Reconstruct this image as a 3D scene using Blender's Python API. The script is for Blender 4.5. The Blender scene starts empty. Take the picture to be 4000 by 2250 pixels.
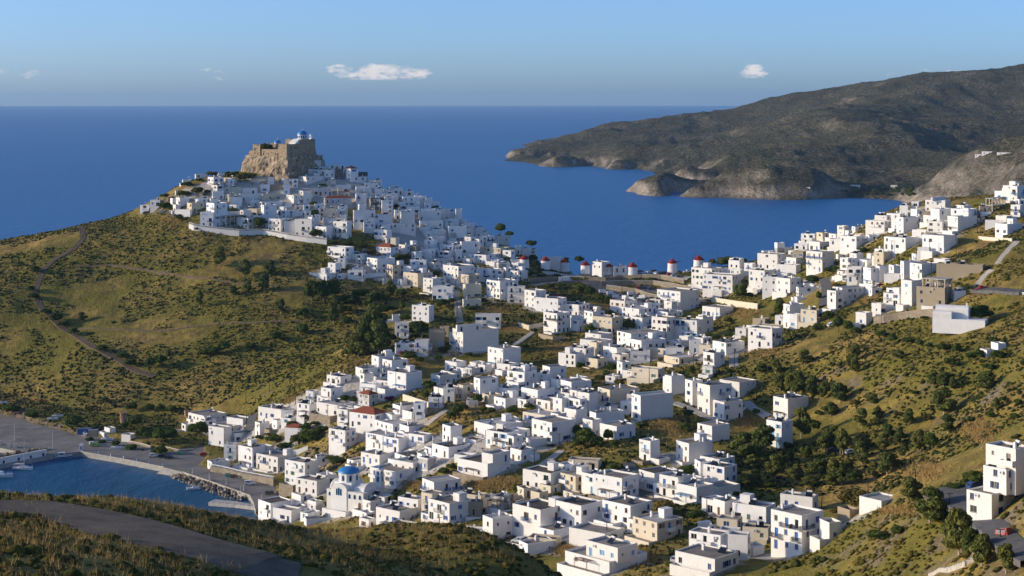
import bpy, bmesh, math, random
import numpy as np
from mathutils import Vector, Matrix
R = random.Random(7)
NR = np.random.RandomState(7)
sc = bpy.context.scene
C = sc.collection
# ------------------------------------------------------------------ camera
F, H, EY = 6800.0, 150.0, 390.0          # focal length in photo pixels, eye height, eye-level row
cam = bpy.data.cameras.new('camera'); camo = bpy.data.objects.new('camera', cam); C.objects.link(camo)
camo.location = (0, 0, H); camo.rotation_euler = (math.pi/2, 0, 0)
cam.sensor_width = 36; cam.lens = F/4000*36; cam.shift_y = -(1125-EY)/4000
cam.clip_start = 1; cam.clip_end = 200000
sc.camera = camo
# ------------------------------------------------------------------ light
SUN_EL, SUN_AZ = math.radians(13.5), math.radians(-92.0)     # azimuth from +Y (view direction) towards +X
sdir = Vector((math.sin(SUN_AZ)*math.cos(SUN_EL), math.cos(SUN_AZ)*math.cos(SUN_EL), math.sin(SUN_EL)))
sl = bpy.data.lights.new('sun', 'SUN'); so = bpy.data.objects.new('sun', sl); C.objects.link(so)
sl.energy = 2.7; sl.angle = math.radians(0.5); sl.color = (1.0, 0.82, 0.58)
so.rotation_euler = (-sdir).to_track_quat('-Z', 'Y').to_euler()
so.location = (-300, 400, 400)
w = bpy.data.worlds.new('World'); sc.world = w; w.use_nodes = True
wn = w.node_tree.nodes; wl = w.node_tree.links; wn.clear()
wo = wn.new('ShaderNodeOutputWorld'); wb = wn.new('ShaderNodeBackground'); sk = wn.new('ShaderNodeTexSky')
sk.sky_type = 'NISHITA'; sk.sun_disc = False; sk.sun_elevation = SUN_EL; sk.sun_rotation = SUN_AZ
sk.altitude = 50; sk.air_density = 0.5; sk.dust_density = 1.0; sk.ozone_density = 4.0
wb.inputs[1].default_value = 0.145
def wmath(op, a, b=None):
    n = wn.new('ShaderNodeMath'); n.operation = op
    for i, v in enumerate((a, b)):
        if v is None: continue
        if isinstance(v, (int, float)): n.inputs[i].default_value = v
        else: wl.new(v, n.inputs[i])
    return n.outputs[0]
# small fair-weather cumulus low over the horizon, all round the compass
tc = wn.new('ShaderNodeTexCoord'); sx = wn.new('ShaderNodeSeparateXYZ'); wl.new(tc.outputs['Generated'], sx.inputs[0])
az = wmath('ARCTAN2', sx.outputs[0], sx.outputs[1])
cb = wn.new('ShaderNodeCombineXYZ'); wl.new(wmath('MULTIPLY', az, 26.0), cb.inputs[0]); wl.new(wmath('MULTIPLY', sx.outputs[2], 70.0), cb.inputs[1])
nz = wn.new('ShaderNodeTexNoise'); nz.inputs['Scale'].default_value = 3.2; nz.inputs['Detail'].default_value = 8; nz.inputs['Roughness'].default_value = 0.62
wl.new(cb.outputs[0], nz.inputs['Vector'])
amt = None
for ca_, cw_, cs_ in ((-0.0765, 0.036, 0.62), (0.138, 0.010, 0.55), (-0.275, 0.02, 0.30), (-0.17, 0.02, 0.28), (0.24, 0.05, 0.22), (0.45, 0.03, 0.6), (-0.5, 0.05, 0.5), (0.8, 0.04, 0.6), (-0.9, 0.03, 0.6), (1.3, 0.05, 0.6), (-1.5, 0.04, 0.5), (2.0, 0.04, 0.6), (-2.2, 0.05, 0.6), (2.7, 0.03, 0.5), (-2.8, 0.04, 0.6)):
    q_ = wmath('MULTIPLY', wmath('SUBTRACT', 1.0, wmath('POWER', wmath('ABSOLUTE', wmath('DIVIDE', wmath('SUBTRACT', az, ca_), cw_)), 2.0)), 1.0)
    q_ = wmath('ADD', wmath('MULTIPLY', wmath('MAXIMUM', q_, -1.0), 0.5), cs_-0.5)
    amt = q_ if amt is None else wmath('MAXIMUM', amt, q_)
el0 = 0.0133
band = wmath('SUBTRACT', 1.0, wmath('POWER', wmath('ABSOLUTE', wmath('DIVIDE', wmath('SUBTRACT', sx.outputs[2], el0+0.0018), 0.0052)), 2.0))
dens = wmath('ADD', wmath('ADD', wmath('MULTIPLY', band, 0.32), amt), wmath('MULTIPLY', wmath('SUBTRACT', nz.outputs[0], 0.5), 1.9))
flat = wmath('MULTIPLY', wmath('SUBTRACT', sx.outputs[2], el0-0.0022), 700.0)
dens = wmath('MINIMUM', wmath('MULTIPLY', wmath('SUBTRACT', dens, 0.62), 2.4), flat)
cl = wn.new('ShaderNodeClamp'); wl.new(dens, cl.inputs[0]); cl.inputs[2].default_value = 0.75
mx = wn.new('ShaderNodeMix'); mx.data_type = 'RGBA'; wl.new(cl.outputs[0], mx.inputs[0]); wl.new(sk.outputs[0], mx.inputs[6])
mx.inputs[7].default_value = (4.6, 4.1, 3.9, 1)
wl.new(mx.outputs[2], wb.inputs[0]); wl.new(wb.outputs[0], wo.inputs[0])
# ------------------------------------------------------------------ exposure
sc.render.engine = 'CYCLES'
sc.view_settings.view_transform = 'Standard'; sc.view_settings.look = 'None'
sc.view_settings.exposure = 0.6; sc.view_settings.gamma = 1.0; sc.view_settings.use_curve_mapping = False
sc.cycles.use_denoising = True; sc.cycles.max_bounces = 6; sc.cycles.diffuse_bounces = 4
sc.cycles.volume_bounces = 0; sc.cycles.transparent_max_bounces = 8; sc.cycles.use_adaptive_sampling = True
# ================================================================== helpers
def W(px, py, Y):
    return Vector(((px-2000)*Y/F, Y, H-(py-EY)*Y/F))
def Wz(px, py, z):
    return W(px, py, (H-z)*F/(py-EY))
def tag(o, label=None, cat=None, group=None, kind=None):
    if label: o['label'] = label
    if cat: o['category'] = cat
    if group: o['group'] = group
    if kind: o['kind'] = kind
    return o
def link(name, me, parent=None, loc=None, rz=None, mw=None):
    o = bpy.data.objects.new(name, me); C.objects.link(o)
    if parent: o.parent = parent
    if loc is not None: o.location = loc
    if rz: o.rotation_euler = (0, 0, rz)
    return o
def empty(name, loc=(0, 0, 0), rz=0):
    o = bpy.data.objects.new(name, None); C.objects.link(o); o.location = loc; o.rotation_euler = (0, 0, rz)
    o.empty_display_size = 0.5
    return o
class MB:
    """collects quads and tris; build() links them as one mesh object"""
    def __init__(s): s.v = []; s.f = []; s.m = []
    def add(s, vs, fs, mi=0):
        n = len(s.v); s.v += [tuple(v) for v in vs]
        for f in fs: s.f.append(tuple(i+n for i in f)); s.m.append(mi)
    def quad(s, a, b, c, d, mi=0): s.add([a, b, c, d], [(0, 1, 2, 3)], mi)
    def box(s, x0, y0, z0, x1, y1, z1, mi=0):
        s.add([(x0,y0,z0),(x1,y0,z0),(x1,y1,z0),(x0,y1,z0),(x0,y0,z1),(x1,y0,z1),(x1,y1,z1),(x0,y1,z1)],
              [(0,3,2,1),(4,5,6,7),(0,1,5,4),(1,2,6,5),(2,3,7,6),(3,0,4,7)], mi)
    def prism(s, poly, z0, z1, mi=0, z1b=None):
        n = len(poly)
        s.add([(p[0], p[1], z0) for p in poly]+[(p[0], p[1], (z1b[i] if z1b else z1)) for i, p in enumerate(poly)],
              [tuple(range(n-1, -1, -1)), tuple(range(n, 2*n))]+[(i, (i+1) % n, n+(i+1) % n, n+i) for i in range(n)], mi)
    def tube(s, a, b, r0, r1=None, n=6, mi=0, caps=True):
        a = Vector(a); b = Vector(b); r1 = r0 if r1 is None else r1
        d = (b-a).normalized(); u = d.orthogonal().normalized(); v = d.cross(u)
        vs = [a+(u*math.cos(t)+v*math.sin(t))*r0 for t in [2*math.pi*i/n for i in range(n)]]
        vs += [b+(u*math.cos(t)+v*math.sin(t))*r1 for t in [2*math.pi*i/n for i in range(n)]]
        fs = [(i, (i+1) % n, n+(i+1) % n, n+i) for i in range(n)]
        if caps: fs += [tuple(range(n-1, -1, -1)), tuple(range(n, 2*n))]
        s.add(vs, fs, mi)
    def lathe(s, prof, n=16, c=(0, 0), mi=0, a0=0.0):
        vs = []; fs = []
        for r, z in prof:
            for i in range(n):
                t = a0+2*math.pi*i/n; vs.append((c[0]+r*math.cos(t), c[1]+r*math.sin(t), z))
        for k in range(len(prof)-1):
            for i in range(n):
                j = (i+1) % n; fs.append((k*n+i, k*n+j, (k+1)*n+j, (k+1)*n+i))
        s.add(vs, fs, mi)
    def mesh(s, name, mats, smooth=False):
        me = bpy.data.meshes.new(name); me.from_pydata(s.v, [], s.f)
        if not isinstance(mats, (list, tuple)): mats = [mats]
        for m in mats: me.materials.append(m)
        if len(mats) > 1: me.polygons.foreach_set('material_index', s.m)
        if smooth: me.polygons.foreach_set('use_smooth', [True]*len(s.f))
        return me
    def build(s, name, mats, parent=None, smooth=False, loc=None, rz=None):
        return link(name, s.mesh(name, mats, smooth), parent, loc, rz)
def npmesh(name, v, f, mats, smooth=False):
    """fast mesh from numpy: v (n,3), f (m,k)"""
    me = bpy.data.meshes.new(name); v = np.asarray(v, np.float32); f = np.asarray(f, np.int32); k = f.shape[1]
    me.vertices.add(len(v)); me.vertices.foreach_set('co', v.ravel())
    me.loops.add(f.size); me.loops.foreach_set('vertex_index', f.ravel())
    me.polygons.add(len(f)); me.polygons.foreach_set('loop_start', np.arange(0, f.size, k, dtype=np.int32))
    if smooth: me.polygons.foreach_set('use_smooth', np.ones(len(f), bool))
    me.update(calc_edges=True)
    for m in (mats if isinstance(mats, (list, tuple)) else [mats]): me.materials.append(m)
    return me
# ------------------------------------------------------------------ materials
class NT:
    def __init__(s, name):
        s.m = bpy.data.materials.new(name); s.m.use_nodes = True; s.t = s.m.node_tree; s.b = s.t.nodes['Principled BSDF']
        s.obj = None
    def n(s, t, **k):
        n = s.t.nodes.new(t)
        for a, v in k.items(): setattr(n, a, v)
        return n
    def set(s, sock, v):
        if isinstance(v, (int, float)): sock.default_value = v
        elif isinstance(v, tuple): sock.default_value = v+(1,)*(4-len(v)) if len(sock.default_value) == 4 else v
        else: s.t.links.new(v, sock)
    def coord(s, kind='Object'):
        return s.n('ShaderNodeTexCoord').outputs[kind]
    def pos(s): return s.n('ShaderNodeNewGeometry').outputs['Position']
    def noise(s, vec, scale, detail=4, rough=0.55, out=0):
        n = s.n('ShaderNodeTexNoise'); n.inputs['Scale'].default_value = scale; n.inputs['Detail'].default_value = detail
        n.inputs['Roughness'].default_value = rough; s.t.links.new(vec, n.inputs['Vector']); return n.outputs[out]
    def vor(s, vec, scale, feat='F1', out=0):
        n = s.n('ShaderNodeTexVoronoi', feature=feat); n.inputs['Scale'].default_value = scale; s.t.links.new(vec, n.inputs['Vector']); return n.outputs[out]
    def ramp(s, fac, stops):
        n = s.n('ShaderNodeValToRGB'); s.t.links.new(fac, n.inputs[0]); e = n.color_ramp.elements
        while len(e) < len(stops): e.new(0.5)
        for i, (p, c) in enumerate(stops):
            e[i].position = p; e[i].color = (c, c, c, 1) if isinstance(c, (int, float)) else tuple(c)+(1,)
        return n.outputs[0]
    def mix(s, fac, a, b, blend='MIX'):
        n = s.n('ShaderNodeMix', data_type='RGBA', blend_type=blend); s.set(n.inputs[0], fac); s.set(n.inputs[6], a); s.set(n.inputs[7], b); return n.outputs[2]
    def math(s, op, a, b=0.0):
        n = s.n('ShaderNodeMath', operation=op); s.set(n.inputs[0], a); s.set(n.inputs[1], b); return n.outputs[0]
    def scalev(s, vec, sc_):
        n = s.n('ShaderNodeMapping'); n.inputs['Scale'].default_value = sc_; s.t.links.new(vec, n.inputs['Vector']); return n.outputs[0]
    def attr(s, name, out='Color'):
        n = s.n('ShaderNodeAttribute'); n.attribute_name = name; return n.outputs[out]
    def rnd(s): return s.n('ShaderNodeObjectInfo').outputs['Random']
    def bump(s, h, strength=0.4, dist=0.1):
        n = s.n('ShaderNodeBump'); n.inputs['Strength'].default_value = strength; n.inputs['Distance'].default_value = dist
        s.t.links.new(h, n.inputs['Height']); s.t.links.new(n.outputs[0], s.b.inputs['Normal'])
    def done(s, col, rough=0.8, spec=0.3, metal=0.0):
        s.set(s.b.inputs['Base Color'], col); s.set(s.b.inputs['Roughness'], rough)
        s.b.inputs['Specular IOR Level'].default_value = spec; s.b.inputs['Metallic'].default_value = metal
        return s.m
def plain(name, col, rough=0.6, spec=0.3, var=0.15, scale=3.0, metal=0.0):
    t = NT(name); p = t.pos(); nz_ = t.noise(p, scale, 4)
    d = tuple(c*(1-var) for c in col); b = tuple(min(1, c*(1+var)) for c in col)
    return t.done(t.mix(t.ramp(nz_, [(0.3, 0.0), (0.7, 1.0)]), d, b), rough, spec, metal)
def stucco(name, col, dirt=(0.36, 0.31, 0.25), amount=0.5):
    t = NT(name); p = t.pos()
    big = t.ramp(t.noise(p, 0.35, 3), [(0.35, 0.0), (0.75, 1.0)])
    streak = t.ramp(t.noise(t.scalev(p, (1.6, 1.6, 0.22)), 1.6, 6, 0.65), [(0.56, 0.0), (0.78, 1.0)])
    c1 = t.mix(big, tuple(c*0.93 for c in col), col)
    c2 = t.mix(t.math('MULTIPLY', streak, amount), c1, dirt)
    tone = t.mix(t.rnd(), (0.91, 0.88, 0.83), (1.0, 1.0, 1.0))
    c3 = t.mix(1.0, c2, tone, 'MULTIPLY')
    t.bump(t.noise(p, 7.0, 5, 0.6), 0.35, 0.06)
    return t.done(c3, 0.9, 0.15)
M = {}
M['white'] = stucco('whitewash', (0.86, 0.85, 0.83), amount=0.35)
M['cream'] = stucco('cream_stucco', (0.72, 0.64, 0.50), amount=0.4)
M['ochre'] = stucco('bare_render', (0.42, 0.35, 0.25), dirt=(0.2, 0.16, 0.11), amount=0.6)
def stone(name, a, b, mortar, scale=1.6, bump=0.9):
    t = NT(name); p = t.pos(); v = t.scalev(p, (1, 1, 1.6))
    cell = t.vor(v, scale, 'F1', 1); edge = t.vor(v, scale, 'DISTANCE_TO_EDGE')
    sepc = t.n('ShaderNodeSeparateColor'); t.t.links.new(cell, sepc.inputs[0])
    c = t.mix(sepc.outputs[0], a, b)
    c = t.mix(t.ramp(t.noise(p, 0.25, 4), [(0.35, 0.0), (0.7, 0.45)]), c, tuple(x*0.7 for x in a))
    e = t.ramp(edge, [(0.02, 0.0), (0.10, 1.0)])
    c = t.mix(e, mortar, c)
    t.bump(t.math('ADD', e, t.math('MULTIPLY', t.noise(p, 6.0, 4), 0.6)), bump, 0.12)
    return t.done(c, 0.9, 0.15)
M['stone'] = stone('rubble_stone', (0.30, 0.24, 0.17), (0.46, 0.39, 0.29), (0.34, 0.29, 0.22))
M['castle'] = stone('castle_stone', (0.34, 0.255, 0.165), (0.56, 0.44, 0.29), (0.36, 0.28, 0.18), 1.1)
M['speckle'] = stone('limewashed_stone', (0.34, 0.31, 0.28), (0.80, 0.78, 0.75), (0.78, 0.77, 0.75), 1.5, 0.5)
M['grey_stone'] = stone('dark_stone', (0.13, 0.12, 0.11), (0.24, 0.22, 0.19), (0.2, 0.19, 0.17))
M['brick'] = stone('brick_masonry', (0.36, 0.15, 0.08), (0.45, 0.21, 0.12), (0.35, 0.3, 0.25), 3.0, 0.4)
def roofmat(name, a, b):
    t = NT(name); p = t.pos()
    st = t.ramp(t.noise(p, 0.5, 6, 0.65), [(0.35, 0.0), (0.7, 1.0)]); fine = t.noise(p, 3.0, 5)
    c = t.mix(st, a, b); c = t.mix(t.ramp(fine, [(0.4, 0.0), (0.9, 0.5)]), c, tuple(x*0.55 for x in a))
    c = t.mix(1.0, c, t.mix(t.rnd(), (0.75, 0.72, 0.68), (1.05, 1.03, 1.0)), 'MULTIPLY')
    return t.done(c, 0.95, 0.1)
M['deck'] = roofmat('roof_screed', (0.30, 0.26, 0.22), (0.46, 0.42, 0.37))
M['deck_white'] = roofmat('limed_roof', (0.5, 0.48, 0.45), (0.68, 0.66, 0.63))
M['deck_dark'] = roofmat('bitumen_roof', (0.13, 0.115, 0.10), (0.21, 0.185, 0.16))
t = NT('red_tiles'); p = t.coord(); wv = t.n('ShaderNodeTexWave'); wv.inputs['Scale'].default_value = 1.6; t.t.links.new(p, wv.inputs['Vector'])
M['tile'] = t.done(t.mix(t.noise(t.pos(), 2.5, 4), (0.22, 0.05, 0.03), (0.42, 0.13, 0.07)), 0.85, 0.2); t.bump(wv.outputs[0], 0.6, 0.08)
M['blue'] = plain('blue_paint', (0.04, 0.13, 0.38), 0.5)
M['sky_blue'] = plain('light_blue_paint', (0.16, 0.38, 0.62), 0.5)
M['navy'] = plain('dark_blue_paint', (0.02, 0.05, 0.16), 0.5)
M['green'] = plain('green_paint', (0.12, 0.28, 0.22), 0.5)
M['teal'] = plain('teal_paint', (0.08, 0.3, 0.32), 0.5)
M['wood'] = plain('brown_wood', (0.16, 0.085, 0.045), 0.7, var=0.3)
M['pale_wood'] = plain('weathered_wood', (0.30, 0.24, 0.17), 0.85, var=0.3)
M['pole_wood'] = plain('creosoted_wood', (0.055, 0.042, 0.034), 0.9, var=0.3)
M['frame_white'] = plain('white_joinery', (0.7, 0.7, 0.68), 0.5)
M['frame_grey'] = plain('grey_joinery', (0.22, 0.22, 0.23), 0.5)
M['glass'] = NT('window_glass').done((0.018, 0.021, 0.026), 0.12, 0.5)
M['dark'] = plain('dark_interior', (0.02, 0.018, 0.017), 0.8)
M['metal'] = plain('galvanised_metal', (0.42, 0.43, 0.44), 0.4, 0.5, metal=0.6)
M['black'] = plain('black_rubber', (0.02, 0.02, 0.022), 0.6)
M['solar'] = NT('solar_absorber').done((0.012, 0.014, 0.022), 0.15, 0.6)
M['concrete'] = plain('concrete', (0.36, 0.34, 0.30), 0.9, 0.15, 0.22, 0.8)
M['pale_concrete'] = plain('pale_concrete', (0.5, 0.46, 0.4), 0.9, 0.15, 0.2, 0.9)
M['asphalt'] = plain('asphalt', (0.13, 0.125, 0.12), 0.92, 0.15, 0.25, 0.6)
M['red_roof'] = plain('red_felt', (0.30, 0.03, 0.03), 0.8, 0.2, 0.25, 2)
M['dome'] = plain('blue_dome', (0.04, 0.22, 0.50), 0.45, 0.4, 0.2, 1.2)
M['car_glass'] = NT('car_glass').done((0.015, 0.017, 0.02), 0.08, 0.6)
# ------------------------------------------------------------------ noise
def vnoise(x, y, seed=0):
    xi = np.floor(x).astype(np.int64); yi = np.floor(y).astype(np.int64); xf = x-xi; yf = y-yi
    u = xf*xf*(3-2*xf); v = yf*yf*(3-2*yf)
    def h(a, b):
        n = (a*374761393+b*668265263+seed*974711) & 0x7fffffff
        n = ((n ^ (n >> 13))*1274126177) & 0x7fffffff
        return ((n ^ (n >> 16)) & 0xffff)/65535.0
    return (h(xi, yi)*(1-u)+h(xi+1, yi)*u)*(1-v)+(h(xi, yi+1)*(1-u)+h(xi+1, yi+1)*u)*v
def fbm(x, y, scale, octv=4, seed=0, ridged=False):
    s = 0; a = 1; t_ = 0
    for o in range(octv):
        n = vnoise(x/scale*2**o+17.3*o, y/scale*2**o+9.1*o, seed+o)
        if ridged: n = 1-np.abs(2*n-1)
        s = s+a*n; t_ += a; a *= 0.5
    return s/t_
def tps_fit(P, z, lam=1e-4):
    n = len(P); d = np.sqrt(((P[:, None]-P[None])**2).sum(2)); K = np.where(d > 0, d*d*np.log(d+1e-12), 0)+lam*np.eye(n)
    A = np.zeros((n+3, n+3)); A[:n, :n] = K; A[:n, n] = 1; A[:n, n+1:] = P; A[n, :n] = 1; A[n+1:, :n] = P.T
    return np.linalg.solve(A, np.concatenate([z, np.zeros(3)]))
def tps_eval(P, wgt, Q):
    out = np.empty(len(Q))
    for i in range(0, len(Q), 20000):
        q = Q[i:i+20000]; d2 = ((q[:, None]-P[None])**2).sum(2); K = 0.5*d2*np.log(d2+1e-12)
        out[i:i+20000] = K@wgt[:-3]+wgt[-3]+q@wgt[-2:]
    return out
# ================================================================== terrain
# control points: photo column, photo row (or None), distance, [height when the row is None]
TP = [
 (0,1000,1000),(-400,1060,980),(300,888,1030),(600,833,1050),(780,890,1000),(0,1300,910),(-400,1330,905),(500,1100,960),(500,1350,880),(250,1180,940),
 (250,1450,860),(500,1600,812),(900,1650,772),(650,1500,835),(1000,925,995),(1000,1100,935),(1000,1300,875),(1000,1500,810),(1250,945,985),(1270,1100,935),
 (1400,1200,900),(1350,1350,840),(1250,1500,745),(750,1000,975),(750,1230,905),(0,1500,868),(-400,1560,850),
 (1000,690,1066),(800,705,1060),(650,765,1052),(1200,662,1082),(1100,660,1092),(1000,800,1040),(1300,800,1038),(1500,740,1075),(1400,690,1085),(850,800,1028),
 (1700,850,1050),(1500,900,1005),(1900,945,1022),(2010,965,1030),(1700,1000,985),(1400,1000,968),(2000,1050,975),(1900,1150,915),(1600,1150,925),(1600,1250,860),
 (1450,1300,825),(1700,1300,830),
 (2150,1060,985),(2500,1072,985),(2750,1055,985),(2300,1100,960),(2500,1140,930),(2200,1200,890),(2500,1250,860),(2800,1160,900),(2900,1035,975),
 (3000,1010,965),(3200,930,950),(3200,1000,910),(3000,1100,890),(3400,860,920),(3500,805,900),(3640,795,885),(3800,765,880),(4000,740,870),(4400,690,850),
 (3700,900,790),(3900,900,770),(4000,1000,690),(4400,1000,650),(3700,1050,720),(3400,1050,800),(3300,1200,740),(3500,1150,720),(3800,1270,620),(4000,1250,600),
 (4400,1250,560),(3600,1300,640),(3000,1250,790),(3000,1330,730),(2800,1300,790),(3200,1330,680),(3300,1450,630),(3600,1450,590),(4000,1450,545),(2900,1400,690),
 (3000,1500,650),(3300,1600,600),(3700,1600,560),(4000,1570,520),(4400,1550,500),(3600,1720,540),(3300,1800,545),(3300,1950,505),(3100,1800,560),(2950,1650,620),(3100,1950,520),
 (2000,1350,790),(2300,1350,800),(2600,1350,760),(2000,1500,700),(2400,1500,690),(2700,1500,665),(1700,1450,750),(1500,1600,690),(1800,1600,660),(2100,1650,630),
 (2500,1650,615),(2700,1700,585),(1250,1650,710),(1500,1750,640),(1800,1750,610),(2200,1800,570),(2500,1850,545),(2800,1850,540),(1700,1900,575),(1500,1990,580),
 (2000,2000,525),(2300,2000,510),(2600,2000,495),(2000,2150,480),(2300,2150,462),(2600,2200,430),(2300,2250,430),(2900,2000,480),(2900,2200,415),(3200,2160,415),
 (3300,2060,415),(3200,2250,385),(3600,2250,345),(3600,2050,370),(3900,2200,305),(3600,1930,397),(3750,1850,402),(4000,1990,315),(4400,2000,290),(3480,1965,412),
 (3330,2000,447),(3500,1892,442),(3700,1790,437),(4000,1628,425),(4400,1480,415),(3850,1720,430),(4000,1800,385),
 (1050,2050,606),(1300,2085,562),(1600,2100,522),(1450,2085,545),(1120,1900,668),(1000,1780,715),
 (-400,1950,135),(0,1955,150),(250,1957,157),(500,1962,163),(900,2018,174),(1300,2070,182),(1600,2110,186),(2000,2205,178),(2180,2252,168),(-400,2250,72),(0,2250,85),(700,2250,100),(1400,2250,125),(2000,2250,160),
 (0,2060,124),(500,2060,134),(900,2090,146),(1300,2130,158),(1600,2165,163),(300,2150,107),(1000,2170,126),(0,2000,137),(500,2000,150),(900,2045,163),(1300,2095,171),
]
THID = [  # hidden ground: column, distance, height
 (0,195,95),(500,205,93),(900,212,91),(1300,218,86),(1600,220,82),(2000,215,78),(2400,180,82),(-400,180,98),
 (0,290,45),(800,290,40),(1600,290,36),(2200,290,34),(2800,290,48),(0,380,4),(700,380,4),(1300,400,10),(1800,400,20),(2300,370,30),(0,450,-10),(800,470,-10),(0,600,-12),(-400,600,-12),
 (3000,200,86),(3600,200,92),(4000,200,92),(4400,200,95),(2400,110,108),(3200,110,112),(4400,110,116),(2000,27,137),(0,27,137),(4400,27,138),(-400,27,137),(2000,40,134),(0,40,134),(4400,40,136),(-400,40,134),
 (3300,480,36),(3500,480,43),(3700,480,46),(4000,470,55),(4400,460,66),
 (-400,1120,40),(0,1150,30),(300,1180,35),(600,1200,40),(-400,1300,-30),(0,1300,-30),(600,1320,-30),(1000,1200,60),(1000,1340,-30),(1400,1180,50),(1400,1330,-30),
 (1700,1150,20),(1700,1250,-30),(2000,1090,20),(2000,1180,-30),(2300,1040,20),(2300,1120,-25),(2600,1040,20),(2600,1120,-25),(2900,1040,24),(2900,1120,-20),
 (3200,1020,45),(3200,1120,-5),(3500,1000,60),(3500,1130,0),(3800,980,70),(3800,1130,5),(4400,960,75),(4400,1130,10),(3600,1250,-30),(4400,1250,-25),(3000,1250,-40),(2000,1300,-40),
]
pts = np.array([[p[0]/1000, 6.8*math.log(p[2])] for p in TP]+[[p[0]/1000, 6.8*math.log(p[1])] for p in THID])
zz = np.array([H-(p[1]-EY)*p[2]/F for p in TP]+[p[2] for p in THID])
wt = tps_fit(pts, zz, 2e-3)
TX = np.arange(-500, 4501, 10.0)
TY = np.exp(np.concatenate([np.arange(math.log(30), math.log(420), 0.012), np.arange(math.log(420), math.log(1110), 0.004), np.arange(math.log(1110), math.log(1400), 0.012)]))
GX, GY = np.meshgrid(TX, TY)                      # rows = distance
TZ = tps_eval(pts, wt, np.stack([GX.ravel()/1000, 6.8*np.log(GY.ravel())], 1)).reshape(GX.shape)
WX = (GX-2000)*GY/F
amp = np.clip((GY-60)/300, 0.12, 1)
TZ += amp*((fbm(WX, GY, 45, 4, 3)-0.5)*5.0+(fbm(WX, GY, 9, 3, 11)-0.5)*1.6)
# --- harbour polygons in photo pixels (region origin 0,1550 / 700,1600 at 3.22x)
a17 = lambda x, y: (x/3.22, 1550+y/3.22)
a15 = lambda x, y: (700+x/3.22, 1600+y/3.22)
QZ = 2.0
quay_edge = [a17(330,712),a17(700,722),a17(1010,690),a17(1500,775),a17(2070,888),a17(2305,945),a15(60,790),a15(400,905),a15(895,1082),a15(940,1180),a15(960,1260)]
quay_back = [a15(1250,1110),a15(1200,960),a15(900,850),a15(690,735),a15(420,770),a15(250,700),a15(330,600),a17(2560,610),a17(2230,690),a17(1900,640),a17(1620,565),a17(1250,500),a17(960,465),a17(700,395),a17(440,340),a17(300,272),a17(0,212),(-260,1600),(-260,1735),a17(0,640)]
QP = [Wz(x, y, QZ) for x, y in quay_edge+quay_back]
def inpoly(X, Y, poly):
    ins = np.zeros(np.shape(X), bool); n = len(poly)
    for i in range(n):
        x1, y1 = poly[i][0], poly[i][1]; x2, y2 = poly[(i+1) % n][0], poly[(i+1) % n][1]
        c = ((y1 > Y) != (y2 > Y)) & (X < (x2-x1)*(Y-y1)/((y2-y1) if y2 != y1 else 1e-9)+x1); ins ^= c
    return ins
WP = [Wz(x, y, 0) for x, y in [(-500,1735)]+[a17(0,655)]+quay_edge+[a15(960,1300),(1010,2060),(990,2180),(-500,2600)]]
inq = inpoly(WX, GY, QP); inw = inpoly(WX, GY, WP)
foot = (~inw) & (GX < 1260) & (GY > 640) & (GY < 960)
TZ[foot] = np.maximum(TZ[foot], 2.3+0.02*np.maximum(0, GY[foot]-700))
TZ[inw] = np.minimum(TZ[inw], -3.0)
TZ[inq] = 1.2
def tz_at(x, y):
    px = 2000+x*F/y
    i = min(max((px-TX[0])/10.0, 0), len(TX)-1.001); j = np.searchsorted(TY, y)-1; j = min(max(j, 0), len(TY)-2)
    fy = (y-TY[j])/(TY[j+1]-TY[j]); i0 = int(i); fx = i-i0
    return (TZ[j, i0]*(1-fx)+TZ[j, i0+1]*fx)*(1-fy)+(TZ[j+1, i0]*(1-fx)+TZ[j+1, i0+1]*fx)*fy
def hit(px, py, ymin=60.0):
    """first ground point seen at a photo pixel"""
    i = min(max((px-TX[0])/10.0, 0), len(TX)-1.001); i0 = int(i); fx = i-i0
    col = TZ[:, i0]*(1-fx)+TZ[:, i0+1]*fx; ray = H-(py-EY)*TY/F
    d = col-ray
    for j in range(len(TY)-1):
        if TY[j+1] < ymin: continue
        if d[j+1] >= 0 and d[j] < 0:
            f = d[j]/(d[j]-d[j+1]); Y = TY[j]*(1-f)+TY[j+1]*f
            return W(px, py, Y)
    return None
def hits(px, py, ymin=60.0):
    for k in range(60):
        h = hit(px, py+k*2, ymin)
        if h is not None: 
            return W(px, py, h.y) if k else h
    return W(px, py, 1040.0)
# raster of built ground, 1 m cells, so that scrub keeps off it
MX0, MY0 = -560, 60
MASK = np.zeros((1300, 1160), bool)
def mark(poly, grow=0.0):
    xs = [p[0] for p in poly]; ys = [p[1] for p in poly]
    x0, x1, y0, y1 = int(min(xs)-MX0-1-grow), int(max(xs)-MX0+2+grow), int(min(ys)-MY0-1-grow), int(max(ys)-MY0+2+grow)
    x0, y0 = max(x0, 0), max(y0, 0); x1, y1 = min(x1, MASK.shape[1]), min(y1, MASK.shape[0])
    if x1 <= x0 or y1 <= y0: return
    gx, gy = np.meshgrid(np.arange(x0, x1)+MX0+0.5, np.arange(y0, y1)+MY0+0.5)
    if grow:
        cx, cy = sum(xs)/len(xs), sum(ys)/len(ys)
        poly = [(cx+(p[0]-cx)*(1+grow/max(1e-3, math.hypot(p[0]-cx, p[1]-cy))), cy+(p[1]-cy)*(1+grow/max(1e-3, math.hypot(p[0]-cx, p[1]-cy)))) for p in poly]
    MASK[y0:y1, x0:x1] |= inpoly(gx, gy, poly)
mark([(p.x, p.y) for p in QP])
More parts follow.
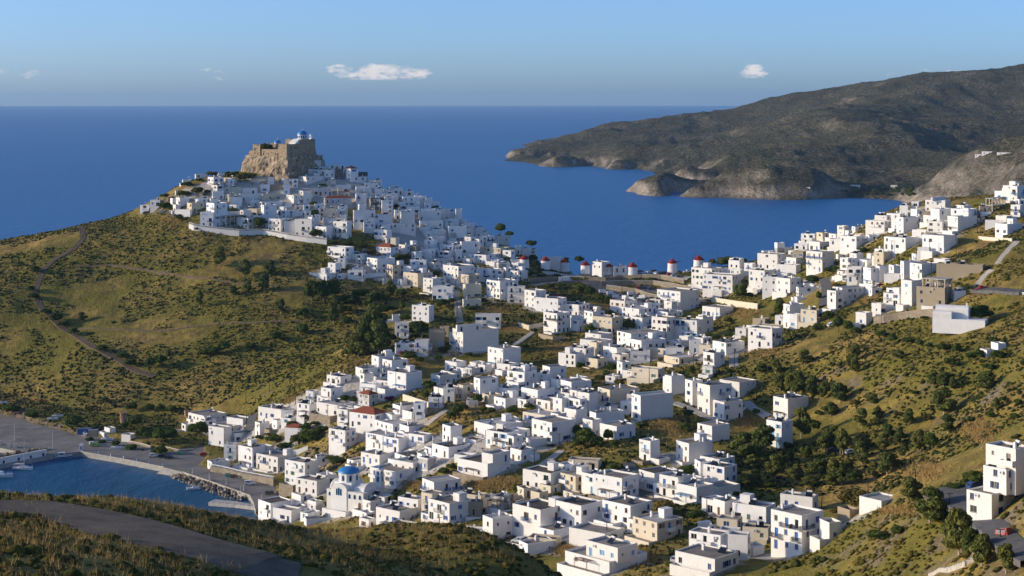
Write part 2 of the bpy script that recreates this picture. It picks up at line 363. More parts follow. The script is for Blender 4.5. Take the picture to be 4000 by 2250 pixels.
# --- ground material
def groundmat(name):
    t = NT(name); p = t.pos()
    sv = t.n('ShaderNodeSeparateXYZ'); t.t.links.new(t.n('ShaderNodeNewGeometry').outputs['True Normal'], sv.inputs[0])
    big = t.ramp(t.noise(p, 0.022, 5, 0.6), [(0.30, 0.0), (0.56, 1.0)])
    mid = t.ramp(t.noise(p, 0.16, 5, 0.62), [(0.40, 0.0), (0.60, 1.0)])
    fine = t.noise(p, 1.1, 5, 0.65)
    dry = t.mix(fine, (0.36, 0.225, 0.055), (0.58, 0.40, 0.12)); soil = t.mix(fine, (0.16, 0.10, 0.042), (0.27, 0.175, 0.075))
    grn = t.mix(fine, (0.10, 0.10, 0.016), (0.21, 0.19, 0.032))
    c = t.mix(mid, soil, dry); c = t.mix(t.math('MULTIPLY', big, 0.85), c, grn)
    rock = t.mix(t.ramp(t.noise(p, 0.5, 6, 0.7), [(0.35, 0.0), (0.7, 1.0)]), (0.10, 0.07, 0.045), (0.36, 0.29, 0.20))
    steep = t.ramp(t.math('ADD', sv.outputs[2], t.math('MULTIPLY', t.math('SUBTRACT', t.noise(p, 0.08, 4), 0.5), 0.5)), [(0.70, 1.0), (0.82, 0.0)])
    c = t.mix(steep, c, rock)
    pe = t.n('ShaderNodeSeparateXYZ'); t.t.links.new(p, pe.inputs[0])
    town = t.ramp(t.math('ADD', t.attr('town', 'Fac'), t.math('MULTIPLY', t.math('SUBTRACT', t.noise(p, 0.13, 4, 0.6), 0.5), 0.9)), [(0.38, 0.0), (0.55, 1.0)])
    c = t.mix(town, c, t.mix(fine, (0.40, 0.35, 0.29), (0.62, 0.58, 0.51)))
    t.bump(t.math('ADD', fine, t.math('MULTIPLY', t.noise(p, 0.4, 5, 0.6), 2.0)), 0.9, 0.5)
    return t.done(c, 0.95, 0.1)
M['ground'] = groundmat('dry_hillside')
nx = len(TX); ny = len(TY)
idx = np.arange(nx*ny).reshape(ny, nx)
fq = np.stack([idx[:-1, :-1], idx[:-1, 1:], idx[1:, 1:], idx[1:, :-1]], -1).reshape(-1, 4)
# small cliffs by the harbour: extra relief on the lit rocky foot of the slope
tv = np.stack([WX, GY, TZ], -1).reshape(-1, 3)
keep = ~(inw.ravel()[fq].all(1))
gme = npmesh('ground', tv, fq[keep], M['ground'], True)
tag(link('terrain', gme), kind='structure')
# ================================================================== sea
t = NT('sea_water'); p = t.pos()
sv = t.n('ShaderNodeSeparateXYZ'); t.t.links.new(p, sv.inputs[0])
near = t.ramp(t.math('DIVIDE', sv.outputs[1], 1200.0), [(0.56, 1.0), (0.72, 0.0)])
pat = t.ramp(t.noise(t.scalev(p, (0.0012, 0.0004, 1)), 1.0, 5, 0.6), [(0.35, 0.0), (0.7, 1.0)])
deep = t.mix(pat, (0.003, 0.105, 0.30), (0.006, 0.130, 0.37))
colr = t.mix(t.math('MULTIPLY', near, 0.8), deep, (0.006, 0.080, 0.135))
hgt = t.math('ADD', t.noise(t.scalev(p, (1, 0.6, 1)), 0.55, 3, 0.6), t.math('MULTIPLY', t.noise(t.scalev(p, (1, 0.5, 1)), 0.05, 4, 0.6), 5.0))
t.bump(hgt, 0.55, 0.6)
M['sea'] = t.done(colr, 0.35, 0.12)
n = 128; vs = [(0, 0, 0)]; fs = []
rad = [400, 900, 1800, 4000, 10000, 22000, 44000]
for r in rad:
    for i in range(n): vs.append((r*math.sin(2*math.pi*i/n), r*math.cos(2*math.pi*i/n), 0))
for i in range(n): fs.append((0, 1+(i+1) % n, 1+i))
for k in range(len(rad)-1):
    for i in range(n):
        j = (i+1) % n; fs.append((1+k*n+i, 1+k*n+j, 1+(k+1)*n+j, 1+(k+1)*n+i))
me = bpy.data.meshes.new('sea'); me.from_pydata(vs, [], fs); me.materials.append(M['sea']); tag(link('sea', me), kind='structure')
# ================================================================== far headland
HP = [(2000,605,4600),(2200,558,4800),(2340,520,5000),(2600,462,5200),(2900,422,5300),(3100,372,5300),(3400,332,5300),(3700,305,5200),(4000,285,5000),(4400,270,4900),
 (2150,608,4450),(2300,600,4300),(2450,600,4150),(2600,560,4400),(2600,628,3750),(2420,640,3800),(2230,632,4060),(2080,617,4330),
 (2850,520,4700),(2800,610,4100),(3000,545,3750),(3100,520,3820),(3200,478,3950),(3330,425,4200),(3450,372,4450),(3600,342,4700),(2850,620,3500),(2750,660,3350),(2660,690,3150),
 (3080,470,4500),(3250,410,4700),(2950,480,4900),
 (2900,690,2880),(2800,712,2850),(2620,722,2830),(3100,690,2950),(3200,715,2850),(3350,735,2780),(3450,742,2780),(3600,730,2760),(3500,640,3150),(3350,600,3250),(3800,590,3300),(4000,500,3800),(3700,450,4100),(3400,520,3600),(3600,560,3400),
 (3900,400,4400),(4200,420,4200),(3680,752,2500),(3760,712,2470),(3820,670,2470),(3900,635,2470),(4000,600,2450),(4200,540,2400),(4000,690,2300),(4200,680,2200),(3850,765,2340),(3700,690,2800),(3850,620,2900),(4000,560,3000)]
HS = [(1980,628),(2080,640),(2180,652),(2300,648),(2400,655),(2480,660),(2560,680),(2640,684),(2700,693),(2620,720),(2495,752),(2600,758),(2700,764),(2850,771),(3000,777),(3200,776),(3300,770),(3400,772),(3500,778),(3560,792),(3700,812)]
hp = [[p[0], p[2], H-(p[1]-EY)*p[2]/F] for p in HP]
for px, py in HS:
    Y = H*F/(py-EY); hp += [[px, Y, 0.5], [px, Y*0.965, -9], [px, Y*0.9, -22]]
    if 3250 > px > 2720 or 2080 < px < 2480: hp.append([px, Y*1.012, 13])
    if px in (2600, 2495): hp.append([px, Y*1.015, 9])
for px in (1800, 1880): hp += [[px, 4000, -30], [px, 4600, -30], [px, 5200, -30]]
for px in (2000, 2500, 3000, 3500, 4000, 4400): hp += [[px, 6200, -10], [px, 7400, -60]]
hp += [[4200, 2000, 10], [4400, 1900, 10], [3900, 2150, -20], [2560, 3020, -12], [2600, 3200, -8], [2400, 3000, -25], [2200, 3300, -30]]
hp = np.array(hp); hpts = np.stack([hp[:, 0]/1000*2.2, 9*np.log(hp[:, 1])], 1); hw = tps_fit(hpts, hp[:, 2], 1e-4)
hx = np.arange(1780, 4500, 5.5); hy = np.exp(np.arange(math.log(1850), math.log(7600), 0.0035))
hX, hY = np.meshgrid(hx, hy)
hZ = tps_eval(hpts, hw, np.stack([hX.ravel()/1000*2.2, 9*np.log(hY.ravel())], 1)).reshape(hX.shape)
hwx = (hX-2000)*hY/F
relief = np.clip((hZ+6)/26, 0, 1)
hZ += relief*((fbm(hwx, hY*0.8, 480, 5, 5, True)-0.55)*66+(fbm(hwx, hY, 110, 4, 8, True)-0.55)*13+(fbm(hwx, hY, 24, 3, 21)-0.5)*4)
cliff = np.clip(1-np.abs(hZ-11)/13, 0, 1)
hZ += cliff*(fbm(hwx, hY, 38, 4, 9, True)-0.45)*14
hidx = np.arange(hX.size).reshape(hX.shape); hf = np.stack([hidx[:-1, :-1], hidx[:-1, 1:], hidx[1:, 1:], hidx[1:, :-1]], -1).reshape(-1, 4)
hf = hf[(hZ.ravel()[hf] > -12).any(1)]
t = NT('headland_scrub'); p = t.pos(); sv = t.n('ShaderNodeSeparateXYZ'); t.t.links.new(p, sv.inputs[0])
nv = t.n('ShaderNodeSeparateXYZ'); t.t.links.new(t.n('ShaderNodeNewGeometry').outputs['Normal'], nv.inputs[0])
f1 = t.noise(p, 0.05, 5, 0.65); f2 = t.noise(p, 0.010, 5, 0.6)
scr = t.ramp(t.noise(p, 0.16, 3, 0.7), [(0.47, 0.0), (0.56, 1.0)])
earth = t.mix(f1, (0.19, 0.15, 0.095), (0.32, 0.26, 0.17)); bush = (0.060, 0.064, 0.030)
c = t.mix(scr, bush, earth)
c = t.mix(t.ramp(f2, [(0.36, 0.0), (0.60, 0.7)]), c, bush)
rock = t.mix(t.ramp(t.noise(t.scalev(p, (1, 1, 0.6)), 0.07, 6, 0.7), [(0.3, 0.0), (0.7, 1.0)]), (0.26, 0.20, 0.14), (0.66, 0.56, 0.44))
lowc = t.ramp(t.math('DIVIDE', t.math('ADD', sv.outputs[2], t.math('MULTIPLY', t.math('SUBTRACT', t.noise(p, 0.02, 4), 0.5), 30.0)), 40.0), [(0.30, 1.0), (0.62, 0.0)])
stp = t.ramp(nv.outputs[2], [(0.66, 1.0), (0.86, 0.0)])
outc = t.ramp(t.noise(p, 0.006, 4, 0.6), [(0.56, 0.0), (0.66, 1.0)])
rk = t.math('MAXIMUM', t.math('MULTIPLY', lowc, t.ramp(nv.outputs[2], [(0.80, 1.0), (0.97, 0.0)])), t.math('MAXIMUM', t.math('MULTIPLY', stp, 0.75), t.math('MULTIPLY', outc, t.ramp(nv.outputs[2], [(0.8, 0.85), (0.95, 0.0)]))))
c = t.mix(rk, c, rock)
t.bump(t.math('ADD', t.math('MULTIPLY', scr, -0.6), t.math('MULTIPLY', t.noise(p, 0.09, 6, 0.7), 3.0)), 1.0, 4.0)
M['headland'] = t.done(c, 0.95, 0.1)
tag(link('headland', npmesh('headland', np.stack([hwx, hY, hZ], -1).reshape(-1, 3), hf, M['headland'], True)), kind='structure')
# ================================================================== haze
hz = MB(); hz.box(-46000, -46000, -90, 46000, 46000, 300)
t = NT('sea_haze'); t.t.nodes.remove(t.b); pv = t.n('ShaderNodeVolumePrincipled'); pv.inputs['Density'].default_value = 2.4e-5
pv.inputs['Color'].default_value = (0.42, 0.68, 1.0, 1); pv.inputs['Anisotropy'].default_value = 0.1
t.t.links.new(pv.outputs[0], t.t.nodes['Material Output'].inputs['Volume'])
tag(hz.build('haze', t.m), kind='stuff')
# ================================================================== houses
def wallface(mb, P, L, z0, z1, holes, dep=0.2):
    """one wall face with real openings; P(t, z, d) maps along, up, inward"""
    ts = sorted({0.0, L}|{h[0] for h in holes}|{h[1] for h in holes}); zs = sorted({z0, z1}|{h[2] for h in holes}|{h[3] for h in holes})
    for i in range(len(ts)-1):
        for j in range(len(zs)-1):
            tc, zc = (ts[i]+ts[i+1])/2, (zs[j]+zs[j+1])/2
            if any(h[0] < tc < h[1] and h[2] < zc < h[3] for h in holes): continue
            mb.quad(P(ts[i], zs[j], 0), P(ts[i+1], zs[j], 0), P(ts[i+1], zs[j+1], 0), P(ts[i], zs[j+1], 0))
    for h in holes:
        a, b, c, d = h[:4]
        for (q0, q1) in (((a, c), (a, d)), ((b, d), (b, c)), ((b, c), (a, c)), ((a, d), (b, d))):
            mb.quad(P(q0[0], q0[1], 0), P(q1[0], q1[1], 0), P(q1[0], q1[1], dep), P(q0[0], q0[1], dep))
_cache = {}
def shared(key, fn):
    if key not in _cache: _cache[key] = fn()
    return _cache[key]
WK = {'win': (1.0, 1.3), 'wide': (1.6, 1.35), 'slit': (0.6, 0.75), 'door': (1.05, 2.2), 'bay': (1.9, 2.3), 'loggia': (3.0, 2.4)}
def frame_mesh(kind, col):
    def f():
        w_, h_ = WK[kind]; mb = MB(); b = 0.09
        for x0, x1, z0, z1 in ((-w_/2, -w_/2+b, 0, h_), (w_/2-b, w_/2, 0, h_), (-w_/2+b, w_/2-b, h_-b, h_), (-w_/2+b, w_/2-b, 0, b)):
            mb.box(x0, 0.08, z0, x1, 0.15, z1)
        if kind in ('win', 'wide', 'bay', 'loggia'): mb.box(-0.035, 0.09, b, 0.035, 0.15, h_-b)
        if kind in ('win', 'wide', 'slit'): mb.box(-w_/2-0.08, -0.07, -0.1, w_/2+0.08, 0.10, -0.004)
        return mb.mesh('window_frame', M[col])
    return shared(('f', kind, col), f)
def pane_mesh(kind, mat):
    def f():
        w_, h_ = WK[kind]; mb = MB(); mb.quad((-w_/2+0.05, 0.16, 0.05), (w_/2-0.05, 0.16, 0.05), (w_/2-0.05, 0.16, h_-0.05), (-w_/2+0.05, 0.16, h_-0.05))
        return mb.mesh('pane', M[mat])
    return shared(('p', kind, mat), f)
def shutter_mesh(kind, col):
    def f():
        w_, h_ = WK[kind]; mb = MB(); mb.box(0, -0.06, 0, w_/2, -0.012, h_)
        return mb.mesh('shutter', M[col])
    return shared(('s', kind, col), f)
def add_window(parent, kind, pos, rz, col, shut=None, closed=None):
    nm = 'door' if kind in ('door', 'bay') else 'window'
    o = link(nm, frame_mesh(kind, col), parent, pos, rz)
    link('leaf' if (closed and nm == 'door') else 'pane', pane_mesh(kind, closed or 'glass'), o)
    if shut:
        w_ = WK[kind][0]
        link('shutter', shutter_mesh(kind, shut), o, (w_/2+0.01, 0, 0)); link('shutter', shutter_mesh(kind, shut), o, (-w_-0.01, 0, 0))
def railing_mesh(w_, d_, style):
    """balcony rail: solid parapet or bars"""
    def f():
        mb = MB()
        if style in ('white', 'cream'):
            mb.box(-w_/2, -d_, 0.005, w_/2, -d_+0.12, 0.95); mb.box(-w_/2, -d_+0.125, 0.005, -w_/2+0.12, -0.01, 0.95); mb.box(w_/2-0.12, -d_+0.125, 0.005, w_/2, -0.01, 0.95)
        else:
            for (a, b) in (((-w_/2, -d_), (w_/2, -d_)), ((-w_/2, -d_), (-w_/2, 0)), ((w_/2, -d_), (w_/2, 0))):
                L = math.hypot(b[0]-a[0], b[1]-a[1]); n_ = max(2, int(L/0.22))
                for k in range(n_+1):
                    x, y = a[0]+(b[0]-a[0])*k/n_, a[1]+(b[1]-a[1])*k/n_; mb.box(x-0.03, y-0.03, 0.005, x+0.03, y+0.03, 0.92)
                mb.box(min(a[0], b[0])-0.04, min(a[1], b[1])-0.04, 0.925, max(a[0], b[0])+0.04, max(a[1], b[1])+0.04, 1.0)
        return mb.mesh('railing', M[style if style in M else 'white'])
    return shared(('r', round(w_, 1), d_, style), f)
def slab_mesh(w_, d_, mat):
    def f():
        mb = MB(); mb.box(-w_/2-0.06, -d_-0.06, -0.18, w_/2+0.06, -0.004, 0); return mb.mesh('balcony', M[mat])
    return shared(('b', round(w_, 1), d_, mat), f)
def solar_mesh():
    mb = MB(); mb.add([(-1.0, -0.75, 0.15), (1.0, -0.75, 0.15), (1.0, 0.65, 1.15), (-1.0, 0.65, 1.15), (-1.0, -0.72, 0.07), (1.0, -0.72, 0.07), (1.0, 0.69, 1.07), (-1.0, 0.69, 1.07)],
                      [(0, 1, 2, 3), (4, 7, 6, 5), (0, 4, 5, 1), (1, 5, 6, 2), (2, 6, 7, 3), (3, 7, 4, 0)])
    for x in (-0.9, 0.9):
        mb.tube((x, 0.72, 0.0), (x, 0.72, 1.2), 0.04, n=4, mi=1); mb.tube((x, -0.7, 0), (x, -0.7, 0.12), 0.04, n=4, mi=1)
    return mb.mesh('solar_heater', [M['solar'], M['metal']])
def tank_mesh():
    mb = MB(); mb.tube((-0.75, 0.75, 1.42), (0.75, 0.75, 1.42), 0.28, n=10); return mb.mesh('tank', M['frame_white'], False)
def chimney_mesh():
    mb = MB(); mb.box(-0.28, -0.28, 0, 0.28, 0.28, 1.25); mb.box(-0.36, -0.36, 1.253, 0.36, 0.36, 1.36); mb.box(-0.2, -0.2, 1.363, 0.2, 0.2, 1.6); return mb.mesh('chimney', M['white'])
def aerial_mesh():
    mb = MB(); mb.tube((0, 0, 0), (0, 0, 2.6), 0.035, n=4)
    for z, l in ((2.5, 0.5), (2.3, 0.6), (2.1, 0.7)): mb.tube((-l, 0, z), (l, 0, z), 0.02, n=4)
    return mb.mesh('aerial', M['metal'])
def cond_mesh():
    mb = MB(); mb.box(-0.42, -0.34, 0, 0.42, -0.02, 0.62); mb.tube((-0.1, -0.35, 0.31), (-0.1, -0.37, 0.31), 0.24, n=10, mi=1); return mb.mesh('air_conditioner', [M['frame_white'], M['frame_grey']])
def pergola_mesh(w_, d_, h_, mat):
    def f():
        mb = MB()
        for x in (-w_/2+0.08, w_/2-0.08): mb.tube((x, -d_+0.1, 0), (x, -d_+0.1, h_), 0.07, n=5)
        mb.box(-w_/2, -d_, h_, w_/2, -d_+0.14, h_+0.14)
        n_ = max(3, int(w_/0.45))
        for k in range(n_+1):
            x = -w_/2+w_*k/n_; mb.box(x-0.05, -d_-0.15, h_+0.143, x+0.05, -0.01, h_+0.22)
        return mb.mesh('pergola', M[mat])
    return shared(('pg', round(w_, 1), d_, round(h_, 1), mat), f)
HOUSES = []
ORD = ['first','second','third','fourth','fifth','sixth','seventh','eighth','ninth','tenth','eleventh','twelfth','thirteenth','fourteenth','fifteenth','sixteenth','seventeenth','eighteenth','nineteenth','twentieth']
def ordn(n):
    if n <= 20: return ORD[n-1]
    t_ = {2: 'twenty', 3: 'thirty', 4: 'forty', 5: 'fifty', 6: 'sixty', 7: 'seventy', 8: 'eighty', 9: 'ninety'}
    if n < 100: return t_[n//10]+('-'+ORD[n % 10-1] if n % 10 else 'th').replace('yth', 'ieth') if n % 10 else t_[n//10][:-1]+'ieth'
    return 'hundred-and-'+ordn(n-100) if n > 100 else 'hundredth'
SHUT = ['blue', 'blue', 'navy', 'sky_blue', 'wood', 'green', None, None, None, None, None]
def block(house, ox, oy, a, b, zb, zt, fl, rr, info, roof=True, nohole=False):
    """one rendered box of a house in the house's frame: near corner (ox, oy), left face a long, right face b long"""
    wm = 'stone' if 's' in fl else 'grey_stone' if 'g' in fl else 'speckle' if 'k' in fl else 'ochre' if 'o' in fl else 'cream' if 'c' in fl else 'white'
    par = 0.14 if 'r' in fl else rr.choice([0.3, 0.4, 0.5, 0.55])
    h = zt-zb; mb = MB(); wins = []
    zbot = info['zmin']-0.6 if info.get('ground') else zb
    PL = lambda t_, z, d: (ox-t_, oy+d, z); PR = lambda t_, z, d: (ox-d, oy+t_, z)
    info['ground_block'] = info.get('ground')
    ns = max(1, int(round((h-par)/3.05))); sh = (h-par)/ns
    faces = []
    for face, L in (('L', a), ('R', b)):
        holes = []
        if 'w' not in fl and not (face == 'R' and 'n' in fl) and L > 1.9:
            nc = max(1, int((L-0.6)/rr.uniform(2.3, 3.1))); cw = L/nc
            for s_ in range(ns):
                zf = zb+s_*sh
                for c_ in range(nc):
                    q = rr.random(); pr = 0.82 if face == 'L' else 0.6
                    if nc > 3 and rr.random() < 0.12: continue
                    if q > pr: continue
                    r_ = rr.random()
                    if s_ == 0 and (r_ < 0.3): k = 'door'
                    elif s_ > 0 and r_ < 0.22: k = 'door'
                    elif r_ < 0.34 and cw > 2.6 and face == 'L': k = 'bay'
                    elif r_ < 0.44 and cw > 2.3: k = 'wide'
                    elif r_ < 0.54: k = 'slit'
                    else: k = 'win'
                    w_, h_ = WK[k]
                    zz0 = zf+(0.06 if k in ('door', 'bay') else 1.0 if k != 'slit' else 1.5)
                    if zz0+h_ > zb+(s_+1)*sh-0.05+(par*0.3): 
                        if sh < 2.5: continue
                        zz0 = zb+(s_+1)*sh-0.1-h_
                        if zz0 < zf: continue
                    tcn = (c_+0.5)*cw+rr.uniform(-0.2, 0.2)
                    t0, t1 = tcn-w_/2, tcn+w_/2
                    if t0 < 0.3 or t1 > L-0.3: continue
                    if any(t0 < g_[1]+0.25 and t1 > g_[0]-0.25 and zz0 < g_[3] and zz0+h_ > g_[2] for g_ in holes): continue
                    holes.append((t0, t1, zz0, zz0+h_, k, s_))
        faces.append((face, L, holes))
        wallface(mb, PL if face == 'L' else PR, L, zb, zt, holes)
    # plain back and far walls, foundations down to the ground, parapet
    mb.quad((ox-a, oy+b, zb), (ox-a, oy+b, zt), (ox, oy+b, zt), (ox, oy+b, zb)); mb.quad((ox-a, oy, zb), (ox-a, oy, zt), (ox-a, oy+b, zt), (ox-a, oy+b, zb))
    if zbot < zb:
        for p0, p1 in (((ox-a, oy), (ox, oy)), ((ox, oy), (ox, oy+b)), ((ox, oy+b), (ox-a, oy+b)), ((ox-a, oy+b), (ox-a, oy))):
            mb.quad((*p0, zbot), (*p1, zbot), (*p1, zb), (*p0, zb))
    tk = 0.22; zr = zt-par
    o4 = [(ox-a, oy), (ox, oy), (ox, oy+b), (ox-a, oy+b)]; i4 = [(ox-a+tk, oy+tk), (ox-tk, oy+tk), (ox-tk, oy+b-tk), (ox-a+tk, oy+b-tk)]
    for k in range(4):
        n_ = (k+1) % 4
        mb.quad((*o4[k], zt), (*o4[n_], zt), (*i4[n_], zt), (*i4[k], zt)); mb.quad((*i4[k], zt), (*i4[n_], zt), (*i4[n_], zr), (*i4[k], zr))
    mb.build('wall', M[wm], house)
    rb = MB()
    if 'r' in fl:
        e = 0.3; mh = min(a, b)*0.22+0.3; v = [(ox-a-e, oy-e, zt+0.01), (ox+e, oy-e, zt+0.01), (ox+e, oy+b+e, zt+0.01), (ox-a-e, oy+b+e, zt+0.01)]
        if a > b: rdg = [(ox-a+b/2, oy+b/2, zt+mh), (ox-b/2, oy+b/2, zt+mh)]
        else: rdg = [(ox-a/2, oy+a/2, zt+mh), (ox-a/2, oy+b-a/2, zt+mh)]
        rb.add(v+rdg, [(0, 1, 5, 4), (1, 2, 5), (2, 3, 4, 5), (3, 0, 4)] if a > b else [(0, 1, 4), (1, 2, 5, 4), (2, 3, 5), (3, 0, 4, 5)])
        rb.add(v, [(3, 2, 1, 0)])
        rb.build('roof', M['tile'], house)
    else:
        rm = 'deck_white' if ('W' in fl or rr.random() < info.get('limed', 0.25)) else 'deck_dark' if ('d' in fl or rr.random() < 0.12) else 'deck'
        rb.quad((*i4[0], zr), (*i4[1], zr), (*i4[2], zr), (*i4[3], zr)); rb.build('roof', M[rm], house)
    # windows, doors, balconies
    shut = info['shut']; fc = info['frame']; rs = info['rail']
    for face, L, holes in faces:
        for (t0, t1, z0, z1, k, s_) in holes:
            tcn = (t0+t1)/2; pos = PL(tcn, z0, 0) if face == 'L' else PR(tcn, z0, 0); rz = 0 if face == 'L' else math.pi/2
            cl_ = None
            if k == 'door': cl_ = shut if (shut and rr.random() < 0.7) else rr.choice(['wood', 'glass', 'glass', 'blue'])
            elif k in ('win', 'wide') and shut and rr.random() < 0.45: cl_ = shut
            sh_ = shut if (shut and k in ('win', 'wide') and cl_ is None and rr.random() < 0.55 and t1-t0 < 1.7) else None
            add_window(house, k, pos, rz, fc, sh_, cl_ if cl_ != 'glass' else None)
            if k in ('door', 'bay') and s_ > 0:
                bw = min(rr.choice([1.8, 2.4, 3.2, 4.0]), 2*min(tcn, L-tcn)-0.2)
                if bw > 1.3:
                    d_ = 1.0; zq = zb+s_*sh
                    q = (pos[0], pos[1], zq+0.03)
                    bo = link('balcony', slab_mesh(bw, d_, wm if wm in ('white', 'cream') else 'white'), house, q, rz)
                    link('railing', railing_mesh(bw, d_, rs), bo); info['balc'] = True
        if holes and rr.random() < 0.3 and face == 'L' and L > 4:
            link('air_conditioner', shared('cond', cond_mesh), house, PL(rr.uniform(0.8, L-0.8), zb+sh*ns-0.75, 0))
    return zr
def add_roof_things(house, ox, oy, a, b, zr, rr, fl, info):
    if a < 4 or b < 4 or 'r' in fl: return
    if rr.random() < 0.55 or 'h' in fl:
        for k in range(rr.choice([1, 1, 2])):
            o = link('solar_heater', shared('solar', solar_mesh), house, (ox-rr.uniform(1.6, a-1.6), oy+rr.uniform(1.6, b-1.6), zr+0.004), -house['th']+rr.uniform(-0.3, 0.3)+0.6)
            link('tank', shared('tank', tank_mesh), o); info['solar'] = True
    if rr.random() < 0.55: link('chimney', shared('chim', chimney_mesh), house, (ox-rr.uniform(0.8, a-0.8), oy+rr.uniform(0.8, b-0.8), zr+0.004)); info['chim'] = True
    if rr.random() < 0.35: link('aerial', shared('aer', aerial_mesh), house, (ox-rr.uniform(0.8, a-0.8), oy+rr.uniform(0.8, b-0.8), zr+0.004), rr.uniform(0, 3))
    if (rr.random() < 0.28 and a > 6 and b > 6 and 't' not in fl) or 'T' in fl:
        bw, bd = rr.uniform(2.2, 3.4), rr.uniform(2.2, 3.2); x = ox-rr.uniform(0.6, a-bw-0.6); y = oy+b-bd-0.6
        mb = MB(); mb.box(x-bw, y, zr+0.004, x, y+bd, zr+2.4); mb.build('stair_head', M['white'], house); info['head'] = True
        add_window(house, 'door', (x-bw/2, y, zr+0.03), 0, info['frame'], None, info['shut'] or 'wood')
DIST = {}
def house_at(px0, pxm, px1, pyb, pyt, fl='', up=None, ymin=300.0):
    rr = random.Random(int(px0*7+pyb*13+pxm*3))
    if up is None:
        g = hits(pxm, pyb, ymin); Y = g.y
        dY = [float(x[1:]) for x in fl.split() if x.startswith('@')]
        if dY: Y = dY[0]; g = W(pxm, pyb, Y)
    else:
        Y = (H-up['zr'])*F/(pyb-EY); Y = min(max(Y, up['Y']-1), up['Y']+25); g = W(pxm, pyb, Y); g.z = up['zr']
    s = Y/F; wlm, wrm = max(pxm-px0, 1)*s, max(px1-pxm, 1)*s
    hgt = (pyb-pyt)*s
    if up is None:
        th = math.atan2(1.15*wrm, wlm); th = 0.45*math.radians(45)+0.55*th; th = min(max(th, math.radians(20)), math.radians(62))
        bmin, amin = (4.5, 4.5) if 'w' not in fl else (0.8, 0.8)
        if wrm/math.sin(th) < bmin: th = math.asin(min(0.9, wrm/bmin))
        if wlm/math.cos(th) < amin: th = math.acos(min(0.98, max(wlm/amin, 0.1)))
        th = min(max(th, math.radians(4)), math.radians(84))
    else: th = up['th']
    a, b = wlm/math.cos(th), wrm/math.sin(th)
    a = min(a, 34); b = min(max(b, 1.0 if 'w' in fl else 3.0), 18)
    info = dict(shut=rr.choice(SHUT), frame=rr.choice(['frame_white', 'frame_white', 'frame_grey', 'wood']), rail=rr.choice(['white', 'white', 'white', 'black', 'blue', 'metal']))
    if 'B' in fl: info.update(shut='blue', rail='blue')
    if 'b' in fl: info['shut'] = 'blue'
    if 'l' in fl: info.update(shut='sky_blue', rail='sky_blue')
    if 'n' in fl and rr.random() < 0.5: info['shut'] = None
    if up is None:
        ho = empty('house', (g.x, g.y, 0), -th); ho['th'] = th
        c, s_ = math.cos(th), math.sin(th)
        loc2w = lambda x, y: (g.x+x*c+y*s_, g.y-x*s_+y*c)
        cor = [loc2w(x, y) for x, y in ((0, 0), (-a, 0), (-a, b), (0, b))]
        zmin = min(min(tz_at(*q) for q in cor), g.z)
        mark(cor, 0.8)
        info.update(zmin=zmin, ground=True, limed=0.45 if pyb < 980 and pxm < 2200 else 0.2)
        zr = block(ho, 0, 0, a, b, g.z, g.z+hgt, fl, rr, info)
        rec = dict(o=ho, info=info, px=(px0+px1)/2, py=(pyb+pyt)/2, fl=fl, Y=Y, th=th, zr=zr, ns=max(1, round((hgt-0.4)/3.05)), a=a, b=b, g=g, h=hgt, cor=cor, blocks=1)
        HOUSES.append(rec); rec['rr'] = rr; rec['ups'] = []
        return rec
    ho = up['o']; c, s_ = math.cos(th), math.sin(th); dx, dy = g.x-up['g'].x, g.y-up['g'].y
    lx, ly = dx*c-dy*s_, dx*s_+dy*c
    info2 = dict(up['info']); info2['ground'] = False; info2['zmin'] = up['zr']
    zr2 = block(ho, lx, ly, a, b, up['zr']-0.02, up['zr']+hgt, fl, rr, info2)
    up['blocks'] += 1; up['ns'] += max(1, round((hgt-0.4)/3.05)); up['ups'].append((lx, ly, a, b))
    if info2.get('balc'): up['info']['balc'] = True
    if hgt > 2.2 and a > 4 and b > 4: add_roof_things(ho, lx, ly, a, b, zr2, rr, fl, up['info'])
    return up
REG = {1: (500,500,3.22), 2: (1200,600,3.22), 3: (1900,900,3.22), 4: (2600,700,3.22), 5: (3300,700,3.623), 6: (1200,950,3.22), 7: (2600,1100,3.22), 8: (3200,1000,3.22), 9: (1100,1350,3.22),
       10: (1850,1300,3.22), 11: (2500,1450,3.22), 12: (2800,1800,1.82), 13: (2100,1800,1.82), 14: (1400,1750,3.22), 15: (700,1600,3.22), 16: (3400,1700,1.488), 17: (0,1550,3.22), 18: (3200,1450,3.22), 19: (0,800,1.2133), 20: (900,490,3.64), 21: (1240,1820,3.64)}
def rp(r, x, y):
    ox, oy, s = REG[r]; return ox+x/s, oy+y/s
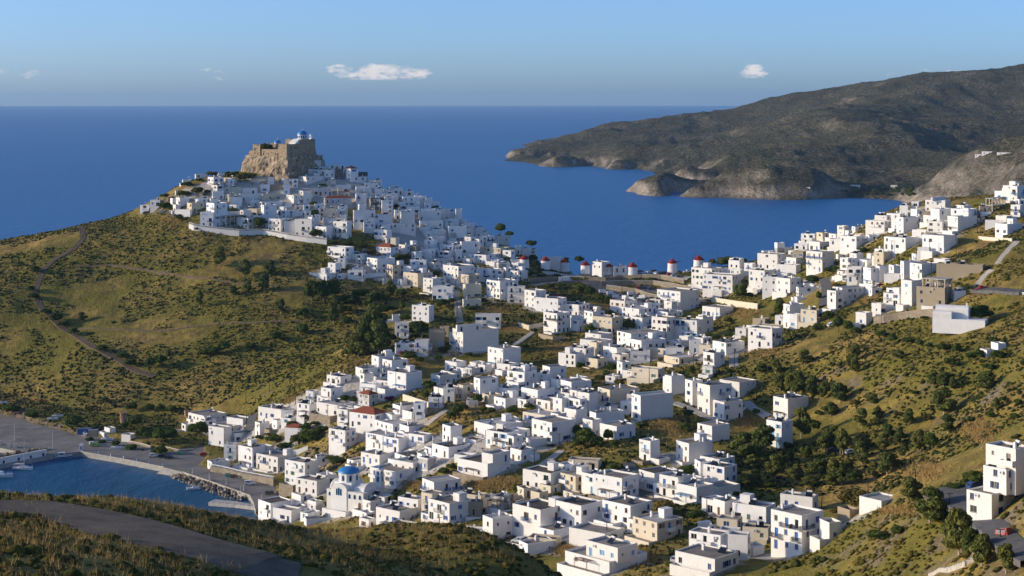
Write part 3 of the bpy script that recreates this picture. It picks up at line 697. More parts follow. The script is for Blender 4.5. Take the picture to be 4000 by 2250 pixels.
HD = {
1: """825 850 990 640 580;665 690 815 700 652;630 665 670 735 700;1120 1140 1215 605 568;985 1075 1190 760 620;1185 1300 1360 720 628 c;1075 1185 1290 790 695;835 960 985 770 690;515 560 860 970 885 w;585 600 830 850 790 w;
1500 1655 1770 725 640 c;1730 1865 2075 640 570;1870 1960 2160 720 640;2095 2110 2330 600 525;2235 2245 2425 500 408;2190 2200 2520 530 485;2120 2240 2450 720 612;1660 1665 1780 810 712;1780 1785 1972 800 712 s;
1200 1210 1425 815 745 c;1425 1435 1620 835 755;1035 1065 1200 900 800;1160 1265 1370 930 835 c;1370 1420 1660 925 830;1640 1695 1915 915 830 c;1970 2085 2320 960 850 l;2050 2200 2330 850 790;960 1085 1230 1240 945;905 1075 1085 1245 1060;
720 800 945 1065 945 c;550 600 628 1060 965;570 780 800 1120 1030 w;830 840 1000 950 880;1230 1240 1425 1100 1050 w;1340 1510 1610 1275 1130;1425 1560 1640 1000 910;1440 1620 1660 1115 1015 c;1610 1680 1930 1050 930;1660 1710 1860 1170 970;
1795 1990 2060 1150 1040 B;1745 1920 1980 1310 1145;2085 2310 2340 1370 1150;1950 1965 2090 1330 1170;2050 2065 2250 1120 1045;2090 2105 2260 1040 970;2250 2265 2415 1040 975;148 270 278 1025 968;275 400 412 985 905;1450 1500 1560 740 690;1280 1290 1430 960 870;1970 1985 2060 1000 950;2330 2345 2420 1160 1090;2060 2075 2110 760 650""",
2: """275 280 475 200 140;0 8 95 250 195;205 215 345 300 205;345 352 450 320 195 g;455 545 635 360 190 r;570 582 760 280 235 g;565 575 740 350 295;235 325 350 390 335 k;355 365 465 400 340;245 255 550 440 395;765 775 940 410 330;715 725 900 440 370;560 575 750 480 410;
75 85 310 530 430 k;310 320 400 530 435 c;370 385 535 560 480 rk;200 225 548 700 560 rk;600 615 805 555 445 W;840 850 945 560 440;585 595 765 700 555 g;770 800 925 720 570;925 940 1080 760 590;935 950 1140 600 500;1080 1090 1205 520 430;945 960 1080 500 450;1210 1220 1340 540 470;
1130 1145 1240 690 605;1190 1205 1420 670 545;1240 1255 1420 760 670;1425 1435 1490 610 535;1480 1495 1575 600 560;1480 1495 1665 700 605;135 150 365 800 690 c;360 370 465 840 705;465 475 570 830 715;570 585 855 960 715;825 840 1070 945 765 b;1085 1100 1310 830 710;1165 1180 1350 880 740 n;
1395 1410 1680 845 735;+ 1425 1440 1615 740 695 n;1700 1715 1885 810 725;1880 1892 1970 800 700;1710 1725 1910 890 820;1400 1420 1710 935 845;185 200 390 900 810;315 500 550 1075 855;0 60 140 950 800;70 240 315 1080 920;1050 1070 1360 1000 880 b;1720 1740 1955 985 900 b;1960 1975 2110 960 870;
830 1000 1060 1130 960;1070 1210 1265 1130 1015;1265 1490 1505 1140 1000 c;1380 1500 1740 1060 975;1495 1700 1740 1150 1045;1400 1415 1550 970 920;1745 1760 1855 1030 985;1770 1785 1880 1090 1020;1880 1900 2085 1080 1020;2100 2115 2285 1060 985;2010 2030 2245 990 930;2165 2250 2360 1165 1040;2360 2380 2545 1120 1035;
1920 1940 2160 1265 1110 b;2170 2430 2555 1310 1190 c;240 480 575 1370 1180;500 680 745 1390 1265;855 1050 1140 1310 1180 rb;1145 1230 1400 1290 1150 B;1240 1370 1415 1310 1165 s;1390 1600 1650 1290 1190;1660 1830 1940 1300 1150;1910 2250 2410 1390 1275 b;640 655 770 330 290;780 795 960 480 440;1000 1010 1130 440 400;1340 1355 1440 580 530;1560 1575 1700 760 700;1690 1700 1800 740 690;2060 2075 2180 1010 930;1860 1870 2000 880 830;1550 1560 1720 1000 950""",
6: """735 880 1095 385 195;505 715 730 490 345 b;725 740 990 440 385 w;995 1075 1230 470 275 c;1080 1300 1370 470 290;1195 1390 1570 550 380 c;1290 1490 1505 370 210 b;1520 1590 1680 330 240;1500 1515 1840 275 195 k;1450 1580 1675 640 445 b;1570 1830 1848 720 545;1700 1900 2100 520 290;1790 1880 1900 560 410;2200 2315 2450 460 330;
1930 2030 2180 560 400 c;1955 1990 2190 700 520 c;1950 1965 2190 820 710 c;2390 2405 2550 350 250;2470 2500 2576 440 310;5 245 345 475 385 W;+ 165 225 280 392 315;885 960 1020 520 445 c;1310 1530 1590 1000 790;1100 1280 1292 1185 1000;1060 1075 1170 990 905;1530 1720 1730 1310 1090 o;1665 1780 1800 1180 1050 o;1820 1960 2410 1390 1100 n;+ 1870 1885 2190 1120 1030;2115 2430 2442 1080 895;1350 1520 1532 1400 1220;1090 1115 1350 1410 1260""",
3: """430 445 560 310 225;360 372 430 300 195;525 540 638 310 245;300 312 480 430 365;140 310 332 500 415;320 400 430 490 410;230 400 520 640 510 W;0 200 230 620 505 d;0 170 400 870 640;265 480 492 930 705;480 620 755 990 760 b;620 900 1015 1060 860;895 1160 1305 1090 935;720 890 1060 1300 1045;1060 1075 1230 1240 1080 b;1235 1340 1495 1170 1025;
1345 1580 1730 1300 1100 c;1565 1740 1910 1060 890;1720 1920 2160 1120 990;1830 1960 2160 1270 1100;2170 2440 2700 1010 770 h;2060 2180 2240 1000 870;2160 2280 2490 1110 1030;2090 2270 2400 1390 1100;1250 1440 1600 1420 1310;1185 1440 1600 1470 1395 w;1660 1820 2280 1450 1300 h;685 700 945 370 335;1335 1450 1560 500 400;1590 1605 1770 530 450 W;800 815 930 420 375 p""",
4: """345 580 730 1360 1125;490 840 970 1420 1210 b;715 930 1055 1240 1135;1070 1245 1390 1380 1150;1130 1220 1240 1400 1300;1225 1400 1440 1440 1230 b;1410 1565 1730 1449 1250 h;1735 1750 1910 1360 1305;1030 1190 1205 1130 1020;1180 1405 1540 1140 945;1385 1405 1625 900 865;1220 1235 1365 940 905;1410 1640 1720 1200 1080;1540 1640 1800 1090 990;+ 1620 1730 1805 1000 910 s;
1530 1545 1640 850 800;1630 1780 1830 900 815;1825 1940 2080 900 790 B;1800 1970 2150 1170 915;2150 2170 2340 1000 945 w;2055 2080 2210 905 860;2080 2250 2330 850 760;2075 2140 2400 760 690;2220 2400 2540 890 720;2370 2385 2510 670 600;2210 2290 2370 1180 1000;2065 2190 2280 1240 1150 W;1360 1375 1460 930 900 o;1900 1915 2060 770 730 d;1690 1700 1820 820 780 d""",
5: """1180 1420 1540 480 300;+ 1220 1240 1530 310 262;1065 1180 1192 480 390 o;2160 2250 2450 300 170 l;2285 2440 2600 330 95 l;1920 2060 2080 470 385 o;2375 2480 2560 540 365 b;2455 2470 2560 380 285;2005 2180 2192 670 580 w;2170 2290 2400 620 520 w;2180 2300 2560 800 635;1250 1340 1560 720 420;1450 1550 1750 560 415;1550 1750 1920 600 425;1145 1240 1420 640 515 B;
1500 1600 1920 760 530 n;1200 1380 1480 780 600;635 760 1060 580 495;330 560 690 750 590;120 150 290 740 670;700 760 930 720 580;760 830 1140 790 540;610 860 1095 1010 830 n;460 660 820 1110 1000;330 345 500 880 790;1160 1400 1650 1050 800 n;1045 1200 1212 1100 965 w;980 1000 1190 1160 1060;1290 1415 1530 1235 1130;1365 1950 2040 1310 1215 o;855 870 1180 500 440 h;380 400 560 640 590""",
8: """280 360 435 250 25;360 530 580 330 140 b;435 600 860 140 50 d;580 650 860 380 150;735 760 1010 330 130 n;830 1010 1060 300 230 n;1050 1065 1280 290 70 n;1180 1290 1540 290 100 n;1060 1165 1310 640 310 n;870 950 1000 500 410;845 1010 1170 640 480 n;680 780 850 740 600;480 590 690 880 715 b;1270 1580 1700 640 400 o;1380 1500 1600 650 560 b;1690 1705 1850 560 440;
205 290 650 640 400;120 210 330 690 440;650 665 790 500 400;2205 2250 2315 1195 1100 W""",
7: """1660 1672 1945 215 75;1500 1560 1770 585 290 n;1720 1900 1985 530 360 c;1385 1500 1512 560 430;485 680 875 455 330;130 395 490 720 490 l;395 470 610 655 450 l;180 280 320 810 690;320 470 595 800 710 W;885 1010 1075 690 590 n;1065 1340 1490 840 600 b;1030 1110 1170 620 560;1160 1430 1500 680 560 c;615 760 1015 930 770;490 610 760 1100 900;470 590 612 1190 1065 k;430 560 620 920 800 c;0 230 242 950 830 b;0 170 480 1050 960 c;0 75 240 1440 1190;
1110 1250 1340 550 470 o;1640 1655 1890 270 200""",
11: """300 410 575 280 85;580 660 800 440 120;745 880 1175 560 180;1030 1250 1500 340 140;940 1060 1315 630 390 b;1710 1860 2150 620 350;1615 1780 1945 980 640 l;745 905 1150 895 690 n;475 615 940 1170 910 n;705 760 900 1370 1140;820 1060 1245 1440 1210 B;780 1000 1220 1240 1110 h;100 240 390 1180 1110;0 130 260 1150 880;90 150 500 1400 1270;265 330 660 1470 1370""",
10: """175 370 595 470 205 n;1175 1390 1510 300 200;1070 1280 1390 430 270;1410 1560 1690 450 330 c;1640 1800 1990 330 190;1960 2110 2440 330 100;2110 2440 2576 290 200 c;1970 2220 2232 350 230;1810 1870 1975 560 370;2000 2320 2420 600 460 c;1880 1990 2002 570 480;1660 1780 1850 640 550 W;870 960 1170 640 430 b;775 930 1000 660 520;420 640 800 700 500;470 690 800 520 440;0 80 310 850 580;0 12 145 530 440 b;270 360 415 550 475;
250 420 570 830 700 B;255 400 600 950 830 b;600 805 1030 880 720 B;790 960 1125 970 860;1215 1335 1450 690 570;1100 1230 1490 760 620;1070 1200 1310 860 760 b;1310 1455 1570 990 760 B;1170 1300 1312 960 840 c;1575 1715 2100 900 720 cn;2000 2100 2530 1120 790 n;1555 1680 1820 1010 930;1465 1540 1910 1180 1010;1850 1990 2002 1000 870;1600 1800 2050 1350 1180;620 905 1150 1160 1040 c;1145 1290 1435 1150 970 b;735 985 1285 1410 1130;
410 480 540 1130 1075;0 250 620 1330 1170 h;150 420 570 1460 1260;470 660 740 1460 1380;660 720 1000 1460 1340 w;0 12 55 920 850""",
9: """1120 1220 1420 330 140;915 1020 1250 450 290;1250 1385 1585 390 190;1315 1570 1755 580 350 b;1125 1220 1380 480 400;550 740 865 500 390 h;330 430 560 640 500 h;700 800 970 620 510;970 1180 1250 610 490;1195 1300 1430 700 550 b;955 1100 1205 780 620 rk;425 620 740 750 650;410 700 910 900 750 l;690 830 910 980 810 b;175 350 440 900 740;830 1170 1320 1060 870 r;1385 1490 1740 890 760 b;1220 1400 1630 1100 990 W;1470 1600 1870 1110 1020;
575 800 920 1340 1070 b;1040 1270 1450 1310 1130 d;1270 1470 1590 1360 1170 B;1590 1790 1890 1240 1130 b;1510 1620 1740 1340 1230 b;1890 1905 2080 1230 1160 k;1880 2100 2370 1420 1280 h;1790 1880 1892 1390 1290;0 140 152 900 810;0 30 170 1000 920;1870 1990 2200 510 380;2005 2120 2260 450 330;2050 2200 2320 330 210 b;2190 2390 2560 380 300 b;1905 2040 2260 700 545;1845 2020 2040 800 650;1760 1880 2050 230 110 o;30 250 300 1150 1040 r;2285 2440 2560 1230 1190;2320 2470 2485 760 690""",
15: """65 310 555 270 80;10 80 92 275 190;570 800 900 210 120 w;960 1280 1440 140 0 b;945 960 1160 310 190;1150 1230 1320 270 140;1270 1400 1470 200 110;345 560 640 470 230 b;380 600 830 340 215;610 700 930 420 300;715 920 1060 750 480;560 710 722 650 440 l;925 1240 1440 800 600;1300 1580 1730 980 670;1700 1730 1910 780 590;1440 1730 1870 1090 900 n;1710 1840 1970 960 830;330 410 620 760 660 l;
960 1150 1390 1400 1180 n;1155 1410 1520 1430 1270;1280 1400 1600 1350 1240;1600 1720 1770 1290 1160;1390 1530 1720 1180 1080;1770 2090 2240 1350 1290 w;1550 1680 1770 1320 1220;2070 2200 2440 820 720;1550 1600 1920 1470 1380 h""",
14: """15 265 425 225 90 b;440 620 910 200 110 d;890 1040 1105 200 120;420 690 860 330 190 h;750 870 970 290 150 b;120 470 700 510 300 b;1200 1390 1480 180 100;1235 1625 1910 390 200 b;+ 1550 1690 1910 210 80 b;1910 2050 2230 190 30;2090 2190 2260 180 90 b;80 330 430 720 620;0 150 300 800 670 b;485 750 860 800 650 b;790 950 1280 680 430 B;1220 1540 1630 700 600 cd;1360 1550 1562 860 680 o;1675 1830 1930 780 620 b;1855 1950 2140 790 650 so;
865 1145 1415 960 700 b;200 520 720 980 800 h;0 100 200 930 820;0 130 142 1030 900;280 790 970 1150 1040 d;1020 1540 1600 1180 1040;1560 1690 1960 1190 890 d;1940 2290 2620 1110 780 Bd;2070 2420 2620 560 320;2275 2420 2550 600 480 c;1995 2080 2180 635 510 c;2130 2490 2560 1250 1150 cd;1420 1830 2080 1420 1300 h;2020 2130 2490 1380 1210;1680 1700 1940 850 810 w""",
13: """165 270 395 230 110 c;400 600 730 280 125 b;125 310 470 500 320 d;470 660 830 470 320;690 850 1050 580 440 cd;185 250 280 290 230 c;205 510 800 810 720 n;+ 355 570 720 730 620 b;1000 1130 1270 310 190;875 1000 1100 270 120;830 885 900 260 180;730 830 1000 230 90 d;1190 1290 1456 260 190 w;1180 1290 1400 390 290;1260 1330 1456 400 290;1280 1420 1470 500 420 c;1090 1300 1380 690 530;1000 1260 1456 810 700;230 480 620 600 520 w;220 430 460 70 0 cb""",
12: """130 350 440 460 330;190 365 405 580 480 c;470 680 740 360 260;415 605 790 670 390 b;750 800 895 580 440;880 945 985 420 350 o;30 170 210 690 540;1045 1170 1340 335 285 W;215 260 280 680 610""",
16: """595 705 850 500 345;+ 690 790 960 350 200;+ 715 845 960 350 80 n""",
}
import re
for r in HD:
    last = None
    for row in re.split(r'[;\n]+', HD[r]):
        row = row.strip()
        if not row: continue
        upf = row.startswith('+'); q = row.lstrip('+ ').split()
        x0, xm, x1, yb, yt = [float(v) for v in q[:5]]; fl = ' '.join(q[5:])
        (a0, ybp), (am, ytp), (a1, _) = rp(r, x0, yb), rp(r, xm, yt), rp(r, x1, yb)
        if upf: house_at(a0, am, a1, ybp, ytp, fl, up=last)
        else: last = house_at(a0, am, a1, ybp, ytp, fl, ymin=270 if r == 16 else 300)
for hrec in HOUSES:
    if 'w' in hrec['fl'] or hrec['h'] < 2.2: continue
    if not hrec['ups']: add_roof_things(hrec['o'], 0, 0, hrec['a'], hrec['b'], hrec['zr'], hrec['rr'], hrec['fl'], hrec['info'])
print('houses', len(HOUSES), 'objects', len(bpy.data.objects))
# ================================================================== landmarks
def rimquad(mb, o4, i4, z): 
    for k in range(4): mb.quad((*o4[k], z), (*o4[(k+1) % 4], z), (*i4[(k+1) % 4], z), (*i4[k], z))
def arch_mesh(w_, h_, fcol, pcol='glass', bars=True):
    def f():
        n = 8; r = w_/2; prof = [(-r, 0)]+[(-r*math.cos(math.pi*i/n), h_-r+r*math.sin(math.pi*i/n)) for i in range(n+1)]+[(r, 0)]
        k = 0.78; pin = [(x*k, 0.08+(z-0.08)*0.93) for x, z in prof]
        mb = MB(); m = len(prof)
        for i in range(m-1):
            a, b, c, d = prof[i], prof[i+1], pin[i+1], pin[i]
            mb.quad((a[0], -0.09, a[1]), (d[0], -0.09, d[1]), (c[0], -0.09, c[1]), (b[0], -0.09, b[1])); mb.quad((a[0], -0.09, a[1]), (b[0], -0.09, b[1]), (b[0], 0.01, b[1]), (a[0], 0.01, a[1]))
        mb.box(-r, -0.10, -0.06, r, 0.01, 0.08)
        fm = mb.mesh('window', M[fcol])
        pb = MB(); pb.add([(x, -0.03, z) for x, z in pin], [tuple(range(m-1, -1, -1))]); pm = pb.mesh('pane', M[pcol])
        return fm, pm
    return shared(('arch', w_, h_, fcol, pcol), f)
def arch_window(parent, pos, rz, w_, h_, fcol='sky_blue', pcol='glass'):
    fm, pm = arch_mesh(w_, h_, fcol, pcol); o = link('window', fm, parent, pos, rz); link('pane', pm, o); return o
# ---------------------------------------------------------------- castle on its rock
th = math.radians(35); KY = 1066.0; kp = rp(20, 800, 455); kg = W(kp[0], kp[1], KY)
castle = empty('castle', (kg.x, kg.y, 0), -th)
tag(castle, 'ruined brown stone castle on a rock crowning the white hilltop town', 'castle')
zc = lambda y: H-(490+y/3.64-EY)*KY/F
def kwall(a0, a1, y0, y1, zb, zt, holesL=(), holesR=(), mat='castle', jag=0.0, par=0.8, name='wall', inner=True):
    """block with openings: x from -a1 to -a0, y from y0 to y1; holes (t, z, w, h)"""
    mb = MB(); ox, oy, a, b = -a0, y0, a1-a0, y1-y0
    hl = [(t-w_/2, t+w_/2, z, z+h_) for t, z, w_, h_ in holesL]; hr = [(t-w_/2, t+w_/2, z, z+h_) for t, z, w_, h_ in holesR]
    wallface(mb, lambda t, z, d: (ox-t, oy+d, z), a, zb, zt, hl, 0.6); wallface(mb, lambda t, z, d: (ox-d, oy+t, z), b, zb, zt, hr, 0.6)
    mb.quad((ox-a, oy+b, zb), (ox-a, oy+b, zt), (ox, oy+b, zt), (ox, oy+b, zb)); mb.quad((ox-a, oy, zb), (ox-a, oy, zt), (ox-a, oy+b, zt), (ox-a, oy+b, zb))
    tk = 0.9; o4 = [(ox-a, oy), (ox, oy), (ox, oy+b), (ox-a, oy+b)]; i4 = [(ox-a+tk, oy+tk), (ox-tk, oy+tk), (ox-tk, oy+b-tk), (ox-a+tk, oy+b-tk)]
    rimquad(mb, o4, i4, zt); zr = zt-par
    for k in range(4): mb.quad((*i4[k], zt), (*i4[(k+1) % 4], zt), (*i4[(k+1) % 4], zr), (*i4[k], zr))
    mb.quad((*i4[0], zr), (*i4[1], zr), (*i4[2], zr), (*i4[3], zr))
    for k in range(4):
        p0, p1 = o4[k], o4[(k+1) % 4]; L = math.hypot(p1[0]-p0[0], p1[1]-p0[1]); n_ = max(1, int(L/1.1))
        for q in range(n_):
            hh = jag*R.random()**1.5
            if hh < 0.12: continue
            x0, y0_ = p0[0]+(p1[0]-p0[0])*(q+0.1)/n_, p0[1]+(p1[1]-p0[1])*(q+0.1)/n_; x1, y1_ = p0[0]+(p1[0]-p0[0])*(q+1.0)/n_, p0[1]+(p1[1]-p0[1])*(q+1.0)/n_
            cx, cy = ((ox-a/2)-(x0+x1)/2, (oy+b/2)-(y0_+y1_)/2); cl_ = math.hypot(cx, cy); ix, iy = (0, 0.85) if k == 0 else (-0.85, 0) if k == 1 else (0, -0.85) if k == 2 else (0.85, 0)
            e = 0.04
            mb.prism([(x0+ix*e, y0_+iy*e), (x1+ix*e, y1_+iy*e), (x1+ix, y1_+iy), (x0+ix, y0_+iy)], zt-0.02, zt+hh)
    mb.build(name, M[mat], castle)
    db = MB()
    for t0, t1, z0, z1 in hl: db.quad((ox-t0, oy+0.58, z0), (ox-t1, oy+0.58, z0), (ox-t1, oy+0.58, z1), (ox-t0, oy+0.58, z1))
    for t0, t1, z0, z1 in hr: db.quad((ox-0.58, oy+t0, z0), (ox-0.58, oy+t1, z0), (ox-0.58, oy+t1, z1), (ox-0.58, oy+t0, z1))
    for (t0, t1, z0, z1) in hl: 
        q = MB(); q.quad((ox-t0, oy+0.58, z0), (ox-t0, oy+0.58, z1), (ox-t1, oy+0.58, z1), (ox-t1, oy+0.58, z0)); q.build('window', M['dark'], castle)
    for (t0, t1, z0, z1) in hr:
        q = MB(); q.quad((ox-0.58, oy+t0, z0), (ox-0.58, oy+t1, z0), (ox-0.58, oy+t1, z1), (ox-0.58, oy+t0, z1)); q.build('window', M['dark'], castle)
tl = lambda x: (800-x)*0.0526
trr = lambda x: (x-800)*0.0751
ZB = 110.5
kwall(0, 6.8, 0, 13.1, ZB, zc(268), [(tl(755), zc(335), 0.6, 0.6)], [(trr(853), zc(340), 1.0, 1.5), (trr(897), zc(340), 1.0, 1.5), (trr(921), zc(340), 1.0, 1.5), (trr(855), zc(418), 1.0, 1.3)], jag=0.35)
kwall(0.0, 13, 13.15, 26.3, ZB, zc(207), [], [(3, 116.2, 0.8, 1.2), (6, 115.4, 0.7, 1.0), (8.5, 118, 0.7, 1.1)], jag=0.3)
kwall(6.85, 21.8, 0.35, 5.4, ZB, zc(345), [(tl(427)-6.85, zc(424), 0.9, 1.2), (tl(436)-6.85, zc(390), 0.6, 0.6), (tl(505)-6.85, zc(424), 0.8, 1.0), (tl(558)-6.85, zc(392), 0.6, 0.5), (tl(620)-6.85, zc(422), 1.0, 1.0), (tl(653)-6.85, zc(432), 0.9, 1.3)], jag=0.3)
kwall(21.85, 27.9, -0.3, 7.5, ZB, zc(300), [(tl(301)-21.85, zc(372), 0.9, 1.8), (tl(321)-21.85, zc(352), 0.7, 1.1), (tl(301)-21.85, zc(414), 0.7, 0.8), (tl(346)-21.85, zc(416), 0.7, 0.7)], jag=1.5, par=2.6)
kwall(16.0, 27.8, 7.6, 8.9, ZB, zc(290), jag=1.6, par=0.3)
kwall(29.0, 35.0, 3.5, 9.0, 104, zc(395), jag=1.2, par=1.2)
# sloping buttress on the far corner and the masonry pier in the rock
mb = MB(); mb.add([(0.02, 26.3, 104), (0.02, 31.5, 104), (-5, 31.5, 104), (-5, 26.3, 104), (0.02, 26.31, zc(340)), (-5, 26.31, zc(340))], [(0, 1, 4), (1, 2, 5, 4), (2, 3, 5), (0, 3, 2, 1)]); mb.build('buttress', M['castle'], castle)
mb = MB(); x0, x1 = -tl(490), -tl(378); mb.add([(x0, -4.6, 100), (x1, -4.6, 100), (x1, 0, 100), (x0, 0, 100), (x0-0.3, -1.9, zc(575)), (x1+0.6, -1.9, zc(560)), (x1+0.6, 0, zc(560)), (x0-0.3, 0, zc(575))], [(0, 1, 5, 4), (1, 2, 6, 5), (2, 3, 7, 6), (3, 0, 4, 7), (4, 5, 6, 7)]); mb.build('pier', M['castle'], castle)
# the rock
foot = [(1.2, -1.0), (-10, -1.3), (-20, -1.5), (-29, -1.5), (-36, 2.5), (-37, 9), (-30, 14), (-20, 20), (-13, 28), (-4, 32.5), (1.5, 31), (2.2, 20), (2.2, 10)]
def resample(poly, n):
    P = [Vector((*p, 0)) for p in poly]; L = [0]
    for i in range(len(P)): L.append(L[-1]+(P[(i+1) % len(P)]-P[i]).length)
    out = []
    for k in range(n):
        s_ = L[-1]*k/n; i = max(j for j in range(len(P)) if L[j] <= s_); f = (s_-L[i])/(L[i+1]-L[i]); q = P[i].lerp(P[(i+1) % len(P)], f); out.append((q.x, q.y))
    return out
ns_, nr_ = 120, 16; ring = resample(foot, ns_); cx, cy = -15.0, 12.0
V_ = []
for k in range(nr_):
    f = k/(nr_-1); z = 115.4-f*19
    for i, (x, y) in enumerate(ring):
        dx, dy = x-cx, y-cy; L = math.hypot(dx, dy); out = 0.4+3.8*f**1.3
        nn = float(fbm(np.array([i*1.9+0.0]), np.array([k*2.6]), 9, 4, 31, True)[0]); n2 = float(vnoise(np.array([i*0.11+3]), np.array([k*0.3]), 5)[0])
        out += (nn-0.45)*5.2*min(1, f*4+0.15)+(n2-0.5)*2.5*f
        V_.append((x+dx/L*out, y+dy/L*out, z+(nn-0.5)*1.2*(1 if 0 < k else 0)))
FQ = [(k*ns_+i, (k+1)*ns_+i, (k+1)*ns_+(i+1) % ns_, k*ns_+(i+1) % ns_) for k in range(nr_-1) for i in range(ns_)]
mb = MB(); mb.add(V_, FQ); mb.add(V_[:ns_], [tuple(range(ns_))])
t = NT('castle_rock'); p = t.pos(); nzv = t.noise(t.scalev(p, (1, 1, 0.55)), 0.55, 7, 0.7)
t.bump(nzv, 1.0, 0.9); rockm = t.done(t.mix(t.ramp(nzv, [(0.33, 0.0), (0.68, 1.0)]), (0.13, 0.095, 0.06), (0.58, 0.46, 0.31)), 0.95, 0.1)
t = NT('harbour_rock'); p = t.pos(); M['rock'] = t.done(t.mix(t.rnd(), (0.13, 0.105, 0.08), (0.36, 0.30, 0.23)), 0.95, 0.1); t.bump(t.noise(p, 2.0, 5), 0.8, 0.2)
mb.build('rock', rockm, castle, smooth=False)
def domed(parent, c, z0, r, hd, hdome, seg=8, windows=True, fcol='sky_blue', a0=None):
    a0 = math.pi/seg if a0 is None else a0
    mb = MB(); mb.lathe([(r, z0), (r, z0+hd), (r*1.06, z0+hd), (r*1.06, z0+hd+0.18), (0.01, z0+hd+0.18)], seg, c, a0=a0); dr = mb.build('drum', M['white'], parent)
    mb = MB(); n_ = 7; mb.lathe([(r*1.08*math.cos(math.pi/2*i/n_)**0.9, z0+hd+0.185+hdome*math.sin(math.pi/2*i/n_)) for i in range(n_)]+[(0.02, z0+hd+0.185+hdome*1.04)], 24 if seg > 8 else 16, c); dm = mb.build('dome', M['dome'], parent, smooth=True)
    zt = z0+hd+0.185+hdome; mb = MB(); mb.box(c[0]-0.06, c[1]-0.06, zt, c[0]+0.06, c[1]+0.06, zt+1.1); mb.box(c[0]-0.32, c[1]-0.05, zt+0.62, c[0]-0.064, c[1]+0.05, zt+0.74); mb.box(c[0]+0.064, c[1]-0.05, zt+0.62, c[0]+0.32, c[1]+0.05, zt+0.74); mb.build('cross', M['white'], dm)
    if windows:
        for k in range(seg):
            a = a0+2*math.pi*(k+0.5)/seg; rr_ = r*math.cos(math.pi/seg)
            if math.cos(a+math.pi/2) < -0.2: continue
            arch_window(parent, (c[0]+rr_*math.cos(a), c[1]+rr_*math.sin(a), z0+hd*0.12), a+math.pi/2, min(0.95, r*0.32), hd*0.76, fcol)
kch = empty('castle_church', (kg.x, kg.y, 0), -th); tag(kch, 'white church with blue dome standing on the high corner of the castle', 'church')
mb = MB(); mb.box(-5.6, 13.9, zc(207)-0.78, -0.9+0.0, 21.5, zc(207)+0.5); mb.add([(-6.8, 9.2, 121.95), (-1.2, 9.2, 121.95), (-1.2, 13.1, 121.95), (-6.8, 13.1, 121.95), (-6.8, 9.2, 123.3), (-1.2, 9.2, 123.3), (-1.2, 13.1, 125.7), (-6.8, 13.1, 125.7)], [(0, 1, 5, 4), (1, 2, 6, 5), (2, 3, 7, 6), (3, 0, 4, 7), (4, 5, 6, 7)]); mb.build('nave', M['white'], kch)
domed(kch, (-3.1, 17.6), zc(207)+0.5, 2.9, 2.3, 2.5, 12)
mb = MB(); bc = (-1.9, 24.4); mb.box(bc[0]-0.8, bc[1]-0.8, zc(207)-0.78, bc[0]+0.8, bc[1]+0.8, zc(207)+0.9)
for sx_ in (-0.65, 0.65):
    for sy_ in (-0.65, 0.65): mb.box(bc[0]+sx_-0.15, bc[1]+sy_-0.15, zc(207)+0.9, bc[0]+sx_+0.15, bc[1]+sy_+0.15, zc(207)+2.3)
mb.box(bc[0]-0.85, bc[1]-0.85, zc(207)+2.303, bc[0]+0.85, bc[1]+0.85, zc(207)+2.5); mb.lathe([(0.7*math.cos(i*math.pi/10), zc(207)+2.5+0.8*math.sin(i*math.pi/10)) for i in range(6)], 10, bc); mb.build('belfry', M['white'], kch)
kc2 = empty('castle_chapel', (kg.x, kg.y, 0), -th); tag(kc2, 'small blue-domed chapel half hidden by the tree inside the castle', 'chapel')
mb = MB(); mb.box(-24.5, 11.2, 112, -17.5, 17, 120.6); mb.build('nave', M['white'], kc2); domed(kc2, (-20.6, 14), 120.6, 2.25, 2.2, 1.9, 12)
# ---------------------------------------------------------------- harbour church
th = math.radians(30); cp = rp(21, 652, 652); cg = hits(*cp, 300.0); CY = cg.y; cs = CY/F/3.64
church = empty('church', (cg.x, cg.y, 0), -th); tag(church, 'white cross-vaulted church with blue dome beside the waterfront', 'church')
zq = lambda y: cg.z+(652-y)*cs
ca, cb_ = 555*cs/math.cos(th), 235*cs/math.sin(th); xs = lambda x: -(652-x)*cs/math.cos(th)
zb = min(tz_at(cg.x, cg.y), tz_at(cg.x-ca*math.cos(th), cg.y+ca*math.sin(th)), cg.z)-1.0
zw = zq(402); zwing = zq(425)+0.0
mb = MB(); mb.prism([(-ca, 0), (0, 0), (0, cb_), (-ca, cb_)], zb, zw); mb.box(-ca-0.12, -0.12, zw+0.003, 0.12, cb_+0.12, zw+0.22); mb.build('wall', M['white'], church)
def vault(name, x0, x1, y0, y1, z0, axis, rise, mat='white', parent=church, lip=0.0):
    n_ = 14; mb = MB(); A = []; B = []
    for i in range(n_+1):
        c_, s_ = math.cos(math.pi*i/n_), math.sin(math.pi*i/n_)
        if axis == 'y': A.append(((x0+x1)/2-(x1-x0)/2*c_, y0, z0+rise*s_)); B.append(((x0+x1)/2-(x1-x0)/2*c_, y1, z0+rise*s_))
        else: A.append((x0, (y0+y1)/2-(y1-y0)/2*c_, z0+rise*s_)); B.append((x1, (y0+y1)/2-(y1-y0)/2*c_, z0+rise*s_))
    mb.add(A+B, [(i, i+1, n_+2+i, n_+1+i) for i in range(n_)]+[tuple(range(n_+1)), tuple(range(2*n_+1, n_, -1))])
    return mb.build(name, M[mat], parent)
gx = xs(290); gr = 115*cs/math.cos(th)
mb = MB(); mb.box(gx-gr-0.06, -0.25, zb, gx+gr+0.06, -0.005, zw+0.6); mb.build('gable_wall', M['white'], church)
vault('gable', gx-gr-0.06, gx+gr+0.06, -0.25, 0.45, zw+0.603, 'y', zq(292)-zw-0.6)
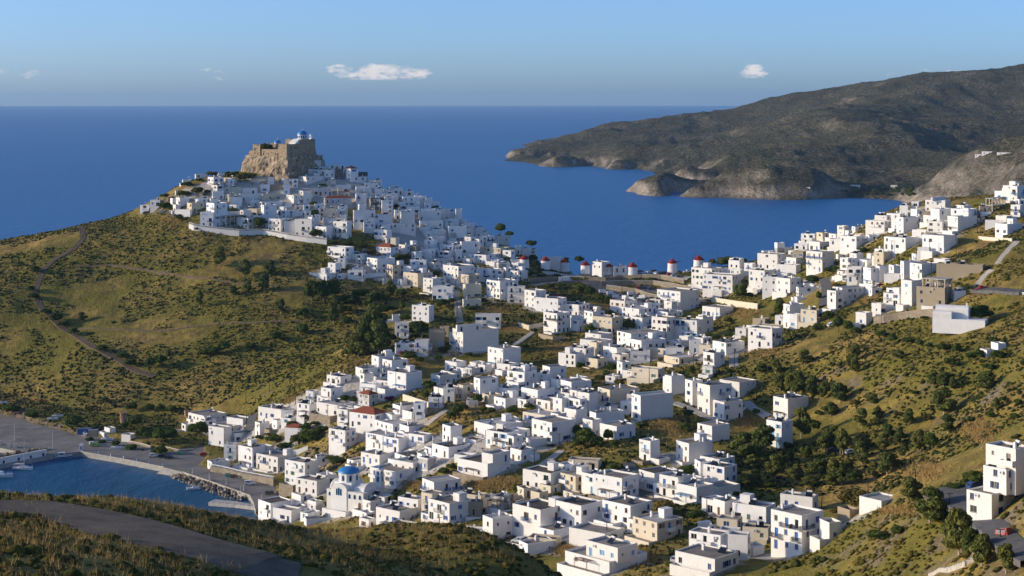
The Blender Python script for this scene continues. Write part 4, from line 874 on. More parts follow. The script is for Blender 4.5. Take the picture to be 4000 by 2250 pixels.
vault('vault', gx-gr+0.25, gx+gr-0.25, 0.45, cb_-0.3, zw+0.23, 'y', zq(300)-zw-0.25)
vault('vault', -ca+0.4, -1.5, cb_*0.22, cb_*0.78, zw+0.225, 'x', zq(300)-zw-0.4)
vault('gable', -1.5, -1.0, cb_*0.16, cb_*0.84, zw+0.225, 'x', zq(285)-zw-0.2)
vault('gable', -ca+0.02, -ca+0.5, cb_*0.16, cb_*0.84, zw+0.225, 'x', zq(285)-zw-0.2)
dc = (gx, cb_*0.5); mb = MB(); dr_ = 150*cs; mb.box(dc[0]-dr_*1.02, dc[1]-dr_*1.02, zw+0.24, dc[0]+dr_*1.02, dc[1]+dr_*1.02, zq(292)); mb.build('crossing', M['white'], church)
domed(church, dc, zq(292)+0.003, dr_*1.02, 112*cs, 78*cs, 8, True)
for x, w_ in ((258, 0.5), (290, 0.56), (321, 0.5)): arch_window(church, (xs(x), -0.25, zq(460)), 0, w_*1.25, (2.6 if x == 290 else 2.2), 'sky_blue')
arch_window(church, (xs(143), 0, zq(485)), 0, 0.8, 1.3)
for x in (445, 523, 602): arch_window(church, (xs(x), 0, zq(490)), 0, 0.95, 1.5)
arch_window(church, (xs(600), -0.01, zq(625)), 0, 1.6, 2.4, 'white', 'wood')
for y in (0.3, 0.5, 0.7): arch_window(church, (0, cb_*y, zq(490)), math.pi/2, 0.8, 1.4)
bx_, by_ = -1.9, cb_+1.4; zs_ = zq(440); bw = 1.25
mb = MB(); mb.box(bx_-bw, by_-bw, zb, bx_+bw, by_+bw, zq(330))
def stage(z0, z1, bw):
    for sx_ in (-1, 1):
        for sy_ in (-1, 1): mb.box(bx_+sx_*(bw-0.28)-0.28, by_+sy_*(bw-0.28)-0.28, z0, bx_+sx_*(bw-0.28)+0.28, by_+sy_*(bw-0.28)+0.28, z1)
    mb.box(bx_-bw-0.15, by_-bw-0.15, z1+0.003, bx_+bw+0.15, by_+bw+0.15, z1+0.25)
stage(zq(330)+0.003, zq(245), 1.15); stage(zq(238)+0.1, zq(172), 0.95); mb.lathe([(0.62, zq(165)), (0.62, zq(140))], 10, (bx_, by_)); bt = mb.build('belfry', M['white'], church)
mb = MB(); mb.lathe([(0.7*math.cos(i*math.pi/10), zq(140)+0.7*math.sin(i*math.pi/10)) for i in range(6)], 12, (bx_, by_)); mb.build('dome', M['dome'], bt)
for (z0, z1, bw) in ((zq(330), zq(245), 0.75), (zq(235), zq(172), 0.6)):
    mb = MB(); mb.box(bx_-bw, by_-bw, z0+0.01, bx_+bw, by_+bw, z1-0.3); mb.build('louvre', M['blue'], bt)
mark([(cg.x+x*math.cos(th)+y*math.sin(th), cg.y-x*math.sin(th)+y*math.cos(th)) for x, y in ((0, 0), (-ca, 0), (-ca, cb_), (0, cb_))], 1)
# ---------------------------------------------------------------- windmills
MILLS = [(3,477,480,365,62,312,0),(3,744,497,382,63,328,0),(3,984,527,402,68,345,0),(3,1245,555,440,63,385,0),(3,1527,567,458,70,405,1),(3,1840,570,462,68,400,0),(3,2340,540,415,66,358,0),(4,418,1130,1018,71,958,2)]
mill_look = ['half hidden behind cube houses at the town end', 'beside the terrace cafe', 'third along the ridge with one tiny window', 'fourth along the ridge between two taller ones', 'with bare wooden sail spokes facing the town', 'beside the parked cars on the saddle', 'on its own at the road bend among cars', 'with a broken sail pole, nearest the pine trees']
for k, (r, cx_, by, ty, hw_, ay, kind) in enumerate(MILLS):
    px, py = rp(r, cx_, by); g = hits(px, py, 300); s_ = g.y/F/REG[r][2]
    rr_ = hw_*s_; g.y += rr_; g.x *= g.y/(g.y-rr_); hb = (by-ty)*s_; hr_ = (ty-ay)*s_
    mill = empty('windmill', g); tag(mill, 'round whitewashed windmill with red cone roof, '+mill_look[k], 'windmill', 'windmills on the ridge')
    mb = MB(); n_ = 28; mb.lathe([(rr_, -1.5), (rr_*0.99, 0), (rr_*0.94, hb*0.5), (rr_*0.90, hb)], n_); mb.lathe([(rr_*0.90, hb), (0.01, hb)], n_); mb.build('tower', M['white'], mill, smooth=False)
    mb = MB(); mb.lathe([(rr_*1.35, -1.5), (rr_*1.35, 0.25), (rr_*0.9, 0.25)], n_); mb.build('plinth', M['stone'], mill)
    mb = MB(); mb.lathe([(rr_*1.0, hb-0.12), (rr_*1.0, hb+0.06), (0.05, hb+hr_)], 14); mb.build('roof', M['red_roof'], mill)
    mb = MB(); mb.box(-rr_*0.32, -rr_*0.92, hb+0.15, rr_*0.32, -rr_*0.2, hb+hr_*0.55); mb.build('dormer', M['red_roof'], mill)
    if k % 2 == 0: add_window(mill, 'slit', (-rr_*0.3, -rr_*0.92, hb*0.5), -0.3, 'frame_grey')
    if kind:
        mb = MB()
        if kind == 1:
            hub = Vector((-rr_*0.2, -rr_*1.35, hb+hr_*0.3)); mb.tube((0, 0, hub.z), hub, 0.16, n=6)
            for q in range(5): a = 0.35+q*2*math.pi/10; d = Vector((math.cos(a), 0, math.sin(a)))*rr_*1.15; mb.tube(hub-d, hub+d, 0.07, n=4)
        else:
            mb.tube((-rr_*0.6, -rr_*0.4, hb+0.3), (-rr_*0.55, -rr_*0.6, hb+hr_*2.1), 0.09, n=4); mb.tube((-rr_*0.9, -rr_*0.3, hb+0.2), (-rr_*1.0, -rr_*0.5, hb+hr_*1.9), 0.05, n=4); mb.tube((0, 0, hb+hr_*0.35), (-rr_*1.3, -rr_*0.6, hb+hr_*0.35), 0.14, n=6)
        mb.build('sail_spokes', M['wood'], mill)
    elif k == 6:
        mb = MB(); mb.tube((0, 0, hb+hr_*0.35), (rr_*1.5, -0.4, hb+hr_*0.35), 0.15, n=6); mb.build('windshaft', M['wood'], mill)
    mark([(g.x+rr_*1.5*math.cos(a), g.y+rr_*1.5*math.sin(a)) for a in np.linspace(0, 6.0, 10)])
# ---------------------------------------------------------------- hillside chapel
th = math.radians(24); q = rp(8, 2085, 893); g = hits(*q, 300); s_ = g.y/F/3.22
ch = empty('chapel', (g.x, g.y, 0), -th); tag(ch, 'small white chapel with two barrel roofs on a whitewashed terrace', 'chapel')
cz = lambda y: g.z+(893-y)*s_
xq = lambda x: (x-2085)*s_/math.cos(th)
mb = MB(); mb.prism([(xq(1488), 0), (0, 0), (0, 7.5), (xq(1488), 7.5)], g.z-3, cz(815)); mb.build('terrace', M['white'], ch)
mb = MB(); mb.box(xq(1505), 3.0, cz(815)+0.004, xq(1880), 7.3, cz(715)); mb.build('wall', M['white'], ch); vault('vault', xq(1505), xq(1880), 2.95, 7.35, cz(715)+0.003, 'x', (715-655)*s_, parent=ch)
mb = MB(); mb.box(xq(1490), 0.1, cz(815)+0.004, xq(1705), 2.95, cz(760)); mb.build('wall', M['white'], ch); vault('vault', xq(1490), xq(1705), 0.1, 2.95, cz(760)+0.003, 'x', (760-718)*s_, parent=ch)
add_window(ch, 'door', (xq(1880)+0.0, 5.1, cz(815)+0.06), math.pi/2, 'frame_white', None, 'wood')
mb = MB(); mb.box(xq(1855)-0.25, 4.8, cz(655)-0.1, xq(1855)+0.25, 5.5, cz(655)+0.9); mb.build('bell_cote', M['white'], ch)
mark([(g.x+x, g.y+y) for x, y in ((1, -1), (xq(1488)-1, -1), (xq(1488)-1, 9), (1, 9))])
# ---------------------------------------------------------------- raw concrete frames
def skeleton(r, x0, xm, x1, yb, yt, label, floors=2, base=None):
    (a0, b_), (am, t_), (a1, _) = rp(r, x0, yb), rp(r, xm, yt), rp(r, x1, yb); g = hits(am, b_, 300) if base is None else base; s_ = g.y/F
    th = math.radians(40); a = (am-a0)*s_/math.cos(th); b = max(4.0, (a1-am)*s_/math.sin(th)); hh = (b_-t_)*s_
    o = empty('building_shell', (g.x, g.y, 0), -th); tag(o, label, 'building shell'); fh = hh/floors
    for f in range(floors):
        z0 = g.z+f*fh
        nx_, ny_ = max(2, int(a/3)+1), max(2, int(b/3)+1)
        for i in range(nx_):
            for j in range(ny_):
                x, y = -0.2-(a-0.4)*i/(nx_-1), 0.2+(b-0.4)*j/(ny_-1); mb = MB(); mb.box(x-0.18, y-0.18, z0-(1.5 if f == 0 else 0), x+0.18, y+0.18, z0+fh-0.303); mb.build('column', M['pale_concrete'], o)
        mb = MB(); mb.box(-a-0.15, -0.15, z0+fh-0.3, 0.15, b+0.15, z0+fh-0.003); mb.build('slab', M['pale_concrete'], o)
    mb = MB(); mb.box(-a+0.3, b-0.25, g.z-1, -0.3, b-0.05, g.z+hh-0.35); mb.build('rear_wall', M['ochre'], o)
    mark([(g.x-a*math.cos(th), g.y+a*math.sin(th)), (g.x, g.y), (g.x+b*math.sin(th), g.y+b*math.cos(th)), (g.x+b*math.sin(th)-a*math.cos(th), g.y+b*math.cos(th)+a*math.sin(th))])
skeleton(1, 1165, 1230, 1420, 1255, 1105, 'grey concrete building frame behind the long terrace wall')
skeleton(5, 2010, 2090, 2370, 470, 270, 'open concrete frame under the hotel at the top of the ridge')
for hrec in HOUSES:
    if abs(hrec['px']-rp(8, 1485, 0)[0]) < 12 and abs(hrec['py']-rp(8, 0, 520)[1]) < 12 and 'o' in hrec['fl']:
        gq = hrec['g'].copy(); gq.z = hrec['zr']; gq.x += 0.5; gq.y += 1.5
        skeleton(8, 1400, 1640, 1770, 410, 300, 'concrete posts and roof slab on top of the unfinished brick house', 1, base=gq)
# ================================================================== harbour
def clip_poly(poly, x0, x1, y0, y1):
    def cut(P, f, inter):
        out = []
        for i in range(len(P)):
            a, b = P[i], P[(i+1) % len(P)]
            if f(a): out.append(a)
            if f(a) != f(b): out.append(inter(a, b))
        return out
    ix = lambda c: (lambda a, b: (c, a[1]+(b[1]-a[1])*(c-a[0])/(b[0]-a[0]))); iy = lambda c: (lambda a, b: (a[0]+(b[0]-a[0])*(c-a[1])/(b[1]-a[1]), c))
    P = poly
    for f, g in ((lambda p: p[0] >= x0, ix(x0)), (lambda p: p[0] <= x1, ix(x1)), (lambda p: p[1] >= y0, iy(y0)), (lambda p: p[1] <= y1, iy(y1))):
        if P: P = cut(P, f, g)
    return P
qp = [(p.x, p.y) for p in QP]
mb = MB(); mb.prism(qp, -5, QZ-0.12); quay = mb.build('quay', M['concrete']); tag(quay, kind='structure')
t = NT('quay_slab'); p = t.pos(); nzv = t.noise(p, 0.25, 5, 0.6)
M['slab'] = t.done(t.mix(1.0, t.mix(t.ramp(nzv, [(0.3, 0.0), (0.7, 1.0)]), (0.20, 0.185, 0.165), (0.31, 0.29, 0.26)), t.mix(t.rnd(), (0.78, 0.78, 0.8), (1.06, 1.04, 1.0)), 'MULTIPLY'), 0.92, 0.15)
# concrete bays of the apron, cut to the quay outline (frame turned with the long edge)
e0, e1 = Vector(qp[2]), Vector(qp[4]); qa = math.atan2(e1.y-e0.y, e1.x-e0.x); ca_, sa_ = math.cos(-qa), math.sin(-qa)
loc = [(x*ca_-y*sa_, x*sa_+y*ca_) for x, y in qp]
lx0, lx1, ly0, ly1 = min(p[0] for p in loc), max(p[0] for p in loc), min(p[1] for p in loc), max(p[1] for p in loc)
ST = 7.0; nsl = 0
x = lx0
while x < lx1:
    y = ly0
    while y < ly1:
        P = clip_poly(loc, x+0.03, x+ST-0.03, y+0.03, y+ST-0.03)
        if len(P) > 2 and abs(sum(P[i][0]*P[(i+1) % len(P)][1]-P[(i+1) % len(P)][0]*P[i][1] for i in range(len(P))))/2 > 3 and nsl < 290:
            Pw = [(a*math.cos(qa)-b*math.sin(qa), a*math.sin(qa)+b*math.cos(qa)) for a, b in P]
            mb = MB(); mb.prism(Pw, QZ-0.115, QZ); mb.build('slab', M['slab'], quay); nsl += 1
        y += ST
    x += ST
# kerb along the water
def strip_box(name, pts3, wid, h0, h1, mat, parent=None, closed=False):
    mb = MB()
    for a, b in zip(pts3[:-1], pts3[1:]):
        a, b = Vector(a), Vector(b); d = (b-a); d.z = 0
        if d.length < 1e-3: continue
        d.normalize(); n_ = Vector((-d.y, d.x, 0))*wid/2
        vs = [a-n_+Vector((0, 0, h0)), b-n_+Vector((0, 0, h0)), b+n_+Vector((0, 0, h0)), a+n_+Vector((0, 0, h0)), a-n_+Vector((0, 0, h1)), b-n_+Vector((0, 0, h1)), b+n_+Vector((0, 0, h1)), a+n_+Vector((0, 0, h1))]
        mb.add(vs, [(0, 3, 2, 1), (4, 5, 6, 7), (0, 1, 5, 4), (1, 2, 6, 5), (2, 3, 7, 6), (3, 0, 4, 7)])
    return mb.build(name, M[mat], parent)
kp_ = [Wz(*q, QZ) for q in quay_edge[1:5]]; strip_box('kerb', kp_, 0.7, 0.004, 0.22, 'pale_concrete', quay)
strip_box('kerb', [Wz(*q, QZ) for q in quay_edge[5:9]], 0.6, 0.004, 0.2, 'pale_concrete', quay)
# mole with a white breast wall and boulders behind it
mole_pts = [Wz(*a17(*q), 1.2) for q in ((-300, 935), (0, 872), (600, 762), (705, 735), (700, 712), (590, 725), (0, 838), (-300, 900))]
mb = MB(); mb.prism([(p.x, p.y) for p in mole_pts], -5, 1.2); ml = mb.build('mole', M['concrete']); tag(ml, 'low concrete mole carrying the white breast wall', 'mole')
wpts = [Wz(*a17(*q), 1.2) for q in ((-300, 905), (0, 848), (582, 738))]
bw_ = strip_box('breast_wall', wpts, 0.9, 0.004, 2.6, 'white'); tag(bw_, 'white harbour wall with small dark openings behind the sailing yacht', 'wall')
for f in (0.42, 0.62, 0.78, 0.95):
    p = wpts[1].lerp(wpts[2], (f-0.38)/0.62); d = (wpts[2]-wpts[1]).normalized(); n_ = Vector((d.y, -d.x, 0))
    mb = MB(); c = p+n_*0.47; mb.prism([(c.x-d.x*0.5, c.y-d.y*0.5), (c.x+d.x*0.5, c.y+d.y*0.5), (c.x+d.x*0.5-n_.x*0.05, c.y+d.y*0.5-n_.y*0.05), (c.x-d.x*0.5-n_.x*0.05, c.y-d.y*0.5-n_.y*0.05)], 1.3, 2.5); mb.build('opening', M['dark'], bw_)
def rock_meshes(n=7):
    out = []
    for k in range(n):
        bm = bmesh.new(); bmesh.ops.create_icosphere(bm, subdivisions=1, radius=1.0)
        for v in bm.verts: v.co *= R.uniform(0.72, 1.15); v.co.z *= 0.8
        me = bpy.data.meshes.new('boulder'); bm.to_mesh(me); bm.free(); me.materials.append(M['rock']); out.append(me)
    return out
RM = rock_meshes()
def boulders(name, label, a, b, n, width, zlo, zhi, size, side):
    o = empty(name, a); tag(o, label, 'rock pile'); d = (b-a); L = d.length; d.normalize(); nn = Vector((-d.y, d.x, 0))*side
    for k in range(n):
        f, g_ = R.random(), R.random(); p = d*(f*L)+nn*(g_*width); z = zlo+(zhi-zlo)*(1-g_)+R.uniform(-0.2, 0.3)
        c = link('boulder', R.choice(RM), o, (p.x, p.y, z-a.z)); s_ = R.uniform(0.6, 1.25)*size; c.scale = (s_*R.uniform(0.9, 1.4), s_, s_*R.uniform(0.7, 1.0)); c.rotation_euler = (R.uniform(0, 6), R.uniform(0, 6), R.uniform(0, 6))
boulders('breakwater', 'dark boulders heaped along the back of the white harbour wall', Wz(*a17(-100, 800), 1.2), Wz(*a17(600, 690), 1.2), 110, 5, 1.2, 2.8, 0.8, 1)
ra, rb_, rc_ = Wz(*a17(2310, 950), 1.0), Wz(*a15(420, 930), 1.0), Wz(*a15(890, 1090), 1.0)
boulders('riprap', 'boulder slope under the waterfront road next to the small motorboat', ra, rb_, 120, 6.5, -0.6, 1.6, 0.85, -1)
boulders('riprap', 'boulder slope under the waterfront road next to the jetty', rb_, rc_, 120, 6.5, -0.6, 1.6, 0.85, -1)
# slipway
mb = MB(); q = [Wz(*a17(2070, 900), 1.95), Wz(*a17(2305, 950), 1.95), Wz(*a17(2180, 1010), -0.4), Wz(*a17(1950, 975), -0.4)]; mb.quad(*q[::-1]); mb.quad(*[v-Vector((0, 0, 3)) for v in q])
for i in range(4): mb.quad(q[i], q[(i+1) % 4], q[(i+1) % 4]-Vector((0, 0, 3)), q[i]-Vector((0, 0, 3)))
tag(mb.build('slipway', M['concrete']), 'sloping concrete slipway going down into the harbour water', 'slipway')
# jetty
jp = [Wz(*a15(*q), 1.3) for q in ((368, 1165), (450, 1128), (700, 1150), (960, 1195), (985, 1215), (960, 1222), (700, 1190))]
mb = MB(); mb.prism([(p.x, p.y) for p in jp], -4, 1.3); jt = mb.build('jetty', M['pale_concrete']); tag(jt, 'low concrete jetty sticking out by the harbour houses', 'jetty')
for k in range(7):
    p = jp[0].lerp(jp[5], 0.04+k*0.15); mb = MB(); mb.tube((p.x+0.3, p.y+0.4, 1.304), (p.x+0.3, p.y+0.4, 1.7), 0.22, n=6); mb.build('bollard', M['frame_white'], jt)
for (x, y) in ((1235, 722), (1388, 752), (1550, 782), (1717, 815), (1873, 845), (2045, 872)):
    p = Wz(*a17(x, y), QZ); mb = MB(); mb.lathe([(0.22, 0.004), (0.22, 0.9), (0.3, 0.95), (0.02, 1.15)], 8); o = mb.build('bollard', M['sky_blue'] if x % 2 else M['frame_white'], None, loc=(p.x, p.y+0.8, QZ)); tag(o, None, 'bollard', 'bollards along the quay edge')
    o['label'] = 'slim bollard on the quay edge, %s counting from the white kiosk' % ORD[[1235, 1388, 1550, 1717, 1873, 2045].index(x)]
# ================================================================== roads, lanes, stairs, walls
def subdiv(pts, step):
    out = []
    for a, b in zip(pts[:-1], pts[1:]):
        n_ = max(1, int((b-a).length/step))
        out += [a.lerp(b, k/n_) for k in range(n_)]
    return out+[pts[-1]]
def ground_path(r, pl, ymin=270.0):
    return [hits(*rp(r, *q), ymin) for q in pl]
def road(name, r, pl, wid, mat, lift=0.12, ymin=270.0, label=None, step=3.0, flat=0.0):
    c = subdiv(ground_path(r, pl, ymin), step); mb = MB(); nW = 4; rows = []
    for i, p in enumerate(c):
        d = (c[min(i+1, len(c)-1)]-c[max(i-1, 0)]); d.z = 0; d.normalize(); n_ = Vector((-d.y, d.x, 0)); ww = wid if not callable(wid) else wid(i/len(c))
        zs = [tz_at(p.x+n_.x*ww*(k/nW-0.5), p.y+n_.y*ww*(k/nW-0.5)) for k in range(nW+1)]; zm = max(zs) if flat else None
        rows.append([(p.x+n_.x*ww*(k/nW-0.5), p.y+n_.y*ww*(k/nW-0.5), (zs[k]*(1-flat)+(zm or 0)*flat)+lift) for k in range(nW+1)])
        mark([(p.x-ww/2-0.5, p.y-ww/2-0.5), (p.x+ww/2+0.5, p.y-ww/2-0.5), (p.x+ww/2+0.5, p.y+ww/2+0.5), (p.x-ww/2-0.5, p.y+ww/2+0.5)] if ww < 4 else [rows[-1][0][:2], rows[-1][-1][:2], (rows[-1][-1][0]+d.x*step*1.5, rows[-1][-1][1]+d.y*step*1.5), (rows[-1][0][0]+d.x*step*1.5, rows[-1][0][1]+d.y*step*1.5)])
    for i in range(len(rows)-1):
        for k in range(nW): mb.quad(rows[i][k], rows[i][k+1], rows[i+1][k+1], rows[i+1][k])
    for side, k in ((0, 0), (1, nW)):
        for i in range(len(rows)-1):
            a, b = rows[i][k], rows[i+1][k]; mb.quad(a, b, (b[0], b[1], b[2]-1.2), (a[0], a[1], a[2]-1.2))
    return tag(mb.build(name, M[mat]), kind='structure')
t = NT('gravel_track'); p = t.pos(); fine = t.noise(p, 3.0, 6, 0.75)
M['gravel'] = t.done(t.mix(t.ramp(t.noise(p, 0.35, 4), [(0.35, 0.0), (0.7, 1.0)]), t.mix(fine, (0.06, 0.048, 0.036), (0.20, 0.16, 0.115)), t.mix(fine, (0.14, 0.11, 0.078), (0.31, 0.25, 0.18))), 0.95, 0.1); t.bump(fine, 0.8, 0.15)
M['dirt'] = plain('dirt_track', (0.20, 0.145, 0.085), 0.95, 0.1, 0.3, 0.8)
M['dirt_dark'] = plain('trodden_earth', (0.13, 0.10, 0.07), 0.95, 0.1, 0.3, 0.8)
road('lane', 3, [(560, 700), (900, 650), (1250, 640), (1420, 700), (1500, 770), (1700, 850), (1900, 900), (2100, 930)], 10, 'asphalt', 0.15, flat=0.6)
road('car_park', 3, [(1850, 735), (2050, 750), (2300, 775)], 7, 'asphalt', 0.2, flat=0.6)
road('ridge_road', 3, [(540, 545), (900, 545), (1300, 572), (1700, 575), (1960, 560), (2200, 575), (2400, 595), (2576, 600)], 8, 'pale_concrete', 0.1, flat=0.4)
road('road', 16, [(960, 760), (860, 700), (760, 640), (690, 570), (620, 480), (540, 430), (470, 385), (425, 345)], lambda f: 5.0+5*max(0, f-0.55)*2, 'asphalt', 0.22, flat=0.7)
road('road', 8, [(1960, 440), (2200, 446), (2576, 462)], 5, 'asphalt', 0.3, flat=0.6)
road('lane', 8, [(60, 640), (60, 540), (90, 470), (90, 380), (60, 300)], 4.5, 'asphalt', 0.15, flat=0.5)
road('lane', 11, [(430, 400), (650, 480), (900, 590), (990, 620)], 4.0, 'pale_concrete', 0.15, flat=0.5)
road('lane', 11, [(1320, 390), (1420, 470), (1620, 580)], 3.5, 'pale_concrete', 0.15, flat=0.5)
road('lane', 13, [(620, 20), (690, 110), (760, 200), (830, 290)], 5.5, 'asphalt', 0.2, flat=0.5)
road('lane', 7, [(870, 1080), (850, 1000), (870, 900), (1010, 850)], 3.5, 'concrete', 0.15, flat=0.5)
road('lane', 15, [(930, 80), (890, 250), (870, 300)], 4, 'asphalt', 0.2, flat=0.5)
road('track', 19, [(375, 103), (395, 160), (350, 210), (250, 265), (205, 310), (180, 370), (165, 420), (190, 480), (260, 550), (360, 620), (450, 680), (550, 730), (650, 790), (735, 815)], 3.2, 'dirt_dark', 0.2, flat=0.3)
road('footpath', 19, [(350, 292), (520, 285), (700, 310), (900, 345), (1100, 370), (1320, 385)], 1.3, 'dirt', 0.25)
road('footpath', 19, [(370, 590), (600, 595), (800, 595), (1000, 567), (1200, 560), (1456, 550)], 1.2, 'dirt', 0.25)
REG[30] = (0, 1850, 1.456)
road('gravel_road', 30, [(-200, 190), (0, 193), (200, 203), (400, 240), (600, 285), (800, 345), (1000, 405), (1200, 460), (1456, 530), (1700, 585)], 8.5, 'gravel', 0.05, ymin=60.0, step=1.5, flat=0.25)
def stairs(r, pl, wid, label, mat='pale_concrete', ymin=270.0):
    c = ground_path(r, pl, ymin); L = sum((b-a).length for a, b in zip(c[:-1], c[1:])); pts_ = subdiv(c, 0.75); mb = MB()
    for a, b in zip(pts_[:-1], pts_[1:]):
        d = b-a; d.z = 0
        if d.length < 1e-4: continue
        d.normalize(); n_ = Vector((-d.y, d.x, 0))*wid/2; z = max(a.z, b.z, tz_at(a.x, a.y))+0.2
        e = d*0.05
        vs = [a-n_-e, b-n_, b+n_, a+n_-e]; mb.prism([(v.x, v.y) for v in vs][::1], z-1.6, z)
        mark([(v.x, v.y) for v in vs], 1)
    o = mb.build('stairs', M[mat]); tag(o, label, 'stairs', 'outdoor stairs between the houses'); return o
stairs(3, [(350, 1440), (460, 1370), (570, 1290), (650, 1220), (715, 1170)], 2.4, 'pale zigzag steps climbing past the concrete block garden')
stairs(6, [(1925, 1000), (1900, 850), (1885, 720), (1880, 585)], 3.4, 'long straight stone stairway climbing into the upper town', 'concrete')
stairs(9, [(1540, 600), (1650, 540), (1760, 475)], 2.0, 'short steps beside the white house with blue shutters')
stairs(9, [(1830, 1000), (1950, 900), (2080, 810)], 2.4, 'whitewashed steps rising from the dark garden hollow')
stairs(14, [(2290, 235), (2420, 140), (2560, 35)], 2.6, 'white striped stairway beside the broad green trees')
stairs(5, [(2170, 1200), (2280, 1050), (2440, 880)], 2.6, 'stone steps climbing the bare slope under the ridge hotel', 'pale_concrete')
stairs(8, [(1995, 370), (2080, 260), (2175, 175)], 2.6, 'stone steps rising beside the long low stone building', 'pale_concrete')
stairs(16, [(360, 815), (470, 780), (570, 742), (650, 690)], 1.6, 'pale concrete steps on the near scrub slope', 'pale_concrete')
stairs(11, [(1085, 625), (1200, 545), (1340, 455)], 1.6, 'narrow steps along the side wall of the house with blue shutters', 'white')
def wallstrip(name, r, pl, hgt, thick, mat, label, cap=None, bal=False, ymin=270.0, drop=2.0):
    c = subdiv(ground_path(r, pl, ymin), 2.5); o = empty(name, c[0]); tag(o, label, 'wall'); mb = MB(); cb_m = MB(); bm_ = MB(); top = []
    sm = [p.z for p in c]
    for _ in range(6): sm = [sm[0]]+[(sm[i-1]+sm[i]*2+sm[i+1])/4 for i in range(1, len(sm)-1)]+[sm[-1]]
    A = c[0]
    for i in range(len(c)-1):
        a, b = c[i]-A, c[i+1]-A; d = b-a; d.z = 0; d.normalize(); n_ = Vector((-d.y, d.x, 0))*thick/2
        za, zb_ = sm[i]-A.z+hgt, sm[i+1]-A.z+hgt; bot = min(a.z, b.z)-drop
        vs = [a-n_, b-n_, b+n_, a+n_]; mb.add([(v.x, v.y, bot) for v in vs]+[(vs[0].x, vs[0].y, za), (vs[1].x, vs[1].y, zb_), (vs[2].x, vs[2].y, zb_), (vs[3].x, vs[3].y, za)], [(4, 5, 6, 7), (0, 1, 5, 4), (1, 2, 6, 5), (2, 3, 7, 6), (3, 0, 4, 7)])
        if cap or bal:
            n2 = n_*1.25; vs = [a-n2, b-n2, b+n2, a+n2]; h0 = 0.003 if not bal else 0.75
            cb_m.add([(vs[0].x, vs[0].y, za+h0), (vs[1].x, vs[1].y, zb_+h0), (vs[2].x, vs[2].y, zb_+h0), (vs[3].x, vs[3].y, za+h0), (vs[0].x, vs[0].y, za+h0+0.16), (vs[1].x, vs[1].y, zb_+h0+0.16), (vs[2].x, vs[2].y, zb_+h0+0.16), (vs[3].x, vs[3].y, za+h0+0.16)], [(4, 5, 6, 7), (0, 1, 5, 4), (1, 2, 6, 5), (2, 3, 7, 6), (3, 0, 4, 7), (0, 3, 2, 1)])
        if bal:
            for q in range(5):
                f = (q+0.5)/5; p = a.lerp(b, f); z = za+(zb_-za)*f; bm_.box(p.x-0.1, p.y-0.1, z+0.002, p.x+0.1, p.y+0.1, z+0.748)
    mb.build('wall', M[mat], o)
    if cap or bal: cb_m.build('coping', M[cap or 'white'], o)
    if bal: bm_.build('balusters', M['white'], o)
    return o
wallstrip('terrace_wall', 1, [(770, 1262), (830, 1290), (1100, 1320), (1400, 1355), (1700, 1340), (2000, 1400), (2250, 1435), (2500, 1465)], 2.6, 0.6, 'white', 'long white balustraded wall along the foot of the hilltop town', bal=True)
wallstrip('retaining_wall', 3, [(530, 660), (700, 640), (890, 630)], 2.4, 0.6, 'stone', 'rubble stone wall left of the parked garbage truck')
wallstrip('retaining_wall', 3, [(1290, 632), (1500, 640), (1700, 625), (1950, 600)], 2.2, 0.6, 'stone', 'stone wall just below the windmill with sail spokes')
wallstrip('retaining_wall', 3, [(1440, 700), (1820, 690), (2100, 690), (2450, 745), (2576, 770)], 2.6, 0.6, 'stone', 'long pale stone wall above the upper row of parked cars', cap='pale_concrete')
wallstrip('retaining_wall', 3, [(1510, 745), (1700, 770), (1880, 800), (2010, 840), (2160, 880)], 2.6, 0.6, 'stone', 'pale stone wall between the two levels of the car park', cap='pale_concrete')
wallstrip('retaining_wall', 3, [(1960, 600), (2200, 610), (2490, 670)], 2.2, 0.6, 'stone', 'stone wall under the lone windmill beside the road', cap='pale_concrete')
wallstrip('retaining_wall', 7, [(580, 262), (800, 300), (1000, 330), (1160, 350)], 2.8, 0.5, 'cream', 'cream rendered wall above the dry terrace on the right slope')
wallstrip('retaining_wall', 8, [(690, 860), (820, 845), (1000, 800), (1200, 780), (1370, 765), (1510, 760)], 3.0, 0.6, 'stone', 'stone wall with doorway leading to the barrel-roofed chapel')
wallstrip('retaining_wall', 15, [(395, 800), (560, 830), (800, 890), (1000, 930), (1190, 960)], 2.8, 0.7, 'stone', 'stone sea-front wall with white balustrade beneath the arched cafe', bal=True)
wallstrip('retaining_wall', 9, [(1530, 690), (1700, 745), (1865, 800)], 2.6, 0.5, 'cream', 'weathered cream wall across the bare plot above the square house')
wallstrip('retaining_wall', 5, [(1900, 850), (2100, 870), (2370, 885)], 1.4, 0.5, 'cream', 'low tan wall on the bare slope under the ridge hotel')
wallstrip('retaining_wall', 10, [(820, 55), (1000, 95), (1070, 105), (1140, 80)], 1.8, 0.5, 'ochre', 'bare concrete garden wall under the three-storey house')
wallstrip('retaining_wall', 3, [(400, 1200), (540, 1255), (700, 1210)], 2.0, 0.5, 'cream', 'concrete wall holding up the bare garden plot by the steps')
wallstrip('guard_wall', 8, [(1960, 460), (2200, 468), (2576, 484)], 0.9, 0.3, 'white', 'white guard rail along the road on the right slope')
wallstrip('garden_wall', 17, [(1620, 590), (1760, 610), (1900, 655)], 1.1, 0.4, 'stone', 'low scalloped stone wall round the playground by the quay', cap='white')
wallstrip('garden_wall', 17, [(2090, 665), (2250, 710), (2430, 690)], 1.2, 0.4, 'stone', 'white-capped stone wall with red gate beside the green bins', cap='white')
